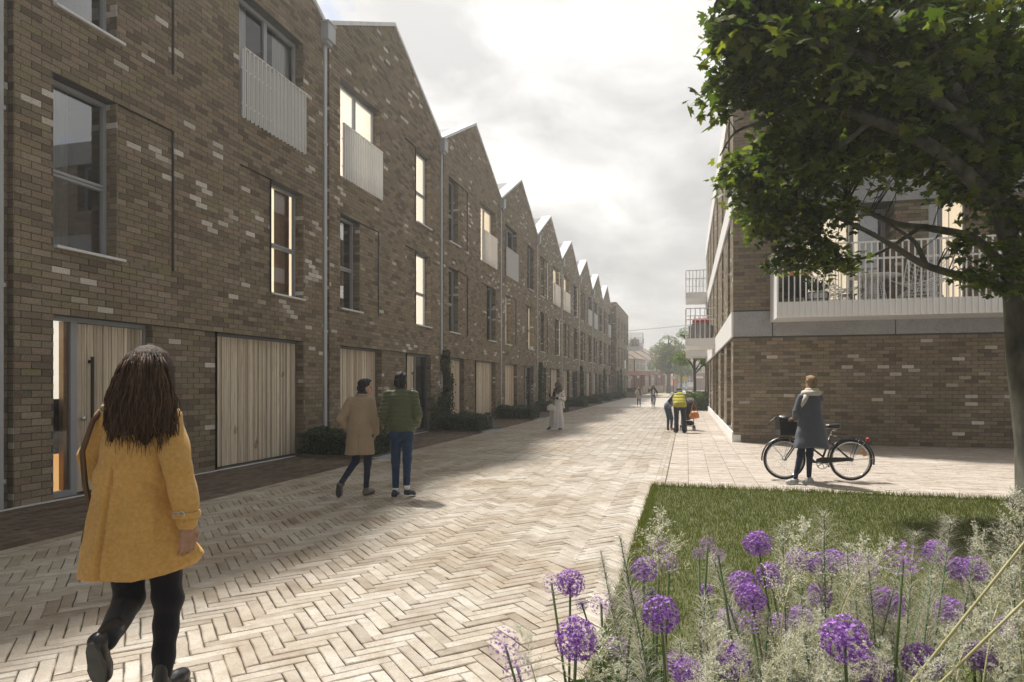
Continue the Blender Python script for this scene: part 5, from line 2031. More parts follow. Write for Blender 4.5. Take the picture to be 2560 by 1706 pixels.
# crown: sprays of leaves, each on a twig from the nearest limb.  (u, v, depth offset, radius px, number of sprays)
BLOBS = [(1850, 15, -.8, 75, 15), (1835, 85, -.8, 50, 10), (1930, 60, -.9, 95, 28), (1822, 190, -.4, 42, 9), (1900, 195, -.4, 75, 20), (1800, 262, -.4, 22, 4),
         (2030, 40, -.9, 120, 36), (2020, 180, -.5, 120, 40), (2160, 70, -.8, 140, 48), (2160, 230, -.3, 135, 46), (2300, 80, -.5, 150, 54), (2320, 260, -.1, 140, 50),
         (2450, 90, 0, 160, 60), (2470, 280, .1, 150, 54), (2580, 200, .3, 150, 46), (2600, 420, .2, 110, 26),
         (1950, 320, -.1, 65, 13), (2010, 350, -.1, 95, 26), (2110, 350, .0, 95, 24), (2220, 370, .2, 85, 20), (2330, 390, .1, 85, 18), (2430, 420, .2, 90, 22),
         (1860, 440, .1, 48, 13), (1900, 480, .3, 65, 20), (1960, 450, .3, 85, 24), (2040, 430, .5, 75, 16), (1990, 540, .5, 70, 22), (1920, 540, .4, 50, 13), (2060, 560, .5, 60, 14), (2000, 620, .7, 50, 13), (2070, 640, .7, 50, 12), (2105, 655, .6, 30, 5), (1955, 650, .6, 35, 7), (2120, 500, .5, 50, 5),
         (2385, 470, .1, 45, 8), (2400, 600, -.2, 26, 4), (2425, 690, -.3, 30, 6), (2530, 640, -.4, 40, 8), (2500, 500, 0, 65, 14), (2590, 560, 0, 70, 12), (2540, 720, -.45, 22, 3),
         (2250, 300, 1.3, 160, 30), (2080, 250, 1.0, 140, 24), (2420, 200, 1.5, 190, 36),
         (2700, 100, .2, 200, 30), (2700, 350, .3, 170, 22), (2350, -120, -.4, 220, 34), (2080, -120, -.6, 200, 30), (2600, -150, .2, 220, 30), (1900, -90, -.8, 110, 16)]
rr_ = random.Random(77)
allp = [p for ps, _ in limbs for a, b in zip(ps, ps[1:]) for p in (a, a.lerp(b, .33), a.lerp(b, .66), b)]
tw = MB()
leafs = []
for (u, v, dz, rad, n) in BLOBS:
    for _ in range(n):
        a, rd = rr_.uniform(0, 6.283), math.sqrt(rr_.random()) * rad
        c = mp(u + math.cos(a) * rd, v + math.sin(a) * rd, dz + rr_.gauss(0, 0.32) * rad / 100)
        nb_ = min(allp, key=lambda p: (p - c).length_squared)
        mid = nb_.lerp(c, 0.55) + Vector((0, 0, 0.10))
        tw.tube([nb_, mid, c], [0.009, 0.006, 0.0025], 4, False)
        out = (c - nb_)
        out = out.normalized() if out.length > .05 else Vector((rr_.uniform(-1, 1), rr_.uniform(-1, 1), 0)).normalized()
        small = v > 330
        for q in range(rr_.randint(15, 22) if small else rr_.randint(12, 18)):
            d = Vector((rr_.gauss(0, 1), rr_.gauss(0, 1), rr_.gauss(0, .55)))
            p = c + d * (0.10 if small else 0.12) + out * rr_.uniform(-.12, .16)
            leafs.append((p, out, rr_.uniform(0.065, 0.125) if small else rr_.uniform(0.09, 0.17)))
tk = tm.build('trunk', M['bark'], maple, True)
tw.build('twigs', M['dark_bark'], maple, True)


def leaf_matrix(p, out, s, r):
    tip = Vector((out.x + r.gauss(0, .7), out.y + r.gauss(0, .7), -0.55 + r.gauss(0, .35))).normalized()
    nrm = Vector((r.gauss(0, .5), r.gauss(0, .5), 1)).normalized()
    xax = tip.cross(nrm).normalized()
    zax = xax.cross(tip)
    return np.array([xax, tip, zax]).T * s


def leaf_size(l):
    u, v, z = proj(l[0])
    return l[2] / z if in_frame(u, v) else -1


leafs.sort(key=leaf_size, reverse=True)
me = np_mesh('leaf', LV, LF)
me.materials.append(M['maple'])
for (p, out, s) in leafs[:300]:
    mt = leaf_matrix(p, out, s, rr_)
    o = bpy.data.objects.new('leaf', me)
    o.matrix_basis = Matrix([[*mt[i], p[i]] for i in range(3)] + [[0, 0, 0, 1]])
    link(o, maple)
rest = leafs[300:]
V = np.empty((len(rest), len(LV), 3))
for i, (p, out, s) in enumerate(rest):
    V[i] = LV @ leaf_matrix(p, out, s, rr_).T + np.array(p)
F = (np.arange(len(rest))[:, None, None] * len(LV) + LF[None]).reshape(-1, 3)
tag(obj('foliage', np_mesh('foliage', V.reshape(-1, 3), F), M['maple'], maple), kind='stuff')
# ------------------------------------------------------------------ planting in the foreground
def sphere_dirs(n, r):
    i = np.arange(n) + 0.5
    ph = np.arccos(1 - 2 * i / n)
    th = np.pi * (1 + 5 ** 0.5) * i
    d = np.stack([np.cos(th) * np.sin(ph), np.sin(th) * np.sin(ph), np.cos(ph)], 1)
    d += r.normal(0, .10, d.shape)
    return d / np.linalg.norm(d, axis=1)[:, None]


def allium_head(n, seed, openness, rad=0.068):
    """ball of star-shaped florets on fine stalks"""
    r = np.random.default_rng(seed)
    V, F = [], []
    for d in sphere_dirs(n, r):
        L = rad * r.uniform(0.80, 1.06)
        a = np.cross(d, [0.3, 0.5, 0.8]); a /= np.linalg.norm(a)
        b = np.cross(d, a)
        k = len(V)
        V += [d * rad * .1 - a * .0006, d * rad * .1 + a * .0006, d * L]
        F.append((k, k + 1, k + 2))
        s = 0.0125 * openness * r.uniform(.8, 1.2)
        t0 = r.uniform(0, 6.28)
        for q in range(6):
            t = t0 + q * np.pi / 3
            e = np.cos(t) * a + np.sin(t) * b
            f = np.cos(t + .5) * a + np.sin(t + .5) * b
            g_ = np.cos(t - .5) * a + np.sin(t - .5) * b
            k = len(V)
            V += [d * L, d * (L + s * .25) + f * s * .36, d * (L + s * .55) + e * s, d * (L + s * .25) + g_ * s * .36]
            F += [(k, k + 1, k + 2), (k, k + 2, k + 3)]
    return np_mesh('flower_head', np.array(V), np.array(F))


HEADS = {'full': [allium_head(210, i, 1.0) for i in range(3)], 'dark': [allium_head(240, 9, 0.55)], 'sparse': [allium_head(58, 20 + i, 0.95) for i in range(3)]}
for k_, l_ in HEADS.items():
    for x in l_:
        x.materials.append(M[{'full': 'allium', 'dark': 'allium_dark', 'sparse': 'allium_pale'}[k_]])
def shared_strap(seed):
    r = random.Random(seed)
    m = MB()
    L, a = r.uniform(.28, .45), r.uniform(0, 6.28)
    c, s_ = math.cos(a), math.sin(a)
    row = []
    for i in range(7):
        t = i / 6
        x, z, w = L * (0.75 * t ** 1.3), L * (0.95 * t - 0.75 * t ** 2.4), 0.022 * (1 - t ** 2.2) + .001
        row.append(((x * c + w * s_, x * s_ - w * c, z), (x * c, x * s_, z - .006), (x * c - w * s_, x * s_ + w * c, z)))
    for i in range(6):
        for q in (0, 1):
            m.quad(row[i][q], row[i][q + 1], row[i + 1][q + 1], row[i + 1][q])
    me = m.mesh('leaf', True)
    me.materials.append(M['strap_leaf'])
    return me


STRAPS = [shared_strap(i) for i in range(7)]


def allium(u, v, rpx, kind, label, grp='purple alliums in the flower bed'):
    r = random.Random(u * 7 + v)
    z = min(3.9, max(1.75, 0.073 * F_PX / rpx * (0.72 if kind == 'dark' else 1.0)))
    if kind == 'sparse':
        z = min(z, 2.9)
    z *= 0.80 if 'allium' in label and label in HLAB else 0.87
    top = at(u, v, z)
    if top.z < 0.25:
        z = (EYE - 0.25) * F_PX / (v - HORIZON); top = at(u, v, z)
    sc = rpx * z / F_PX / 0.073 * (1.18 if label in HLAB else 1.0)
    foot = Vector((max(top.x + r.uniform(-.06, .10), -0.50), top.y + r.uniform(-.05, .05), 0.0))
    t = empty('allium', foot, 0, label, 'flower', grp)
    LOCAL[0] = True
    d = top - foot
    m = MB()
    m.tube([(0, 0, 0), (d.x * .2, d.y * .2, d.z * .5), (d.x, d.y, d.z)], [0.0062, 0.0056, 0.0046], 7)
    m.build('stem', M['stem'], t, True)
    h = bpy.data.objects.new('flower_head', r.choice(HEADS[kind]))
    h.location = d
    h.rotation_euler = (r.uniform(-.5, .5), r.uniform(-.5, .5), r.uniform(0, 6.28))
    h.scale = (sc, sc, sc * r.uniform(.88, 1.0))
    link(h, t)
    for _ in range(3):
        o = bpy.data.objects.new('leaf', r.choice(STRAPS))
        o.rotation_euler = (0, 0, r.uniform(0, 6.28))
        link(o, t)
    LOCAL[0] = False


HLAB = []
ALL = [(1426, 1458, 37, 'full', 'full round allium standing tall over the paving, next to a sparse one'), (1379, 1458, 26, 'sparse', 'sparse half open allium touching the tall full one over the paving'),
       (1455, 1512, 18, 'dark', 'small dark violet allium bud below the tall full one'), (1503, 1510, 30, 'sparse', 'pale sparse allium right of the small dark bud'),
       (1441, 1598, 54, 'full', 'largest allium head, low at the left end of the bed behind white grass'), (1262, 1612, 43, 'sparse', 'leftmost pale sparse allium, standing over the paving'), (1292, 1668, 38, 'sparse', 'pale sparse allium at the bottom edge below the leftmost one'),
       (1611, 1424, 33, 'full', 'allium on the lawn edge, just left of the tall straw stalk'), (1648, 1372, 30, 'sparse', 'topmost pale allium behind the tall straw stalk'), (1674, 1409, 26, 'sparse', 'pale allium right of the tall straw stalk'),
       (1652, 1536, 47, 'full', 'big round allium crossed by the tall straw stalk'), (1630, 1490, 25, 'dark', 'dark allium peeping over the big round one'), (1583, 1497, 27, 'sparse', 'faint pale allium left of the big round one'),
       (1544, 1621, 30, 'full', 'allium behind feathery grass, below the big round one'), (1692, 1662, 36, 'full', 'left one of two alliums at the bottom edge under the strap leaves'), (1723, 1684, 42, 'full', 'right one of two alliums at the bottom edge under the strap leaves'),
       (1769, 1359, 21, 'sparse', 'middle of three small open alliums on thin stems against the lawn'), (1747, 1383, 17, 'sparse', 'left of three small open alliums on thin stems against the lawn'), (1795, 1387, 20, 'sparse', 'right of three small open alliums on thin stems against the lawn'),
       (1894, 1359, 36, 'full', 'single perfect allium ball standing alone against the lawn'), (1766, 1475, 18, 'full', 'small half open allium on the lawn below the three thin stems'),
       (1856, 1459, 36, 'full', 'left of the three crowded alliums in the middle of the bed'), (1878, 1495, 40, 'full', 'front one of the three crowded alliums in the middle of the bed'), (1926, 1440, 35, 'full', 'right of the three crowded alliums in the middle of the bed')]
for a in ALL:
    allium(*a)
HID = [(1823, 1544, 24, 'full'), (1878, 1554, 27, 'sparse'), (2003, 1543, 28, 'full'), (1951, 1562, 25, 'full'), (1997, 1400, 26, 'full'), (2084, 1402, 28, 'full'), (2043, 1408, 26, 'full'), (2157, 1416, 31, 'full'),
                       (2111, 1598, 50, 'full'), (1826, 1652, 40, 'full'), (2258, 1397, 38, 'sparse'), (2342, 1381, 28, 'full'), (2438, 1424, 28, 'full'), (2398, 1424, 26, 'full'), (2376, 1530, 32, 'full'), (2218, 1508, 36, 'full'), (2305, 1654, 40, 'full'), (2519, 1570, 25, 'full'),
                       (2050, 1490, 26, 'full'), (2180, 1680, 40, 'full'), (2450, 1640, 34, 'full')]
HLAB = ['small allium low at the left, under the three crowded alliums', 'open allium directly under the front one of the three crowded alliums', 'small allium below the tallest feathery spike', 'small allium behind a white plume, left of the tallest feathery spike',
        'allium touching the left side of the tallest feathery spike, near its top', 'allium right of the tallest feathery spike at the upper edge of the bed', 'allium just behind the tallest feathery spike', 'upper allium behind the second white plume, against the lawn',
        'large round allium in the lower middle of the bed', 'large allium at the bottom edge left of the middle', 'open spidery allium against the dark lawn at right', 'allium behind the long leaning feathery spike', 'right one of two touching alliums near the maple trunk', 'left one of two touching alliums near the maple trunk',
        'allium below the two touching ones near the maple trunk', 'allium between two feathery spikes right of the middle', 'allium at the bottom edge beside the long straw stalk', 'rightmost allium, below the maple trunk', 'allium wrapped in grass in the centre of the bed', 'allium at the bottom edge right of the middle', 'allium between the two crossing straw stalks']
for (u, v, r_, k_), lb in zip(HID, HLAB):
    allium(u, v, r_, k_, lb)


# feathery grass: bright green stem with whorls of hairy spikelets
def feather(seed, L=0.75):
    r = np.random.default_rng(seed)
    n = 1150
    t = r.random(n) ** 0.85
    th = r.uniform(0, 6.28, n)
    up = r.uniform(0.25, 0.75, n)
    ln = 0.085 * (0.35 + 0.65 * np.sin(np.pi * np.clip(1 - t, 0.05, 1) ** 0.7)) * r.uniform(.5, 1.25, n)
    sp_ = r.random(n) < .16
    ln = np.where(sp_, ln * .38, ln)
    P = np.stack([np.zeros(n), np.zeros(n), t * L], 1)
    d = np.stack([np.cos(th) * np.sqrt(1 - up ** 2), np.sin(th) * np.sqrt(1 - up ** 2), up], 1)
    w = np.stack([-np.sin(th), np.cos(th), np.zeros(n)], 1) * np.where(sp_, 0.0016, 0.00042)[:, None]
    droop = np.array([0, 0, -0.012])
    m1 = P + d * ln[:, None] * .55
    V = np.stack([P - w, P + w, m1 + w * .8, m1 - w * .8, P + d * ln[:, None] + droop], 1).reshape(-1, 3)
    k = np.arange(n)[:, None] * 5
    F = np.concatenate([k + [0, 1, 2], k + [0, 2, 3], k + [3, 2, 4]])
    me = np_mesh('plume', V, F)
    me.materials.append(M['awn'])
    return me


FEA = [feather(50 + i) for i in range(4)]


def grass_spike(tip, foot, seed, label, grp):
    r = random.Random(seed)
    tip, foot = Vector(tip), Vector(foot)
    t = empty('feather_grass', foot, 0, label, 'grass', grp)
    LOCAL[0] = True
    d = tip - foot
    m = MB()
    m.tube([(0, 0, 0), d * .5 + Vector((r.uniform(-.02, .02), r.uniform(-.02, .02), 0)), d], [0.0042, 0.0034, 0.0012], 6)
    m.build('stem', M['grass_stem'], t, True)
    L = min(0.80, d.length * .92)
    o = bpy.data.objects.new('plume', r.choice(FEA))
    o.rotation_mode = 'QUATERNION'
    o.rotation_quaternion = d.to_track_quat('Z', 'Y')
    o.location = d - d.normalized() * L
    s = L / 0.75
    o.scale = (1.45, 1.45, s)
    link(o, t)
    LOCAL[0] = False


FG = [((1549, 1339), (1614, 1706)), ((1501, 1375), (1573, 1706)), ((2060, 1280), (2054, 1690)), ((1956, 1315), (1975, 1660)), ((1780, 1389), (1870, 1640)), ((1758, 1492), (1772, 1690)), ((2117, 1361), (2130, 1640)), ((1921, 1535), (1913, 1706)),
      ((2367, 1288), (2268, 1706)), ((2378, 1300), (2336, 1620)), ((2252, 1406), (2190, 1640)), ((2423, 1462), (2497, 1650)), ((2508, 1300), (2545, 1560)), ((2002, 1490), (2030, 1706)), ((1810, 1530), (1850, 1706)), ((2170, 1390), (2178, 1650)),
      ((2440, 1360), (2400, 1620)), ((1700, 1600), (1708, 1706)), ((2330, 1440), (2310, 1700)), ((2060, 1530), (2070, 1706)), ((2230, 1540), (2235, 1706)), ((2480, 1400), (2475, 1640)), ((2550, 1390), (2560, 1650)), ((2140, 1500), (2150, 1706)), ((2290, 1330), (2262, 1600))]
for i, (tp, ft) in enumerate(FG):
    z = 2.35 + 0.5 * ((i * 0.618) % 1)
    T = at(*tp, z)
    B = at(ft[0], ft[1], z)
    d = (B - T).normalized()
    k = (T.z - 0.0) / max(0.05, -d.z)
    foot = T + d * min(k, 1.6)
    foot.z = 0.0
    lab = {0: 'feathery grass spike on the lawn edge, right one of the pair left of the straw stalk', 1: 'feathery grass spike on the lawn edge, left one of the pair left of the straw stalk', 2: 'tallest feathery grass spike, standing against the lawn in mid bed', 8: 'long leaning feathery grass spike reaching over the dark lawn on the right'}.get(i, 'feathery grey green grass spike among the alliums and white plumes')
    grass_spike(T, foot, i, lab, 'feathery grass spikes in the flower bed')


# airy white plume grass
def panicle(seed, L=0.42):
    r = np.random.default_rng(seed)
    V, F, V2, F2 = [], [], [], []

    def seg(a, b, w, VV, FF):
        d = b - a
        x = np.cross(d, r.normal(size=3)); x /= (np.linalg.norm(x) + 1e-9)
        k = len(VV)
        VV += [a - x * w, a + x * w, b + x * w * .6, b - x * w * .6]
        FF.append((k, k + 1, k + 2, k + 3))

    def spike(a, d):
        k = len(V)
        x = np.cross(d, r.normal(size=3)); x /= (np.linalg.norm(x) + 1e-9)
        s = r.uniform(.006, .012)
        V.extend([a, a + d * s * .5 + x * .0019, a + d * s, a + d * s * .5 - x * .0019])
        F.append((k, k + 1, k + 2, k + 3))
    ax = np.array([0, 0, 1.0])
    pos = np.zeros(3)
    for i in range(13):
        t = i / 13
        node = ax * L * t + np.array([0.02 * math.sin(t * 3 + seed), 0.02 * math.cos(t * 2 + seed), 0]) * t
        for q in range(3):
            th = r.uniform(0, 6.28)
            el = r.uniform(.45, .95)
            d = np.array([math.cos(th) * math.cos(el), math.sin(th) * math.cos(el), math.sin(el)])
            ln = (0.17 * (1 - t) + 0.05) * r.uniform(.6, 1.2)
            a = node
            for s_ in range(4):
                b = a + d * ln / 4
                seg(a, b, 0.0008, V2, F2)
                for w in range(4):
                    dd = d + r.normal(0, .55, 3); dd /= np.linalg.norm(dd)
                    e = a + (b - a) * r.random()
                    tip = e + dd * ln * .22
                    seg(e, tip, 0.0005, V2, F2)
                    for z in range(4):
                        d3 = dd + r.normal(0, .5, 3); d3 /= np.linalg.norm(d3)
                        spike(e + (tip - e) * r.uniform(.3, 1), d3)
                a = b
                d = d + r.normal(0, .10, 3); d /= np.linalg.norm(d)
    for i in range(13):
        seg(ax * L * i / 13, ax * L * (i + 1) / 13, .0012, V2, F2)
    nv = len(V)
    me = np_mesh('panicle', np.array(V + V2), np.array(F + [tuple(i + nv for i in f) for f in F2]))
    me.materials.append(M['panicle'])
    me.materials.append(M['straw'])
    me.polygons.foreach_set('material_index', np.array([0] * len(F) + [1] * len(F2), dtype=np.int32))
    return me


PAN = [panicle(80 + i) for i in range(4)]


def plume_grass(tip, low, z, seed, label, L, width=1.0, thick=0.003):
    """tip and low (where the panicle begins) in photograph pixels; the stalk goes on to the ground"""
    r = random.Random(seed)
    T, B = at(*tip, z), at(*low, z + r.uniform(-.1, .1))
    d = (T - B)
    dn = d.normalized()
    foot = B - Vector((dn.x, dn.y, 0)) * B.z * 0.6
    foot.x = max(foot.x, -.5)
    foot.z = 0
    t = empty('plume_grass', foot, 0, label, 'grass', 'white plumed grasses in the flower bed')
    LOCAL[0] = True
    m = MB()
    m.tube([(0, 0, 0), (B - foot) * .5 + Vector((r.uniform(-.02, .02), 0, 0)), B - foot, B - foot + d * .3], [thick, thick * .9, thick * .75, thick * .5], 6)
    m.build('stalk', M['straw'], t, True)
    o = bpy.data.objects.new('panicle', PAN[seed % 4])
    o.rotation_mode = 'QUATERNION'
    o.rotation_quaternion = d.to_track_quat('Z', 'Y')
    o.location = B - foot
    s = d.length / 0.42
    o.scale = (s * width, s * width, s)
    link(o, t)
    LOCAL[0] = False


PG = [((1637, 1290), (1650, 1430), 2.3, 1.2, 'tall straw coloured grass stalk with an airy plume over the lawn edge'), ((1300, 1560), (1340, 1706), 2.0, .9, 'thin pale grass plume over the paving at the left end of the bed'), ((1470, 1570), (1478, 1706), 1.9, 1.3, 'white grass plume in front of the largest allium'),
      ((2010, 1300), (1960, 1520), 2.5, 1.1, 'tall white grass plume left of the tallest feathery spike'), ((2180, 1360), (2110, 1500), 2.5, 1.2, None), ((2060, 1540), (1930, 1660), 2.1, 1.1, None), ((1775, 1550), (1780, 1690), 2.2, 1.2, 'white grass plume under the small half open allium'), ((2230, 1350), (2130, 1470), 2.6, 1.0, None),
      ((1860, 1600), (1850, 1706), 2.0, 1.2, None), ((1990, 1590), (1960, 1720), 2.0, 1.2, None), ((2150, 1600), (2140, 1710), 2.0, 1.3, None), ((2545, 1225), (2552, 1420), 2.2, .8, 'tallest white grass plume, in front of the maple trunk'), ((2420, 1320), (2500, 1440), 2.3, .9, None), ((2530, 1400), (2480, 1560), 2.2, 1.1, None),
      ((2450, 1520), (2400, 1650), 2.1, 1.1, None), ((2540, 1530), (2500, 1660), 2.0, 1.2, None), ((2370, 1560), (2390, 1706), 2.0, 1.0, None), ((2210, 1600), (2200, 1720), 2.0, 1.0, None), ((2520, 1650), (2500, 1760), 1.9, 1.2, None), ((1920, 1660), (1900, 1780), 1.9, 1.1, None),
      ((2060, 1640), (2040, 1760), 1.9, 1.2, None), ((1560, 1660), (1540, 1760), 1.9, 1.0, None), ((2330, 1640), (2290, 1760), 1.9, 1.0, None), ((1780, 1640), (1760, 1760), 1.9, 1.2, None)]
for i, (tp, lw_, z, wd, lab) in enumerate(PG):
    plume_grass(tp, lw_, z, i, lab or 'white airy grass plume among the alliums on the right of the bed', 0, wd)
for i, (a, b, lab) in enumerate((((2575, 1340), (2270, 1720), 'long straw stalk crossing the bed diagonally at the right'), ((2585, 1480), (2340, 1720), 'shorter straw stalk crossing below the long one at the right'))):
    A, B = at(*a, 1.9), at(*b, 2.0)
    m = MB()
    foot = Vector((B.x + (B.x - A.x) * .45, B.y + .05, 0))
    m.tube([foot, B, A, A + (A - B) * .3], [0.0055, 0.005, 0.004, 0.003], 7)
    tag(m.build('straw_stalk', M['straw'], None, True), lab, 'stalk')
# leafy ground cover in the bed
V, F = leaf_cloud(16000, lambda r, n: np.stack([r.uniform(-.5, 4.2, n), r.uniform(.9, 3.5, n), 0.03 + abs(r.normal(0, .17, n))], 1), 0.12, 9, 0.16)
tag(obj('ground_cover', np_mesh('ground_cover', V, F), M['strap_leaf']), kind='stuff')
# ================================================================== people: smooth bodies from blended round shapes
def surface_net(fn, lo, hi, vox):
    """polygon skin of the level set fn = 0 on a regular grid"""
    lo, hi = np.array(lo, float), np.array(hi, float)
    n = np.maximum(((hi - lo) / vox).astype(int) + 2, 4)
    ax = [lo[i] + np.arange(n[i]) * vox for i in range(3)]
    G = np.stack(np.meshgrid(*ax, indexing='ij'), -1).astype(np.float32)
    D = fn(G.reshape(-1, 3)).reshape(n).astype(np.float32)
    S_ = D < 0
    acc = np.zeros((*(n - 1), 3), np.float32)
    cnt = np.zeros(n - 1, np.float32)
    cs = [(i, j, k) for i in (0, 1) for j in (0, 1) for k in (0, 1)]

    def corner(A, c):
        return A[c[0]:n[0] - 1 + c[0], c[1]:n[1] - 1 + c[1], c[2]:n[2] - 1 + c[2]]
    for a in cs:
        for d in range(3):
            if a[d] == 1:
                continue
            b = list(a); b[d] = 1
            da, db = corner(D, a), corner(D, b)
            m = (da < 0) != (db < 0)
            t = np.where(m, da / np.where(m, da - db, 1), 0)
            p = np.empty((*m.shape, 3), np.float32)
            for q in range(3):
                p[..., q] = a[q]
            p[..., d] += t
            acc += p * m[..., None]
            cnt += m
    act = cnt > 0
    idx = np.full(act.shape, -1, np.int64)
    idx[act] = np.arange(act.sum())
    cell = np.argwhere(act)
    V = lo + (cell + acc[act] / cnt[act][:, None]) * vox
    Q = []
    for d in range(3):
        e1, e2 = [(1, 2), (2, 0), (0, 1)][d]
        s0 = [slice(1, -1)] * 3; s0[d] = slice(0, n[d] - 1)
        s1 = list(s0); s1[d] = slice(1, n[d])
        a, b = S_[tuple(s0)], S_[tuple(s1)]
        loc = np.argwhere(a != b)
        if not len(loc):
            continue
        fl = a[a != b]
        off = np.array([1, 1, 1]); off[d] = 0
        c = loc + off
        u1 = np.zeros(3, int); u1[e1] = 1
        u2 = np.zeros(3, int); u2[e2] = 1
        q = [c - u1 - u2, c - u2, c, c - u1]
        f = np.stack([idx[tuple(x.T)] for x in q], 1)
        f[~fl] = f[~fl][:, ::-1]
        Q.append(f)
    F = np.concatenate(Q)
    return V, F[(F >= 0).all(1)]


def smin(a, b, k):
    h = np.clip(0.5 + 0.5 * (b - a) / k, 0, 1)
    return b * (1 - h) + a * h - k * h * (1 - h)


def cap(p, q, r1, r2):
    """limb segment with a different radius at each end"""
    p, q = np.array(p, float), np.array(q, float)
    d = q - p
    L2 = max(d @ d, 1e-9)

    def f(X):
        t = np.clip((X - p) @ d / L2, 0, 1)
        return np.linalg.norm(X - p - t[:, None] * d, axis=1) - (r1 + (r2 - r1) * t)
    f.bb = (np.minimum(p, q) - max(r1, r2), np.maximum(p, q) + max(r1, r2))
    return f


def ell(c, r, rz=0.0, rx=0.0, ry=0.0):
    c, r = np.array(c, float), np.array(r, float)
    Mx = np.array((Matrix.Rotation(rz, 3, 'Z') @ Matrix.Rotation(ry, 3, 'Y') @ Matrix.Rotation(rx, 3, 'X')))

    def f(X):
        Y = (X - c) @ Mx
        k0 = np.linalg.norm(Y / r, axis=1)
        k1 = np.linalg.norm(Y / (r * r), axis=1)
        return k0 * (k0 - 1) / np.maximum(k1, 1e-6)
    f.bb = (c - r.max(), c + r.max())
    return f


def loft(rows, folds=None):
    """garment body: rows of (z, cx, cy, rx, ry); folds(ang, z) gives a relative change of radius"""
    R_ = np.array(sorted(rows), float)

    def f(X):
        z = X[:, 2]
        cx, cy, rx, ry = (np.interp(z, R_[:, 0], R_[:, i]) for i in (1, 2, 3, 4))
        x, y = X[:, 0] - cx, X[:, 1] - cy
        k = np.sqrt((x / rx) ** 2 + (y / ry) ** 2)
        if folds is not None:
            k = k - folds(np.arctan2(y / ry, x / rx), z)
        d = (k - 1) * np.minimum(rx, ry)
        dz = np.maximum(R_[0, 0] - z, z - R_[-1, 0])
        return np.maximum(d, dz)
    m = max(R_[:, 3].max(), R_[:, 4].max()) * 2.0
    f.bb = (np.array([R_[:, 1].min() - m, R_[:, 2].min() - m, R_[0, 0] - .01]), np.array([R_[:, 1].max() + m, R_[:, 2].max() + m, R_[-1, 0] + .01]))
    return f


def skin(parts, vox, k=0.03, warp=None):
    lo = np.min([p.bb[0] for p in parts], 0) - 3 * vox
    hi = np.max([p.bb[1] for p in parts], 0) + 3 * vox

    def fn(X):
        d = None
        for p in parts:
            v = p(X)
            d = v if d is None else smin(d, v, k)
        if warp is not None:
            d = d + warp(X)
        return d
    return surface_net(fn, lo, hi, vox)


def sk_obj(name, parts, vox, m, parent, k=0.03, warp=None):
    V, F = skin(parts, vox, k, warp)
    return obj(name, np_mesh(name, V, F, True), M[m] if isinstance(m, str) else m, parent)


def wrinkle(a, f, seed=0.0):
    """cloth creases: bands of small waves"""
    def w(X):
        return a * np.sin(X[:, 2] * f + 2.2 * np.sin(X[:, 0] * 9 + seed) + 1.7 * np.sin(X[:, 1] * 11 + seed * 2)) * (0.5 + 0.5 * np.sin(X[:, 0] * 5 + X[:, 2] * 3 + seed))
    return w


def quilt(a, pitch, drop=0.0):
    def w(X):
        s = np.abs(np.sin(np.pi * (X[:, 2] + drop * np.abs(X[:, 0])) / pitch))
        return a * (1 - np.minimum(1, s * 1.8)) - a * 0.35 * s
    return w


def V_(*a):
    return np.array(a, float)


def hand(wrist, fwd, palm_n, thumb, s=1.0, curl=0.5, side=1):
    """palm, four unequal bent fingers and a thumb; fwd runs to the fingers, palm_n out of the palm, thumb across"""
    w, f, n, t = (np.array(x, float) for x in (wrist, fwd, palm_n, thumb))
    f /= np.linalg.norm(f); n -= f * (n @ f); n /= np.linalg.norm(n)
    t = t - f * (t @ f) - n * (t @ n); t /= np.linalg.norm(t)
    P = [cap(w, w + f * .04 * s, .022 * s, .024 * s)]
    for i, (L, o) in enumerate(((.070, .030), (.080, .010), (.074, -.010), (.058, -.029))):
        b = w + f * .088 * s + t * o * s
        P.append(cap(w + f * .03 * s + t * o * .6 * s, b, .014 * s, .0115 * s))
        a = b
        d = f.copy()
        for j, q in enumerate((.45, .32, .23)):
            ang = curl * (0.55, 0.9, 0.7)[j]
            d = d * math.cos(ang) + n * math.sin(ang)
            d /= np.linalg.norm(d)
            e = a + d * L * q * s
            P.append(cap(a, e, (.0098 - j * .0012) * s, (.0090 - j * .0012) * s))
            a = e
    b = w + f * .028 * s + t * .026 * s
    e = b + (f * .6 + t * .7 + n * .35) * .042 * s
    P.append(cap(b, e, .0135 * s, .0105 * s))
    P.append(cap(e, e + (f * .85 + t * .15 + n * .45) * .030 * s, .0102 * s, .008 * s))
    return P


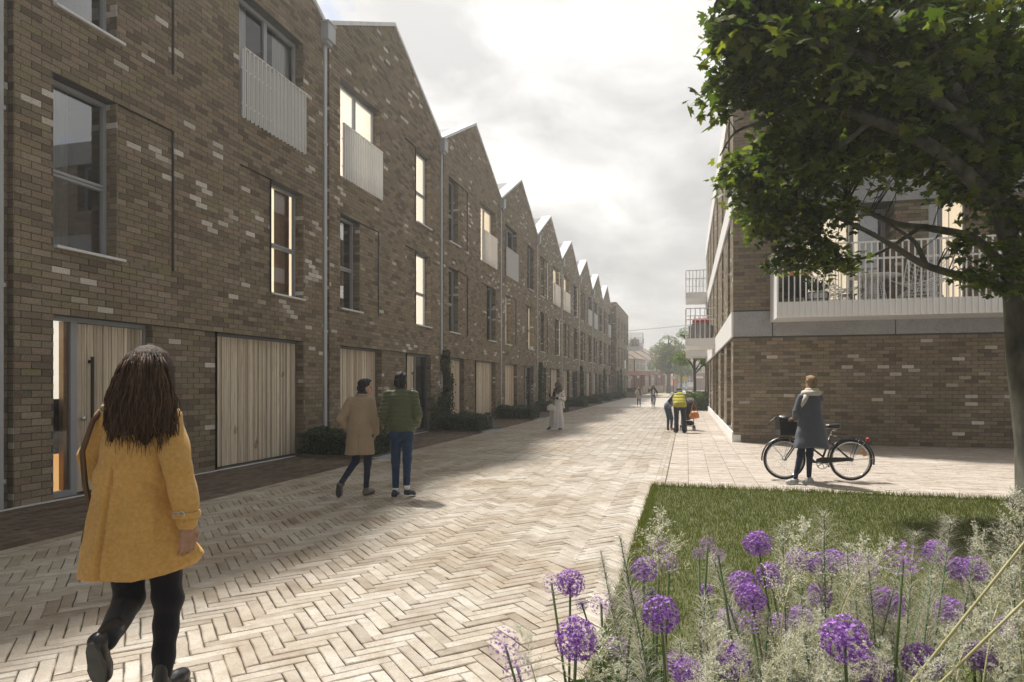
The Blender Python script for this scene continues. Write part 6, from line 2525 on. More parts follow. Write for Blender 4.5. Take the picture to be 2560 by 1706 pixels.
def head_parts(c, face, s=1.0, tilt=0.0):
    """skull, jaw, nose, brow, lips, ears; face = horizontal direction the person looks"""
    c = np.array(c, float)
    f = np.array([face[0], face[1], tilt]); f /= np.linalg.norm(f)
    r = np.array([f[1], -f[0], 0.0]); r /= np.linalg.norm(r)
    u = np.cross(r, f)
    rz = math.atan2(f[1], f[0]) - math.pi / 2
    P = [ell(c + u * .025 * s - f * .012 * s, (.074 * s, .094 * s, .090 * s), rz), ell(c - u * .045 * s + f * .026 * s, (.056 * s, .062 * s, .078 * s), rz),
         cap(c + f * .088 * s + u * .005 * s, c + f * .108 * s - u * .030 * s, .010 * s, .014 * s), cap(c + f * .078 * s + u * .022 * s - r * .035 * s, c + f * .078 * s + u * .022 * s + r * .035 * s, .014 * s, .014 * s),
         cap(c + f * .084 * s - u * .062 * s - r * .016 * s, c + f * .084 * s - u * .062 * s + r * .016 * s, .009 * s, .009 * s), ell(c + f * .066 * s - u * .098 * s, (.024 * s, .024 * s, .02 * s), rz)]
    for q in (-1, 1):
        P.append(ell(c + r * q * .076 * s - f * .004 * s - u * .006 * s, (.010 * s, .019 * s, .031 * s), rz + q * .35))
    return P, (f, r, u)


def eyes(person, c, fr_, s=1.0):
    f, r, u = fr_
    c = np.array(c, float)
    for q in (-1, 1):
        e = c + f * .079 * s + r * q * .030 * s + u * .004 * s
        m = MB(); m.lathe([(0.0, -.011 * s), (.008 * s, -.008 * s), (.0115 * s, 0), (.008 * s, .008 * s), (0, .011 * s)], 10, tuple(e)); o = m.build('eye', M['eye'], person, True)
    m = MB(); m.tube([tuple(c + f * .0935 * s - u * .062 * s - r * .020 * s), tuple(c + f * .0955 * s - u * .060 * s), tuple(c + f * .0935 * s - u * .062 * s + r * .020 * s)], .0055 * s, 6); m.build('mouth', M['lips'], person, True)


def shoe(person, heel, toe, w, h, m_up, m_sole, ankle=None, name='shoe'):
    """sole and rounded upper from heel to toe (points on the sole's underside)"""
    a, b = np.array(heel, float), np.array(toe, float)
    d = (b - a); L = np.linalg.norm(d); d = d / L
    up = np.array([0, 0, 1.0]); up = up - d * (up @ d)
    up = up / np.linalg.norm(up) if np.linalg.norm(up) > .2 else np.array([0, 1.0, 0])
    if ankle is not None:
        x = np.array(ankle, float) - a
        x = x - d * (x @ d)
        if np.linalg.norm(x) > .02: up = x / np.linalg.norm(x)
    P = [cap(a + d * .03 + up * .045, b - d * .05 + up * .035, w * .46, w * .46), cap(a + d * .035 + up * .05, a + d * .05 + up * h, w * .45, w * .40), cap(b - d * .09 + up * .035, b - d * .04 + up * .03, w * .50, w * .40)]

    def flat(X):
        return np.maximum(-((X - a) @ up - 0.012), 0) * 2.0
    o = sk_obj(name, P, 0.009, m_up, person, 0.02, flat)
    m = MB()
    side = np.cross(d, up)
    ring = []
    for t in np.linspace(0, 2 * np.pi, 20, endpoint=False):
        x = math.cos(t) * L * .5
        wd = w * (.50 if x > 0 else .43) * (1 - .12 * math.exp(-((x + .02) / .04) ** 2))
        ring.append(a + d * (L * .5 + x) + side * math.sin(t) * wd)
    n = len(ring)
    m.add([tuple(p) for p in ring] + [tuple(p + up * .026) for p in ring], [tuple(range(n))[::-1], tuple(range(n, 2 * n))] + [(i, (i + 1) % n, n + (i + 1) % n, n + i) for i in range(n)])
    m.build('sole', M[m_sole], o)


def strands(person, roots_tips, m, r0=0.007, name='lock'):
    s = MB()
    for pts, r in roots_tips:
        n = len(pts)
        s.tube(pts, [r * (1 - 0.85 * (i / (n - 1)) ** 2) for i in range(n)], 5)
    return tag(s.build(name, M[m], person, True), kind='stuff')


def fabric(name, a, b, scale=40, rough=0.9, bump=0.25, big=3.0):
    t = NT(name)
    v = t.objco()
    f = t.noise(scale, 4, 0.65, v)
    c = t.mix(t.ramp(f, [(0.35, (0, 0, 0)), (0.65, (1, 1, 1))]), a, b)
    g = t.ramp(t.noise(big, 4, 0.6, v), [(0.3, (0.86, 0.86, 0.86)), (0.7, (1.10, 1.10, 1.10))])
    t.set(col=t.mix(1.0, c, g, 'MULTIPLY'), rough=rough, spec=0.2, sheen=0.15)
    h = t.math('ADD', t.math('MULTIPLY', t.noise(scale * 3, 2, 0.6, v), 0.25), t.noise(7, 5, 0.6, v, 1.0))
    t.bump(h, bump, 0.02)
    return t.m


def hair_mat(name, a, b):
    t = NT(name)
    v = t.objco((90, 90, 3.0))
    f = t.noise(1.0, 5, 0.65, v, 0.4)
    t.set(col=t.mix(t.ramp(f, [(0.35, (0, 0, 0)), (0.62, (1, 1, 1))]), a, b), rough=0.62, spec=0.22)
    t.bump(f, 0.8, 0.01)
    return t.m


M['skin'] = mat('skin', (0.42, 0.235, 0.165), (0.50, 0.29, 0.21), 9, 0.5)
M['skin_tan'] = mat('skin_tan', (0.30, 0.16, 0.10), (0.37, 0.21, 0.14), 9, 0.5)
M['skin_dark'] = mat('skin_dark', (0.11, 0.06, 0.04), (0.15, 0.085, 0.055), 9, 0.45)
M['eye'] = mat('eye', (0.03, 0.025, 0.022), None, 1, 0.2)
M['lips'] = mat('lips', (0.26, 0.09, 0.08), None, 1, 0.45)
M['mustard'] = fabric('mustard_cotton', (0.50, 0.285, 0.080), (0.59, 0.36, 0.115), 55, 0.85, 0.4)
M['black_jean'] = fabric('black_trousers', (0.006, 0.007, 0.011), (0.010, 0.011, 0.016), 60, 0.9, 0.3)
M['leather'] = mat('black_leather', (0.012, 0.012, 0.014), (0.02, 0.02, 0.023), 12, 0.32, 0.2, 50)
M['brown_leather'] = mat('brown_leather', (0.06, 0.03, 0.012), (0.11, 0.055, 0.02), 6, 0.4, 0.2, 40)
M['orange_leather'] = mat('orange_leather', (0.50, 0.17, 0.03), (0.62, 0.24, 0.05), 7, 0.45, 0.2, 40)
M['hair_brown'] = hair_mat('brown_hair', (0.014, 0.009, 0.006), (0.065, 0.034, 0.018))
M['hair_black'] = hair_mat('black_hair', (0.008, 0.008, 0.010), (0.028, 0.027, 0.030))
M['hair_blond'] = hair_mat('blond_hair', (0.12, 0.075, 0.035), (0.34, 0.23, 0.12))
M['hair_red'] = hair_mat('reddish_hair', (0.05, 0.018, 0.01), (0.11, 0.045, 0.025))
M['camel'] = fabric('camel_wool', (0.31, 0.235, 0.155), (0.37, 0.285, 0.195), 70, 0.95, 0.3)
M['navy_jean'] = fabric('dark_navy_jeans', (0.010, 0.016, 0.035), (0.018, 0.028, 0.058), 60, 0.9, 0.3)
M['blue_jean'] = fabric('blue_jeans', (0.014, 0.030, 0.072), (0.030, 0.058, 0.125), 50, 0.9, 0.35, 5)
M['olive'] = fabric('olive_quilted', (0.070, 0.082, 0.038), (0.095, 0.108, 0.052), 45, 0.55, 0.25)
M['shoe_grey'] = mat('grey_brown_boot', (0.10, 0.085, 0.07), (0.16, 0.14, 0.12), 14, 0.6)
M['navy_shoe'] = mat('navy_trainer', (0.012, 0.018, 0.035), (0.02, 0.03, 0.05), 20, 0.6)
M['white_sole'] = mat('white_sole', (0.66, 0.66, 0.64), (0.74, 0.74, 0.72), 12, 0.7)
M['sole_dark'] = mat('dark_sole', (0.05, 0.05, 0.05), (0.075, 0.075, 0.075), 12, 0.8)
M['slate_coat'] = fabric('slate_blue_coat', (0.072, 0.080, 0.105), (0.092, 0.102, 0.132), 60, 0.9, 0.35)
M['cream_wool'] = fabric('cream_scarf', (0.48, 0.45, 0.39), (0.58, 0.55, 0.49), 35, 0.95, 0.5)
M['print_shoe'] = mat('printed_shoe', (0.06, 0.06, 0.06), (0.72, 0.71, 0.68), 55, 0.7)
M['hijab'] = fabric('dark_headscarf', (0.045, 0.043, 0.034), (0.075, 0.070, 0.058), 30, 0.9, 0.5)
M['lilac_white'] = fabric('pale_dress', (0.50, 0.48, 0.50), (0.58, 0.56, 0.58), 30, 0.85, 0.6)
M['lime'] = fabric('lime_gilet', (0.33, 0.30, 0.022), (0.41, 0.37, 0.035), 40, 0.6, 0.25)
M['blue_knit'] = fabric('blue_jumper', (0.10, 0.13, 0.20), (0.135, 0.17, 0.25), 40, 0.9, 0.3)
M['navy_knit'] = fabric('navy_jumper', (0.022, 0.027, 0.045), (0.035, 0.042, 0.065), 40, 0.9, 0.3)
M['teal_jean'] = fabric('teal_jeans', (0.035, 0.060, 0.085), (0.06, 0.095, 0.125), 50, 0.9, 0.3)
M['dark_trouser'] = fabric('dark_trousers', (0.018, 0.024, 0.034), (0.028, 0.035, 0.047), 50, 0.9, 0.3)


def floral():
    t = NT('floral_print')
    v = t.objco()
    c = (0.62, 0.60, 0.55)
    for sc, thr, colr, off in ((13, .60, (0.05, 0.09, 0.05), 0), (15, .64, (0.42, 0.06, 0.08), 3.3), (18, .64, (0.03, 0.035, 0.05), 7.1)):
        mp_ = t.n('ShaderNodeMapping')
        mp_.inputs['Location'].default_value = (off, off, 0)
        t.l(v, mp_.inputs[0])
        f = t.ramp(t.noise(sc, 2, 0.5, mp_.outputs[0]), [(thr - .02, (0, 0, 0)), (thr + .02, (1, 1, 1))])
        c = t.mix(f, c, colr)
    t.set(col=c, rough=0.85)
    return t.m


M['floral'] = floral()


def person(foot, label, rz=YAW, scale=1.0, group=None):
    p = empty('person', foot, rz, label, 'person', group)
    p.scale = (scale,) * 3
    LOCAL[0] = True
    return p


def body_parts(J, r=1.0):
    """J: joints hipL hipR kneeL.. ankL.. shL shR elL elR wrL wrR, neck, head, face"""
    P = []
    pel = (V_(*J['hipL']) + V_(*J['hipR'])) / 2
    ch = (V_(*J['shL']) + V_(*J['shR'])) / 2
    P += [cap(pel, pel + (ch - pel) * .45, .115 * r, .105 * r), cap(pel + (ch - pel) * .45, ch + (pel - ch) * .18, .105 * r, .125 * r), cap(J['shL'], J['shR'], .046 * r, .046 * r)]
    P += [cap(ch, V_(*J['neck']), .060 * r, .052 * r), cap(V_(*J['neck']), V_(*J['head']), .052 * r, .05 * r)]
    for s in 'LR':
        P += [cap(J['sh' + s], J['el' + s], .050 * r, .038 * r), cap(J['el' + s], J['wr' + s], .038 * r, .026 * r)]
        P += [cap(J['hip' + s], J['kn' + s], .082 * r, .052 * r), cap(J['kn' + s], J['an' + s], .052 * r, .034 * r)]
    return P


def make_body(p, J, skin_m, vox=0.016, hands=(), s=1.0, tilt=0.0, face=True):
    hp, frm = head_parts(J['head'], J['face'], s, tilt)
    V, F = skin(body_parts(J, .92) + hp, vox, 0.018)
    for (parts, hv) in hands:
        v2, f2 = skin(parts, hv, 0.006)
        F = np.concatenate([F, f2 + len(V)])
        V = np.concatenate([V, v2])
    b = obj('body', np_mesh('body', V, F, True), M[skin_m], p)
    if face:
        eyes(p, J['head'], frm, s)
    return frm


def trousers(p, J, m, r=1.0, vox=0.012, top=None, wr=0.004, cuff=1.0):
    P = []
    pel = (V_(*J['hipL']) + V_(*J['hipR'])) / 2
    P.append(cap(pel + V_(0, 0, .06), pel - V_(0, 0, .02), .135 * r, .125 * r))
    for s in 'LR':
        P += [cap(J['hip' + s], J['kn' + s], .095 * r, .066 * r), cap(J['kn' + s], V_(*J['an' + s]), .064 * r, .048 * r * cuff)]
    return sk_obj('trousers', P, vox, m, p, 0.03, wrinkle(wr, 42, J['hipL'][0] * 30))


# ---------------------------------------------------------------- woman in the mustard coat (x to the camera's right, y away, z up)
yw = ground_at(330, 1740)
yw.z = 0
p = person(yw, 'woman seen from behind in a mustard yellow coat, with long brown hair')
J = dict(hipL=(.00, .0, .98), hipR=(.125, .02, .98), knL=(-.02, .0, .50), knR=(.165, .05, .50), anL=(.10, -.38, .44), anR=(.150, .02, .12), shL=(-.115, .0, 1.50), shR=(.185, .0, 1.45), elL=(-.235, .05, 1.24), elR=(.285, -.06, 1.20),
         wrL=(-.05, .26, 1.30), wrR=(.335, -.09, .93), neck=(.075, .01, 1.56), head=(.095, .02, 1.70), face=(.25, 1, 0))
hd = hand(J['wrR'], (.06, -.02, -1), (-.75, .5, 0), (-.35, .9, 0), 1.12, 0.5)
make_body(p, J, 'skin_tan', 0.012, [(hd, 0.0042)], face=True)
trousers(p, J, 'black_jean', 1.10, 0.010)


def coat_folds(a, z):
    low = np.clip((1.35 - z) / .7, 0, 1)
    f = low * (0.045 * np.sin(a * 6 + 1.0 + z) + 0.030 * np.sin(a * 11 + z * 3) + 0.016 * np.sin(a * 19 - z * 4))
    d = np.abs(np.angle(np.exp(1j * (a + 1.78))))            # the inverted pleat down the back
    f -= np.clip((1.30 - z) / .08, 0, 1) * 0.14 * np.exp(-(d / .05) ** 2)
    f += np.clip((1.30 - z) / .08, 0, 1) * 0.030 * np.exp(-((d - .12) / .06) ** 2)
    f += .52 * np.exp(-((a - .0) / .36) ** 2) * np.clip((1.02 - z) / .26, 0, 1)
    return f


def coat_wr(X):
    w = 0.0065 * np.sin(X[:, 2] * 26 + X[:, 0] * 34 + 2 * np.sin(X[:, 1] * 12)) * np.exp(-((X[:, 2] - 1.18) / .16) ** 2)
    w += 0.0035 * np.sin(X[:, 2] * 48 - X[:, 0] * 20) * np.clip(np.abs(X[:, 0] - .06) - .2, 0, .1) * 10
    return w


hem = lambda x: 0
rows = [(.665, .012, -.02, .250, .22), (.75, .010, -.02, .243, .210), (.90, .008, -.01, .225, .185), (1.10, .012, .0, .207, .160), (1.28, .030, 0, .192, .142), (1.40, .045, .0, .180, .128), (1.50, .058, .0, .142, .102), (1.56, .075, .0, .085, .080)]
C = [loft(rows, coat_folds)]
SL_ = [cap((-.085, 0, 1.485), (-.225, .04, 1.26), .082, .074), cap((-.225, .04, 1.26), (-.225, .05, 1.20), .074, .072), cap((-.215, .06, 1.20), (-.06, .27, 1.27), .070, .055)]
SR_ = [cap((.188, 0, 1.452), (.275, -.06, 1.20), .078, .072), cap((.275, -.06, 1.20), (.325, -.08, 1.02), .072, .062), cap((.325, -.08, 1.02), (.333, -.085, .945), .056, .055)]


def flap(X):
    """hem lifts towards the right where the coat swings out"""
    return np.maximum(0, (.665 + .12 * np.clip((X[:, 0] - .18) / .25, 0, 1) ** 1.5) - X[:, 2]) * 1.5


coat = sk_obj('coat', C, 0.0095, 'mustard', p, 0.022, lambda X: coat_wr(X) + flap(X))
sk_obj('sleeve', SL_, 0.009, 'mustard', coat, 0.02, lambda X: wrinkle(.006, 34, 1.2)(X))
sk_obj('sleeve', SR_, 0.009, 'mustard', coat, 0.02, lambda X: wrinkle(.006, 30, 2.2)(X))
m = MB()
m.torus((.330, -.083, .975), .060, .010, 28, 6, 'z', 1.8)
m.build('cuff_strap', M['mustard'], coat, True)
m = MB(); m.torus((.335, -.147, .985), .016, .0035, 16, 6, 'y'); m.torus((.305, -.142, .985), .012, .003, 14, 6, 'y'); m.build('buckle', M['steel'], coat, True)
m = MB()
m.tube([(-.075, -.10, 1.52), (.0, -.085, 1.565), (.085, -.075, 1.575), (.17, -.07, 1.55)], [.022, .026, .026, .02], 8)
m.build('collar', M['mustard'], coat, True)
m = MB(); m.tube([(-.165, -.03, 1.475), (-.10, -.07, 1.525)], [.020, .016], 6); m.build('epaulette', M['mustard'], coat, True)
m = MB(); m.torus((-.10, -.082, 1.515), .017, .0045, 14, 6, 'y'); m.build('strap_buckle', M['steel'], coat, True)
# bag hangs at her left side from a strap over the shoulder
m = MB()
m.tube([(-.10, -.04, 1.535), (-.15, -.085, 1.46), (-.19, -.11, 1.30), (-.20, -.07, 1.12), (-.205, .0, .95), (-.20, .05, .86)], .0135, 6)
bg = empty('shoulder_bag', (0, 0, 0), 0, 'dark brown rounded shoulder bag at the left side of the woman in the mustard coat', 'bag')
bg.location = yw
bg.rotation_euler = (0, 0, YAW)
m.build('strap', M['brown_leather'], bg, True)
sk_obj('bag', [ell((-.175, .05, .80), (.085, .15, .19))], 0.012, 'brown_leather', bg, 0.02)
# hair: heavy mass with long loose locks
hr = random.Random(5)
H = [ell((.095, -.005, 1.735), (.108, .122, .118)), loft([(1.33, .085, -.10, .135, .030), (1.42, .092, -.098, .165, .050), (1.55, .096, -.075, .165, .085), (1.66, .096, -.03, .135, .112), (1.74, .095, -.01, .112, .120), (1.80, .095, 0, .075, .09)])]


def hair_wr(X):
    return 0.0075 * np.sin(X[:, 0] * 95 + 3.5 * np.sin(X[:, 2] * 7) + X[:, 1] * 30) * np.clip((1.80 - X[:, 2]) / .15, 0.15, 1) + np.maximum(0, 1.385 + .035 * np.sin(X[:, 0] * 37) + .02 * np.sin(X[:, 0] * 83) - X[:, 2]) * 1.2


hair = sk_obj('hair', H, 0.0075, 'hair_brown', p, 0.025, hair_wr)
lk = []
for i in range(430):
    a = hr.uniform(-1.35, 1.35)
    zt = hr.uniform(1.56, 1.845)
    zb = hr.uniform(1.27, 1.45) + .03 * abs(a)
    ph, am, off = hr.uniform(0, 6.28), hr.uniform(.006, .022), hr.uniform(-.006, .010)
    pts = []
    for q in range(11):
        t = q / 10
        z = zt + (zb - zt) * t
        rx = np.interp(z, [1.26, 1.33, 1.42, 1.55, 1.66, 1.74, 1.80, 1.85], [.172, .172, .174, .170, .140, .116, .085, .015]) + off
        yb = np.interp(z, [1.26, 1.33, 1.42, 1.55, 1.66, 1.74, 1.80, 1.85], [-.125, -.134, -.152, -.164, -.150, -.135, -.105, -.02]) - off
        w = am * min(1, t * 2.5)
        pts.append((.095 + rx * math.sin(a) + w * math.sin(ph + t * 7), yb * max(0, math.cos(a)) ** .6 + w * .6 * math.cos(ph + t * 6), z))
    lk.append((pts, hr.uniform(.0022, .0050)))
strands(p, lk[:270], 'hair_brown')
M['hair_light'] = hair_mat('light_brown_hair', (0.045, 0.026, 0.015), (0.13, 0.075, 0.042))
strands(p, lk[270:], 'hair_light')
shoe(p, (.150, -.045, 0), (.185, .215, 0), .088, .17, 'leather', 'sole_dark', name='boot')
shoe(p, (.088, -.475, .465), (.07, -.385, .225), .092, .17, 'leather', 'sole_dark', ankle=(.09, -.36, .42), name='boot')
LOCAL[0] = False

# ---------------------------------------------------------------- man in the camel coat
q_ = ground_at(905, 1238)
p = person(q_, 'dark haired man in a camel coat walking away, face turned to his right')
J = dict(hipL=(-.07, 0, .90), hipR=(.09, 0, .90), knL=(-.10, .03, .50), knR=(.075, .04, .48), anL=(-.245, -.22, .22), anR=(.060, .0, .10), shL=(-.175, 0, 1.40), shR=(.135, 0, 1.40), elL=(-.295, -.05, 1.12), elR=(.185, -.04, 1.10),
         wrL=(-.19, .08, .92), wrR=(.175, .09, .92), neck=(.0, .0, 1.47), head=(.035, .03, 1.585), face=(1, .55, 0))
make_body(p, J, 'skin', 0.013, [(hand(J['wrL'], (.2, .5, -1), (1, 0, 0), (0, 1, 0)), .006), (hand(J['wrR'], (-.2, .5, -1), (-1, 0, 0), (0, 1, 0)), .006)], s=1.0)
trousers(p, J, 'navy_jean', 0.86, 0.012, wr=.005, cuff=.95)


def mf(a, z):
    f = np.clip((1.2 - z) / .6, 0, 1) * (.018 * np.sin(a * 6 + 1) + .012 * np.sin(a * 11 + z * 4))
    d = np.abs(np.angle(np.exp(1j * (a + 1.57))))
    return f - np.clip((.92 - z) / .02, 0, 1) * .05 * np.exp(-(d / .03) ** 2) - .010 * np.exp(-(d / .035) ** 2)


C = [loft([(.60, -.03, 0, .215, .165), (.80, -.03, 0, .200, .155), (1.0, -.025, 0, .188, .145), (1.18, -.02, 0, .182, .135), (1.34, -.02, 0, .188, .120), (1.42, -.015, 0, .150, .10), (1.475, 0, .0, .078, .075)], mf),
     cap((-.165, 0, 1.385), (-.295, -.05, 1.12), .075, .068), cap((-.295, -.05, 1.12), (-.195, .07, .93), .068, .056), cap((.125, 0, 1.385), (.190, -.04, 1.10), .072, .064), cap((.190, -.04, 1.10), (.185, .08, .92), .068, .056)]
coat = sk_obj('coat', C, 0.010, 'camel', p, 0.018, wrinkle(.0035, 30, 1.0))
m = MB(); m.torus((.002, .0, 1.475), .075, .020, 26, 7, 'z', 1.1); m.build('collar', M['camel'], coat, True)
m = MB(); m.torus((.004, .005, 1.505), .058, .022, 26, 7, 'z', 1.3); m.build('scarf', M['navy_knit'], p, True)
sk_obj('hair', [ell((.020, .015, 1.635), (.088, .094, .080)), ell((.0, -.018, 1.575), (.070, .062, .070)), ell((.065, .05, 1.685), (.062, .058, .032))], 0.008, 'hair_black', p, 0.02, lambda X: .004 * np.sin(X[:, 0] * 120 + X[:, 2] * 60) + .003 * np.sin(X[:, 1] * 150) + np.maximum(0, (X[:, 0] - .055) + (X[:, 1] - .02) * .5 - np.maximum(0, X[:, 2] - 1.60) * 2.5) * 1.2)
shoe(p, (.045, -.05, 0), (.135, .185, 0), .092, .10, 'shoe_grey', 'sole_dark')
shoe(p, (-.275, -.285, .200), (-.295, -.215, -.03 + .03), .092, .11, 'shoe_grey', 'sole_dark', ankle=(-.25, -.20, .22))
LOCAL[0] = False

# ---------------------------------------------------------------- man in the olive quilted jacket
q_ = ground_at(1003, 1243)
p = person(q_, 'man in an olive quilted jacket and blue jeans walking away beside the camel coat')
J = dict(hipL=(-.075, 0, .95), hipR=(.095, 0, .95), knL=(-.085, .03, .52), knR=(.09, -.02, .54), anL=(-.080, .0, .10), anR=(.085, -.05, .15), shL=(-.185, 0, 1.50), shR=(.175, 0, 1.50), elL=(-.25, -.05, 1.20), elR=(.235, -.05, 1.20),
         wrL=(-.20, .10, 1.03), wrR=(.19, .10, 1.02), neck=(-.01, .01, 1.57), head=(-.005, .03, 1.685), face=(.35, 1, 0))
make_body(p, J, 'skin', 0.013, [(hand(J['wrL'], (.3, .6, -1), (1, 0, 0), (0, 1, 0)), .006), (hand(J['wrR'], (-.3, .6, -1), (-1, 0, 0), (0, 1, 0)), .006)], s=1.0)
tr = trousers(p, J, 'blue_jean', 0.98, 0.011, wr=.005, cuff=1.0)
for sx in (-.085, .105):
    m = MB(); m.bevbox(sx - .058, sx + .058, -.150, -.135, .845, .965, .01); m.build('pocket', M['blue_jean'], tr)
C = [loft([(.97, .01, 0, .195, .145), (1.02, .01, 0, .205, .155), (1.2, 0, 0, .205, .150), (1.38, -.005, 0, .212, .140), (1.48, -.008, 0, .185, .115), (1.56, -.01, .005, .095, .085), (1.62, -.01, .008, .074, .074)]),
     cap((-.175, 0, 1.485), (-.255, -.05, 1.20), .082, .072), cap((-.255, -.05, 1.20), (-.215, .08, 1.04), .074, .060), cap((.165, 0, 1.485), (.238, -.05, 1.20), .082, .072), cap((.238, -.05, 1.20), (.205, .08, 1.04), .074, .060)]
jk = sk_obj('jacket', C, 0.0085, 'olive', p, 0.02, lambda X: quilt(.0105, .056, .10)(X) + wrinkle(.003, 60, 2.)(X))
m = MB(); m.torus((.005, .0, .985), .19, .012, 40, 7, 'z', 2.6); x = m.mesh('hem'); x.transform(Matrix.Diagonal((1.0, .76, 1, 1))); obj('hem', x, M['olive'], jk)
H = [ell((-.005, .018, 1.735), (.092, .102, .088)), ell((-.008, -.03, 1.655), (.084, .070, .088)), loft([(1.575, -.01, -.055, .055, .028), (1.62, -.01, -.045, .078, .055), (1.70, -.008, -.01, .088, .085)])]
sk_obj('hair', H, 0.008, 'hair_black', p, 0.02, lambda X: .006 * np.sin(X[:, 0] * 90 + 2 * np.sin(X[:, 2] * 20)) + np.maximum(0, X[:, 1] - .06) * np.clip((1.72 - X[:, 2]) * 20, 0, 1))
shoe(p, (-.085, -.085, 0), (-.095, .18, 0), .095, .085, 'navy_shoe', 'white_sole')
shoe(p, (.075, -.10, .035), (.175, .10, 0.0), .095, .085, 'navy_shoe', 'white_sole')
for (x, y, z) in ((-.080, -.01, .105), (.088, -.055, .15)):
    m = MB(); m.tube([(x, y, z - .03), (x, y, z + .03)], .047, 12); m.build('sock', M['white_sole'], p, True)
LOCAL[0] = False

# ---------------------------------------------------------------- woman in the slate coat beside the bicycle
q_ = ground_at(2000, 1210)
p = person(q_, 'short haired woman in a slate blue coat and cream scarf standing beside the bicycle')
J = dict(hipL=(.10, 0, .88), hipR=(.21, .02, .88), knL=(.02, .02, .50), knR=(.17, .03, .48), anL=(-.085, -.02, .11), anR=(.17, .05, .12), shL=(.03, .02, 1.43), shR=(.32, .03, 1.42), elL=(-.035, .03, 1.19), elR=(.33, .15, 1.19),
         wrL=(.0, .20, 1.07), wrR=(.22, .32, 1.10), neck=(.19, .02, 1.52), head=(.195, .03, 1.645), face=(-.35, 1, 0))
make_body(p, J, 'skin', 0.013, [(hand(J['wrL'], (-.2, 1, -.2), (0, 0, -1), (1, 0, 0)), .006), (hand(J['wrR'], (-.6, 1, -.2), (0, 0, -1), (-1, 0, 0)), .006)], s=.98)
trousers(p, J, 'navy_jean', 0.84, 0.011, wr=.004, cuff=.9)


def lf(a, z):
    return np.clip((1.15 - z) / .5, 0, 1) * (.028 * np.sin(a * 5 + .6) + .018 * np.sin(a * 9 + z * 3)) + .012 * np.sin(a * 3 + z * 9) - .006


C = [loft([(.58, .205, .02, .285, .19), (.75, .200, .02, .255, .18), (.95, .195, .02, .218, .165), (1.10, .182, .02, .185, .145), (1.22, .178, .02, .172, .130), (1.36, .178, .02, .178, .120), (1.46, .185, .02, .140, .10), (1.51, .19, .02, .085, .08)], lf),
     cap((.035, .02, 1.405), (-.035, .03, 1.19), .072, .066), cap((-.035, .03, 1.19), (.0, .17, 1.08), .066, .052), cap((.315, .03, 1.40), (.335, .15, 1.19), .072, .064), cap((.335, .15, 1.19), (.23, .29, 1.11), .064, .052)]
coat = sk_obj('coat', C, 0.0095, 'slate_coat', p, 0.02, lambda X: wrinkle(.0045, 26, .4)(X) + np.maximum(0, .60 + .03 * np.sin(X[:, 0] * 9) - X[:, 2]))
m = MB(); m.torus((.195, .02, 1.49), .105, .055, 36, 10, 'z', .85); x = m.mesh('scarf', True); sc_ = obj('scarf', x, M['cream_wool'], p)
m = MB(); m.torus((.200, .01, 1.535), .075, .038, 32, 9, 'z', 1.0); m.build('scarf_roll', M['cream_wool'], sc_, True)
m = MB(); m.tube([(.10, -.03, 1.46), (.045, -.05, 1.36), (.0, .0, 1.24), (-.02, .08, 1.12)], [.05, .042, .03, .02], 9); m.build('scarf_end', M['cream_wool'], sc_, True)
sk_obj('hair', [ell((.195, .015, 1.695), (.086, .094, .078)), ell((.198, -.022, 1.635), (.074, .062, .068)), ell((.19, .07, 1.745), (.06, .05, .035))], 0.008, 'hair_blond', p, 0.02, lambda X: .0045 * np.sin(X[:, 0] * 80 + X[:, 2] * 50) + np.maximum(0, X[:, 1] - .075) * np.clip((1.69 - X[:, 2]) * 20, 0, 1))
shoe(p, (-.03, .01, 0), (-.265, -.085, 0), .092, .075, 'print_shoe', 'white_sole')
shoe(p, (.225, .06, 0), (.02, -.06, 0), .092, .075, 'print_shoe', 'white_sole')
LOCAL[0] = False

# ---------------------------------------------------------------- woman in the headscarf
q_ = ground_at(1390, 1076)
p = person(q_, 'woman in a dark headscarf and long pale dress walking while looking at her phone')
J = dict(hipL=(-.06, 0, .90), hipR=(.10, 0, .90), knL=(-.07, .0, .48), knR=(.10, .05, .48), anL=(-.17, -.02, .10), anR=(.17, .08, .08), shL=(-.05, -.02, 1.36), shR=(.22, .05, 1.36), elL=(-.10, -.14, 1.12), elR=(.25, -.08, 1.10),
         wrL=(-.20, -.28, 1.17), wrR=(-.02, -.26, 1.14), neck=(.08, 0, 1.44), head=(.045, -.03, 1.555), face=(-.75, -1, 0))
make_body(p, J, 'skin_dark', 0.014, [(hand(J['wrL'], (-.35, -.6, .25), (.6, .1, .8), (.5, -.5, .3), .95, .9), .006), (hand(J['wrR'], (-.7, -.4, .15), (-.2, .2, 1), (-.3, .7, .3), .95, .9), .006)], s=.95, tilt=-.35)
sk_obj('dress', [loft([(.08, .02, .0, .275, .20), (.30, .02, 0, .255, .19), (.6, .02, 0, .225, .17), (.90, .03, 0, .185, .145), (1.12, .06, 0, .150, .12), (1.32, .085, .01, .140, .10)],
       lambda a, z: np.clip((1.15 - z) / .6, 0, 1) * (.055 * np.sin(a * 6 + z * 1.5) + .035 * np.sin(a * 11 - z * 2)))], 0.010, 'lilac_white', p, .02, wrinkle(.004, 18, .3))
sk_obj('jacket', [loft([(.98, .15, .06, .13, .12), (1.2, .14, .04, .14, .115), (1.36, .12, .02, .15, .10)]), cap((.21, .05, 1.34), (.27, -.05, 1.10), .085, .085), cap((.27, -.05, 1.10), (.08, -.20, 1.12), .080, .058), cap((.22, .10, 1.05), (.27, .12, .78), .07, .05)], .012, 'floral', p, .02, wrinkle(.005, 25, .9))
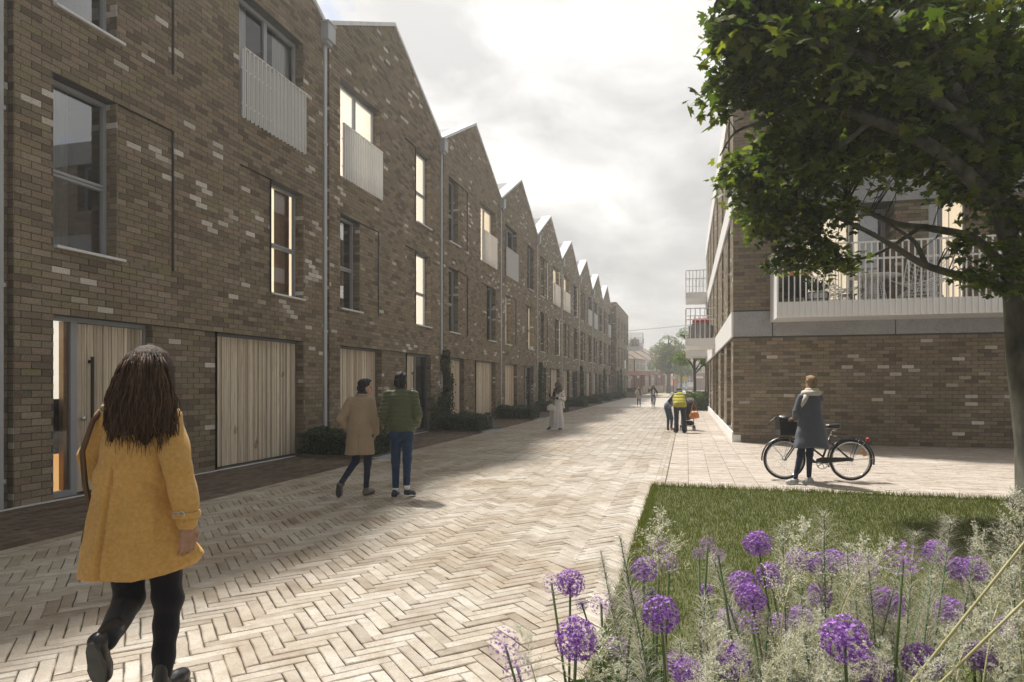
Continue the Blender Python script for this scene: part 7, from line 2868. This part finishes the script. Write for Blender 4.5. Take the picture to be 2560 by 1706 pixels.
sk_obj('sleeve', [cap((-.05, -.02, 1.33), (-.10, -.14, 1.12), .060, .055), cap((-.10, -.14, 1.12), (-.17, -.25, 1.16), .052, .042), cap((.08, -.20, 1.12), (.01, -.24, 1.13), .05, .042)], .012, 'black_jean', p, .015)
sk_obj('headscarf', [ell((.065, .0, 1.590), (.108, .118, .122)), ell((.07, -.03, 1.40), (.165, .135, .095)), ell((.03, -.08, 1.46), (.09, .07, .06)), ell((.11, .03, 1.52), (.10, .10, .12))], .010, 'hijab', p, .03,
       lambda X: .006 * np.sin(X[:, 2] * 75 + X[:, 0] * 30 + X[:, 1] * 20) + np.clip(.084 - np.linalg.norm((X - np.array([-.022, -.125, 1.535])) / np.array([1, 1, 1.25]), axis=1), 0, 1) * 2.2)
shoe(p, (-.215, -.06, .03), (-.32, -.26, .02), .085, .085, 'navy_shoe', 'white_sole')
shoe(p, (.19, .06, 0), (.08, -.10, 0), .085, .085, 'navy_shoe', 'white_sole')
LOCAL[0] = False
t = empty('mobile_phone', q_, YAW, 'dark phone held by the woman in the headscarf', 'phone')
LOCAL[0] = True
m = MB(); m.bevbox(-.036, .036, -.005, .005, -.07, .07, .004); x = m.mesh('phone_case'); x.transform(Matrix.Translation((-.255, -.385, 1.235)) @ Matrix.Rotation(.6, 4, 'X') @ Matrix.Rotation(-.6, 4, 'Z')); obj('phone_case', x, M['black'], t)
LOCAL[0] = False
t = empty('handbag', q_, YAW, 'cream handbag hanging from the arm of the woman in the headscarf', 'bag')
LOCAL[0] = True
sk_obj('bag', [ell((-.19, -.20, .81), (.14, .07, .115)), cap((-.28, -.20, .745), (-.10, -.20, .745), .055, .055)], .012, 'cream_wool', t, .05)
m = MB()
for y in (-.25, -.15):
    m.tube([(-.27, y, .88), (-.25, y, 1.0), (-.17, -.20, 1.10), (-.12, y, 1.0), (-.10, y, .88)], .011, 6)
m.build('handle', M['black'], t, True)
LOCAL[0] = False

# ---------------------------------------------------------------- person in the lime gilet and the woman bending beside
q_ = ground_at(1701, 1082)
p = person(q_, 'person in a lime yellow quilted gilet and dark trousers leaning over the pushchair')
J = dict(hipL=(-.13, 0, .90), hipR=(.08, 0, .90), knL=(-.13, .02, .48), knR=(.12, .02, .48), anL=(-.135, 0, .08), anR=(.14, .0, .08), shL=(-.19, .22, 1.24), shR=(.17, .22, 1.27), elL=(-.27, .36, 1.05), elR=(.22, .20, 1.02),
         wrL=(-.22, .50, .95), wrR=(.235, .28, .80), neck=(.02, .30, 1.33), head=(.03, .38, 1.38), face=(.3, 1, 0))
make_body(p, J, 'skin', 0.015, [(hand(J['wrR'], (0, .4, -1), (-1, 0, 0), (0, 1, 0)), .007), (hand(J['wrL'], (0, .8, -.5), (1, 0, 0), (0, 1, 0)), .007)], tilt=-.5)
trousers(p, J, 'dark_trouser', 1.12, .012, cuff=1.5, wr=.006)
sk_obj('sleeves', [cap((-.17, .2, 1.22), (-.27, .36, 1.05), .068, .06), cap((-.27, .36, 1.05), (-.22, .48, .97), .058, .05), cap((.16, .2, 1.24), (.225, .20, 1.02), .068, .06), cap((.225, .20, 1.02), (.235, .27, .84), .058, .046)], .013, 'navy_knit', p, .02)
sk_obj('gilet', [cap((-.085, -.01, .93), (-.10, .2, 1.19), .155, .12), cap((.045, -.01, .93), (.09, .2, 1.21), .155, .12), cap((-.02, .02, .95), (0, .25, 1.28), .16, .11)], .010, 'lime', p, .07, lambda X: quilt(.010, .105)(X) + np.maximum(0, .86 - X[:, 2]) * 1.5)
sk_obj('hood', [cap((-.10, .22, 1.34), (.08, .26, 1.36), .055, .055)], .012, 'blue_knit', p, .02)
sk_obj('hair', [ell((.035, .37, 1.405), (.09, .10, .09))], .010, 'hair_red', p, .02, lambda X: .004 * np.sin(X[:, 0] * 90))
shoe(p, (-.135, -.06, 0), (-.15, .20, 0), .10, .08, 'leather', 'sole_dark')
shoe(p, (.14, -.06, 0), (.16, .20, 0), .10, .08, 'leather', 'sole_dark')
LOCAL[0] = False
q_ = ground_at(1674, 1076)
p = person(q_, 'woman in a blue jumper and teal jeans bending low beside the lime gilet')
J = dict(hipL=(-.11, 0, .80), hipR=(-.02, .06, .80), knL=(-.03, .06, .44), knR=(.10, .10, .42), anL=(-.06, 0, .09), anR=(.09, .12, .09), shL=(.12, .18, .98), shR=(.22, .34, .98), elL=(.22, .10, .82), elR=(.32, .36, .84),
         wrL=(.34, .16, .76), wrR=(.42, .42, .78), neck=(.24, .27, 1.04), head=(.33, .30, 1.10), face=(1, .4, 0))
make_body(p, J, 'skin', 0.015, [(hand(J['wrL'], (1, .2, -.1), (0, 0, -1), (0, 1, 0)), .007), (hand(J['wrR'], (1, .2, -.1), (0, 0, -1), (0, 1, 0)), .007)], tilt=-.3)
trousers(p, J, 'teal_jean', .90, .012, cuff=.9)
sk_obj('jumper', [cap((-.07, .02, .84), (.04, .12, .96), .125, .11), cap((.04, .12, .96), (.18, .25, 1.0), .11, .105), cap((.12, .17, .98), (.22, .10, .82), .06, .052), cap((.22, .10, .82), (.33, .15, .77), .05, .04), cap((.2, .34, .98), (.32, .36, .84), .06, .05)], .011, 'blue_knit', p, .03, wrinkle(.004, 40, .3))
sk_obj('hair', [ell((.325, .295, 1.14), (.095, .095, .085)), cap((.31, .22, 1.10), (.36, .20, .92), .055, .03)], .010, 'hair_red', p, .02)
shoe(p, (-.06, -.05, 0), (-.02, .17, 0), .085, .06, 'leather', 'sole_dark')
shoe(p, (.06, .10, 0), (.27, .15, 0), .085, .06, 'orange_leather', 'sole_dark')
LOCAL[0] = False
# pushchair
q_ = ground_at(1719, 1076)
t = empty('pushchair', q_, YAW - .25, 'dark folding pushchair in front of the person in the lime gilet', 'pushchair')
LOCAL[0] = True
m = MB()
for sx in (-.22, .22):
    m.tube([(sx, -.12, 1.02), (sx, -.02, .95), (sx * .95, .22, .40), (sx, .48, .10)], .013, 7)
    m.tube([(sx, .34, .62), (sx * .95, .12, .35), (sx, -.05, .10)], .012, 7)
    m.tube([(sx, -.12, 1.02), (sx, -.20, 1.01), (sx, -.24, .97)], .017, 7)
m.tube([(-.22, .22, .40), (.22, .22, .40)], .011, 6)
m.tube([(-.22, -.02, .14), (.22, -.02, .14)], .011, 6)
m.build('frame', M['black'], t, True)
m = MB(); m.lathe([(0.0, 0), (.21, .02), (.215, .30), (.2, .34)], 14, (0, 0, 0)); 
sk_obj('seat', [cap((-.14, .10, .50), (.14, .10, .50), .07, .07), cap((0, .10, .50), (0, .02, .88), .15, .13), cap((0, .12, .48), (0, .38, .44), .13, .11)], .014, 'fabric_black', t, .05)
sk_obj('hood', [ell((0, .12, .88), (.20, .24, .17))], .014, 'fabric_black', t, .02, lambda X: np.maximum(0, .84 - X[:, 2]) * 2)
sk_obj('basket', [cap((-.12, .15, .24), (.12, .15, .24), .09, .09)], .014, 'fabric_black', t, .03)
for (x, y) in ((-.25, -.05), (-.19, -.05), (.25, -.05), (.19, -.05), (-.25, .50), (-.19, .50), (.25, .50), (.19, .50)):
    m = MB(); m.torus((x, y, .075), .056, .019, 20, 8, 'x'); w = m.build('wheel', M['rubber'], t, True)
    m = MB(); m.lathe([(0, .012), (.045, .010), (.05, 0), (.045, -.010), (0, -.012)], 12, (x, y, .075), 'x'); m.build('rim', M['steel'], w, True)
LOCAL[0] = False
t = empty('handbag', q_, YAW - .25, 'bright orange handbag hanging on the pushchair handle', 'bag')
LOCAL[0] = True
sk_obj('bag', [ell((.22, -.22, .55), (.155, .07, .12)), cap((.10, -.22, .49), (.34, -.22, .49), .05, .05)], .011, 'orange_leather', t, .06)
m = MB(); m.tube([(.10, -.25, .62), (.15, -.24, .85), (.21, -.20, 1.0), (.27, -.24, .85), (.34, -.25, .62)], .011, 6); m.build('handle', M['orange_leather'], t, True)
LOCAL[0] = False

# ---------------------------------------------------------------- far walker
q_ = ground_at(1597, 1017)
p = person(q_, 'small far figure in a pale coat and dark leggings standing in the sunlit lane', scale=0.85)
J = dict(hipL=(-.08, 0, .88), hipR=(.08, 0, .88), knL=(-.09, -.02, .48), knR=(.10, .0, .48), anL=(-.10, 0, .08), anR=(.12, 0, .08), shL=(-.16, 0, 1.34), shR=(.16, 0, 1.34), elL=(-.24, -.05, 1.10), elR=(.25, 0, 1.08),
         wrL=(-.20, -.2, 1.25), wrR=(.25, -.08, .88), neck=(0, 0, 1.42), head=(.0, -.02, 1.54), face=(-.2, -1, 0))
make_body(p, J, 'skin', .02, [(hand(J['wrL'], (0, -.3, 1), (1, 0, 0), (0, -1, 0)), .008), (hand(J['wrR'], (0, -.1, -1), (-1, 0, 0), (0, -1, 0)), .008)])
trousers(p, J, 'dark_trouser', .85, .016, cuff=.9)
sk_obj('coat', [loft([(.66, 0, 0, .22, .17), (.9, 0, 0, .20, .15), (1.2, 0, 0, .19, .13), (1.38, 0, 0, .16, .11), (1.45, 0, 0, .08, .08)]), cap((-.16, 0, 1.32), (-.24, -.05, 1.10), .075, .065), cap((-.24, -.05, 1.10), (-.2, -.18, 1.22), .06, .05), cap((.16, 0, 1.32), (.25, 0, 1.08), .075, .065), cap((.25, 0, 1.08), (.25, -.07, .92), .06, .05)], .015, fabric('pale_coat', (.40, .36, .33), (.48, .44, .40)), p, .02)
sk_obj('scarf', [cap((-.05, -.06, 1.42), (.08, -.05, 1.42), .075, .07), cap((.06, -.12, 1.38), (.10, -.15, 1.0), .06, .06)], .015, 'brown_leather', p, .03)
sk_obj('hair', [ell((0, .0, 1.59), (.095, .105, .09)), cap((-.03, .05, 1.55), (-.08, .04, 1.38), .07, .05)], .014, 'hair_blond', p, .02, lambda X: np.maximum(0, -.05 - X[:, 1]) * 1.5)
for s in (-.10, .12):
    shoe(p, (s, .07, 0), (s, -.18, 0), .09, .07, 'white_sole', 'white_sole')
LOCAL[0] = False


# ================================================================== bicycles
def bicycle(loc, rz, label, full=True, s=1.0):
    """x from the front wheel to the rear one; z up"""
    b = empty('bicycle', loc, rz, label, 'bicycle', None)
    b.scale = (s, s, s)
    LOCAL[0] = True
    Rw, wb = 0.345, 1.06
    F, Rr = (0, 0, Rw), (wb, 0, Rw)
    bb = (wb - .47, 0, .29)
    seat_t = (wb - .66 + .33, 0, .70)
    hd_t, hd_b = (.235, 0, .86), (.195, 0, .66)
    for c, nm in ((F, 'front'), (Rr, 'rear')):
        m = MB(); m.torus(c, Rw - .018, .018, 64, 9, 'y'); w = m.build('wheel', M['rubber'], b, True)
        m = MB(); m.torus(c, Rw - .046, .013, 64, 8, 'y', .9); m.build('rim', M['chrome'], w, True)
        m = MB(); m.lathe([(.012, -.05), (.03, -.045), (.02, -.02), (.02, .02), (.03, .045), (.012, .05)], 14, c, 'y'); m.build('hub', M['steel'], w, True)
        for k in range(32):
            a = 2 * math.pi * k / 32
            a2 = a + (0.22 if k % 2 else -0.22)
            m = MB()
            sy = .035 if (k // 2) % 2 else -.035
            m.tube([(c[0] + .026 * math.cos(a2), sy, c[2] + .026 * math.sin(a2)), (c[0] + (Rw - .05) * math.cos(a), 0, c[2] + (Rw - .05) * math.sin(a))], .0016, 4, False)
            m.build('spoke', M['steel'], w)
        # mudguard
        m = MB()
        vs, fs = [], []
        a0, a1 = (R(35), R(185)) if nm == 'front' else (R(-12), R(200))
        for i in range(25):
            a = a0 + (a1 - a0) * i / 24
            for (dy, dr) in ((-.028, .016), (-.016, .030), (.016, .030), (.028, .016)):
                vs.append((c[0] + (Rw + dr) * math.cos(a), dy, c[2] + (Rw + dr) * math.sin(a)))
        for i in range(24):
            for j in range(3):
                fs.append((i * 4 + j, i * 4 + j + 1, i * 4 + j + 5, i * 4 + j + 4))
        m.add(vs, fs)
        m.build('mudguard', M['black'], b, True)
        for a in ((R(75), R(130)) if nm == 'front' else (R(5), R(55))):
            for sy in (-.03, .03):
                m = MB(); m.tube([(c[0], sy * 1.6, c[2]), (c[0] + (Rw + .02) * math.cos(a), sy, c[2] + (Rw + .02) * math.sin(a))], .0035, 5); m.build('stay', M['steel'], b)
    m = MB()
    m.tube([hd_b, hd_t], .020, 10)
    m.tube([hd_b, (.33, 0, .46), (bb[0] - .1, 0, .30), bb], .019, 10)
    m.tube([(.225, 0, .80), (.36, 0, .60), (bb[0] + .02, 0, .40)], .016, 10)
    m.tube([bb, (bb[0] + .145, 0, .74)], .017, 10)
    for sy in (-.045, .045):
        m.tube([(bb[0], sy * .6, bb[2]), (wb, sy, Rw)], .010, 8)
        m.tube([(bb[0] + .12, sy * .4, .66), (wb, sy, Rw)], .009, 8)
    m.build('frame', M['black'], b, True)
    m = MB()
    for sy in (-.05, .05):
        m.tube([(.19, sy, .64), (.13, sy, .52), (.04, sy, .38), (0, sy, Rw)], [.013, .012, .010, .009], 8)
    m.tube([(.19, -.05, .645), (.19, .05, .645)], .014, 8)
    m.build('fork', M['black'], b, True)
    m = MB()
    m.tube([hd_t, (.255, 0, 1.00)], .013, 8)
    m.tube([(.44, -.23, .98), (.36, -.23, 1.0), (.25, -.16, 1.03), (.235, 0, 1.01), (.25, .16, 1.03), (.36, .23, 1.0), (.44, .23, .98)], .011, 8)
    hb = m.build('handlebar', M['chrome'], b, True)
    for sy in (-.23, .23):
        m = MB(); m.tube([(.34, sy, 1.0), (.46, sy, .975)], .017, 9); m.build('grip', M['rubber'], hb, True)
    m = MB(); m.tube([(bb[0] + .145, 0, .72), (bb[0] + .165, 0, .86)], .013, 8); m.build('seat_post', M['chrome'], b, True)
    sk_obj('saddle', [cap((bb[0] - .02, 0, .905), (bb[0] + .12, 0, .895), .030, .045), cap((bb[0] + .12, -.045, .90), (bb[0] + .24, -.06, .905), .042, .05), cap((bb[0] + .12, .045, .90), (bb[0] + .24, .06, .905), .042, .05)], .010, 'leather', b, .04, lambda X: np.maximum(0, .88 - X[:, 2]) * 1.2)
    m = MB()
    for sy in (-.05, .05):
        for q in range(1):
            m.tube([(bb[0] + .20 + .03 * math.cos(t_ * .9), sy + .02 * math.sin(t_ * .9), .82 + .006 * t_) for t_ in range(12)], .005, 5)
    m.build('saddle_spring', M['chrome'], b, True)
    m = MB(); m.lathe([(.085, -.006), (.10, -.006), (.10, .006), (.085, .006), (.085, -.006)], 28, (bb[0], -.06, bb[2]), 'y'); 
    for k in range(5):
        a = 2 * math.pi * k / 5
        m.tube([(bb[0], -.06, bb[2]), (bb[0] + .09 * math.cos(a), -.06, bb[2] + .09 * math.sin(a))], .008, 5)
    cr = m.build('crank_wheel', M['chrome'], b, True)
    for sg in (-1, 1):
        m = MB(); m.tube([(bb[0], sg * .08, bb[2]), (bb[0] + sg * .16, sg * .085, bb[2] - sg * .03)], .009, 7); m.build('crank', M['chrome'], cr, True)
        m = MB(); m.bevbox(bb[0] + sg * .16 - .045, bb[0] + sg * .16 + .045, sg * .135 - .04, sg * .135 + .04, bb[2] - sg * .03 - .012, bb[2] - sg * .03 + .012, .004); m.build('pedal', M['rubber'], cr)
    if full:
        m = MB()
        vs, fs = [], []
        prof = [(bb[0] - .12, bb[2] + .0), (bb[0] - .09, bb[2] + .07), (bb[0], bb[2] + .10), (wb - .02, Rw + .045), (wb + .03, Rw + .02), (wb - .02, Rw - .005), (bb[0] + .13, bb[2] + .02), (bb[0], bb[2] - .01)]
        for y in (-.075, -.045):
            vs += [(x, y, z) for x, z in prof]
        n = len(prof)
        fs = [tuple(range(n)), tuple(range(2 * n - 1, n - 1, -1))] + [(i, (i + 1) % n, n + (i + 1) % n, n + i) for i in range(n)]
        m.add(vs, fs); m.build('chain_case', M['black'], b)
        m = MB()
        for sy in (-.06, -.02, .02, .06):
            m.tube([(bb[0] + .16, sy, .735), (wb + .22, sy, .725)], .006, 6)
        m.tube([(bb[0] + .16, -.06, .735), (bb[0] + .13, 0, .735), (bb[0] + .16, .06, .735)], .006, 6)
        for x in (wb - .1, wb + .1, wb + .22):
            m.tube([(x, -.06, .73), (x, .06, .73)], .005, 6)
        for sy in (-.06, .06):
            m.tube([(wb + .12, sy, .725), (wb, sy, Rw)], .006, 6)
        m.build('carrier', M['black'], b, True)
        m = MB(); m.bevbox(wb + .24, wb + .29, -.035, .035, .655, .72, .012); m.build('rear_light', M['tail'], b)
        for k in range(3):
            a = R(18) + k * .16
            m = MB()
            m.add([(wb + r_ * math.cos(a + e), -.02, Rw + r_ * math.sin(a + e)) for r_, e in ((.20, 0), (.245, 0), (.245, .15), (.20, .15))] + [(wb + r_ * math.cos(a + e), -.034, Rw + r_ * math.sin(a + e)) for r_, e in ((.20, 0), (.245, 0), (.245, .15), (.20, .15))],
                  [(0, 1, 2, 3), (7, 6, 5, 4), (0, 4, 5, 1), (1, 5, 6, 2), (2, 6, 7, 3), (3, 7, 4, 0)])
            m.build('reflector', M['orange'], b)
        # wire basket: netted sides, rim, floor
        bk = MB()
        x0, x1, w, zb, zt = -.12, .17, .16, .76, 1.04
        for k in range(13):
            f = k / 12
            for sy in (-1, 1):
                bk.tube([(x0 + .02 + (x1 - x0 - .04) * f, sy * w * .88, zb), (x0 + (x1 - x0) * f, sy * w, zt)], .0022, 4, False)
            y = -w + 2 * w * f
            for x in (0, 1):
                bk.tube([((x0 + .02, x1 - .02)[x], y * .88, zb), ((x0, x1)[x], y, zt)], .0022, 4, False)
            bk.tube([(x0 + .02, y * .88, zb), (x1 - .02, y * .88, zb)], .0022, 4, False)
        for k in range(9):
            z = zb + (zt - zb) * k / 8
            e = .02 * (1 - k / 8)
            ww = w * (.88 + .12 * k / 8)
            r_ = .006 if k in (0, 8) else .0022
            bk.tube([(x0 + e, -ww, z), (x1 - e, -ww, z), (x1 - e, ww, z), (x0 + e, ww, z), (x0 + e, -ww, z)], r_, 5, False)
        bk.build('basket', M['black'], b)
        bk = MB(); bk.box(x0 + .015, x1 - .015, -w * .93, w * .93, zb + .01, zb + .22); bk.build('basket_liner', M['fabric_black'], b)
        m = MB(); m.lathe([(.0, 0), (.03, .01), (.035, .03), (0, .05)], 12, (.16, 0, .70)); m.build('lamp', M['chrome'], b, True)
    LOCAL[0] = False
    return b


fw, rw = ground_at(1961, 1199), ground_at(2127, 1202)
ang = math.atan2(rw.y - fw.y, rw.x - fw.x)
bk1 = bicycle(fw, ang, 'black city bicycle with a front basket, standing beside the woman in the slate coat', True, (rw - fw).length / 1.06)
t = empty('bag', bk1.location, ang, 'black bag with a brown strap lying in the bicycle basket', 'bag')
LOCAL[0] = True
sk_obj('bag', [ell((.02, 0, 1.02), (.13, .12, .09)), cap((-.06, 0, 1.05), (.10, 0, 1.06), .05, .05)], .012, 'leather', t, .03)
m = MB(); m.tube([(-.08, -.05, 1.06), (-.16, -.08, 1.07), (-.25, -.10, 1.0), (-.33, -.10, .90)], .011, 6); m.build('strap', M['brown_leather'], t, True)
LOCAL[0] = False
# cyclist riding towards us
cy = ground_at(1635, 1018.5)
s_ = 0.86
bk2 = bicycle(cy, YAW + R(86), 'plain bicycle ridden by the far cyclist coming up the lane', False, s_)
p = person(cy, 'far cyclist with long hair and a dark jacket riding towards us, one arm raised', YAW - R(4), s_)
J = dict(hipL=(-.09, .60, .98), hipR=(.09, .60, .98), knL=(-.13, .28, .82), knR=(.13, .30, .62), anL=(-.12, .52, .47), anR=(.12, .56, .20), shL=(-.17, .42, 1.45), shR=(.17, .42, 1.45), elL=(-.36, .30, 1.28), elR=(.27, .30, 1.20),
         wrL=(-.42, .12, 1.46), wrR=(.28, .26, 1.03), neck=(0, .40, 1.52), head=(0, .36, 1.63), face=(-.15, -1, 0))
make_body(p, J, 'skin_tan', .018, [(hand(J['wrL'], (-.3, -.5, .6), (0, -1, 0), (1, 0, 0)), .008), (hand(J['wrR'], (0, -1, -.2), (0, 0, -1), (-1, 0, 0)), .008)])
trousers(p, J, 'blue_jean', .92, .015)
sk_obj('jacket', [cap((0, .58, 1.0), (0, .44, 1.38), .16, .155), cap((-.16, .42, 1.43), (-.36, .30, 1.28), .075, .062), cap((-.36, .30, 1.28), (-.41, .15, 1.42), .06, .045), cap((.16, .42, 1.43), (.27, .30, 1.20), .075, .062), cap((.27, .30, 1.20), (.28, .27, 1.07), .06, .045)], .014, 'navy_knit', p, .03)
sk_obj('shirt', [cap((0, .42, 1.05), (0, .31, 1.36), .075, .07)], .014, 'lilac_white', p, .03)
sk_obj('hair', [ell((0, .39, 1.68), (.10, .11, .09)), cap((-.08, .42, 1.62), (-.13, .40, 1.40), .05, .035), cap((.08, .42, 1.62), (.13, .40, 1.36), .055, .04)], .014, 'hair_red', p, .02)
shoe(p, (-.12, .58, .40), (-.12, .34, .42), .09, .07, 'navy_shoe', 'white_sole')
shoe(p, (.12, .62, .14), (.12, .38, .16), .09, .07, 'navy_shoe', 'white_sole')
LOCAL[0] = False
# ================================================================== the air: thin even haze round the whole place
hz = MB(); hz.box(-430, 430, -430, 430, -1.2, 15.5)
ht = NT('haze_air')
ht.t.nodes.remove(ht.b)
pv = ht.n('ShaderNodeVolumePrincipled')
pv.inputs['Color'].default_value = (0.93, 0.92, 0.90, 1)
pv.inputs['Density'].default_value = 0.0022
pv.inputs['Anisotropy'].default_value = 0.35
ht.l(pv.outputs[0], ht.out.inputs['Volume'])
tag(hz.build('haze', ht.m), kind='stuff')
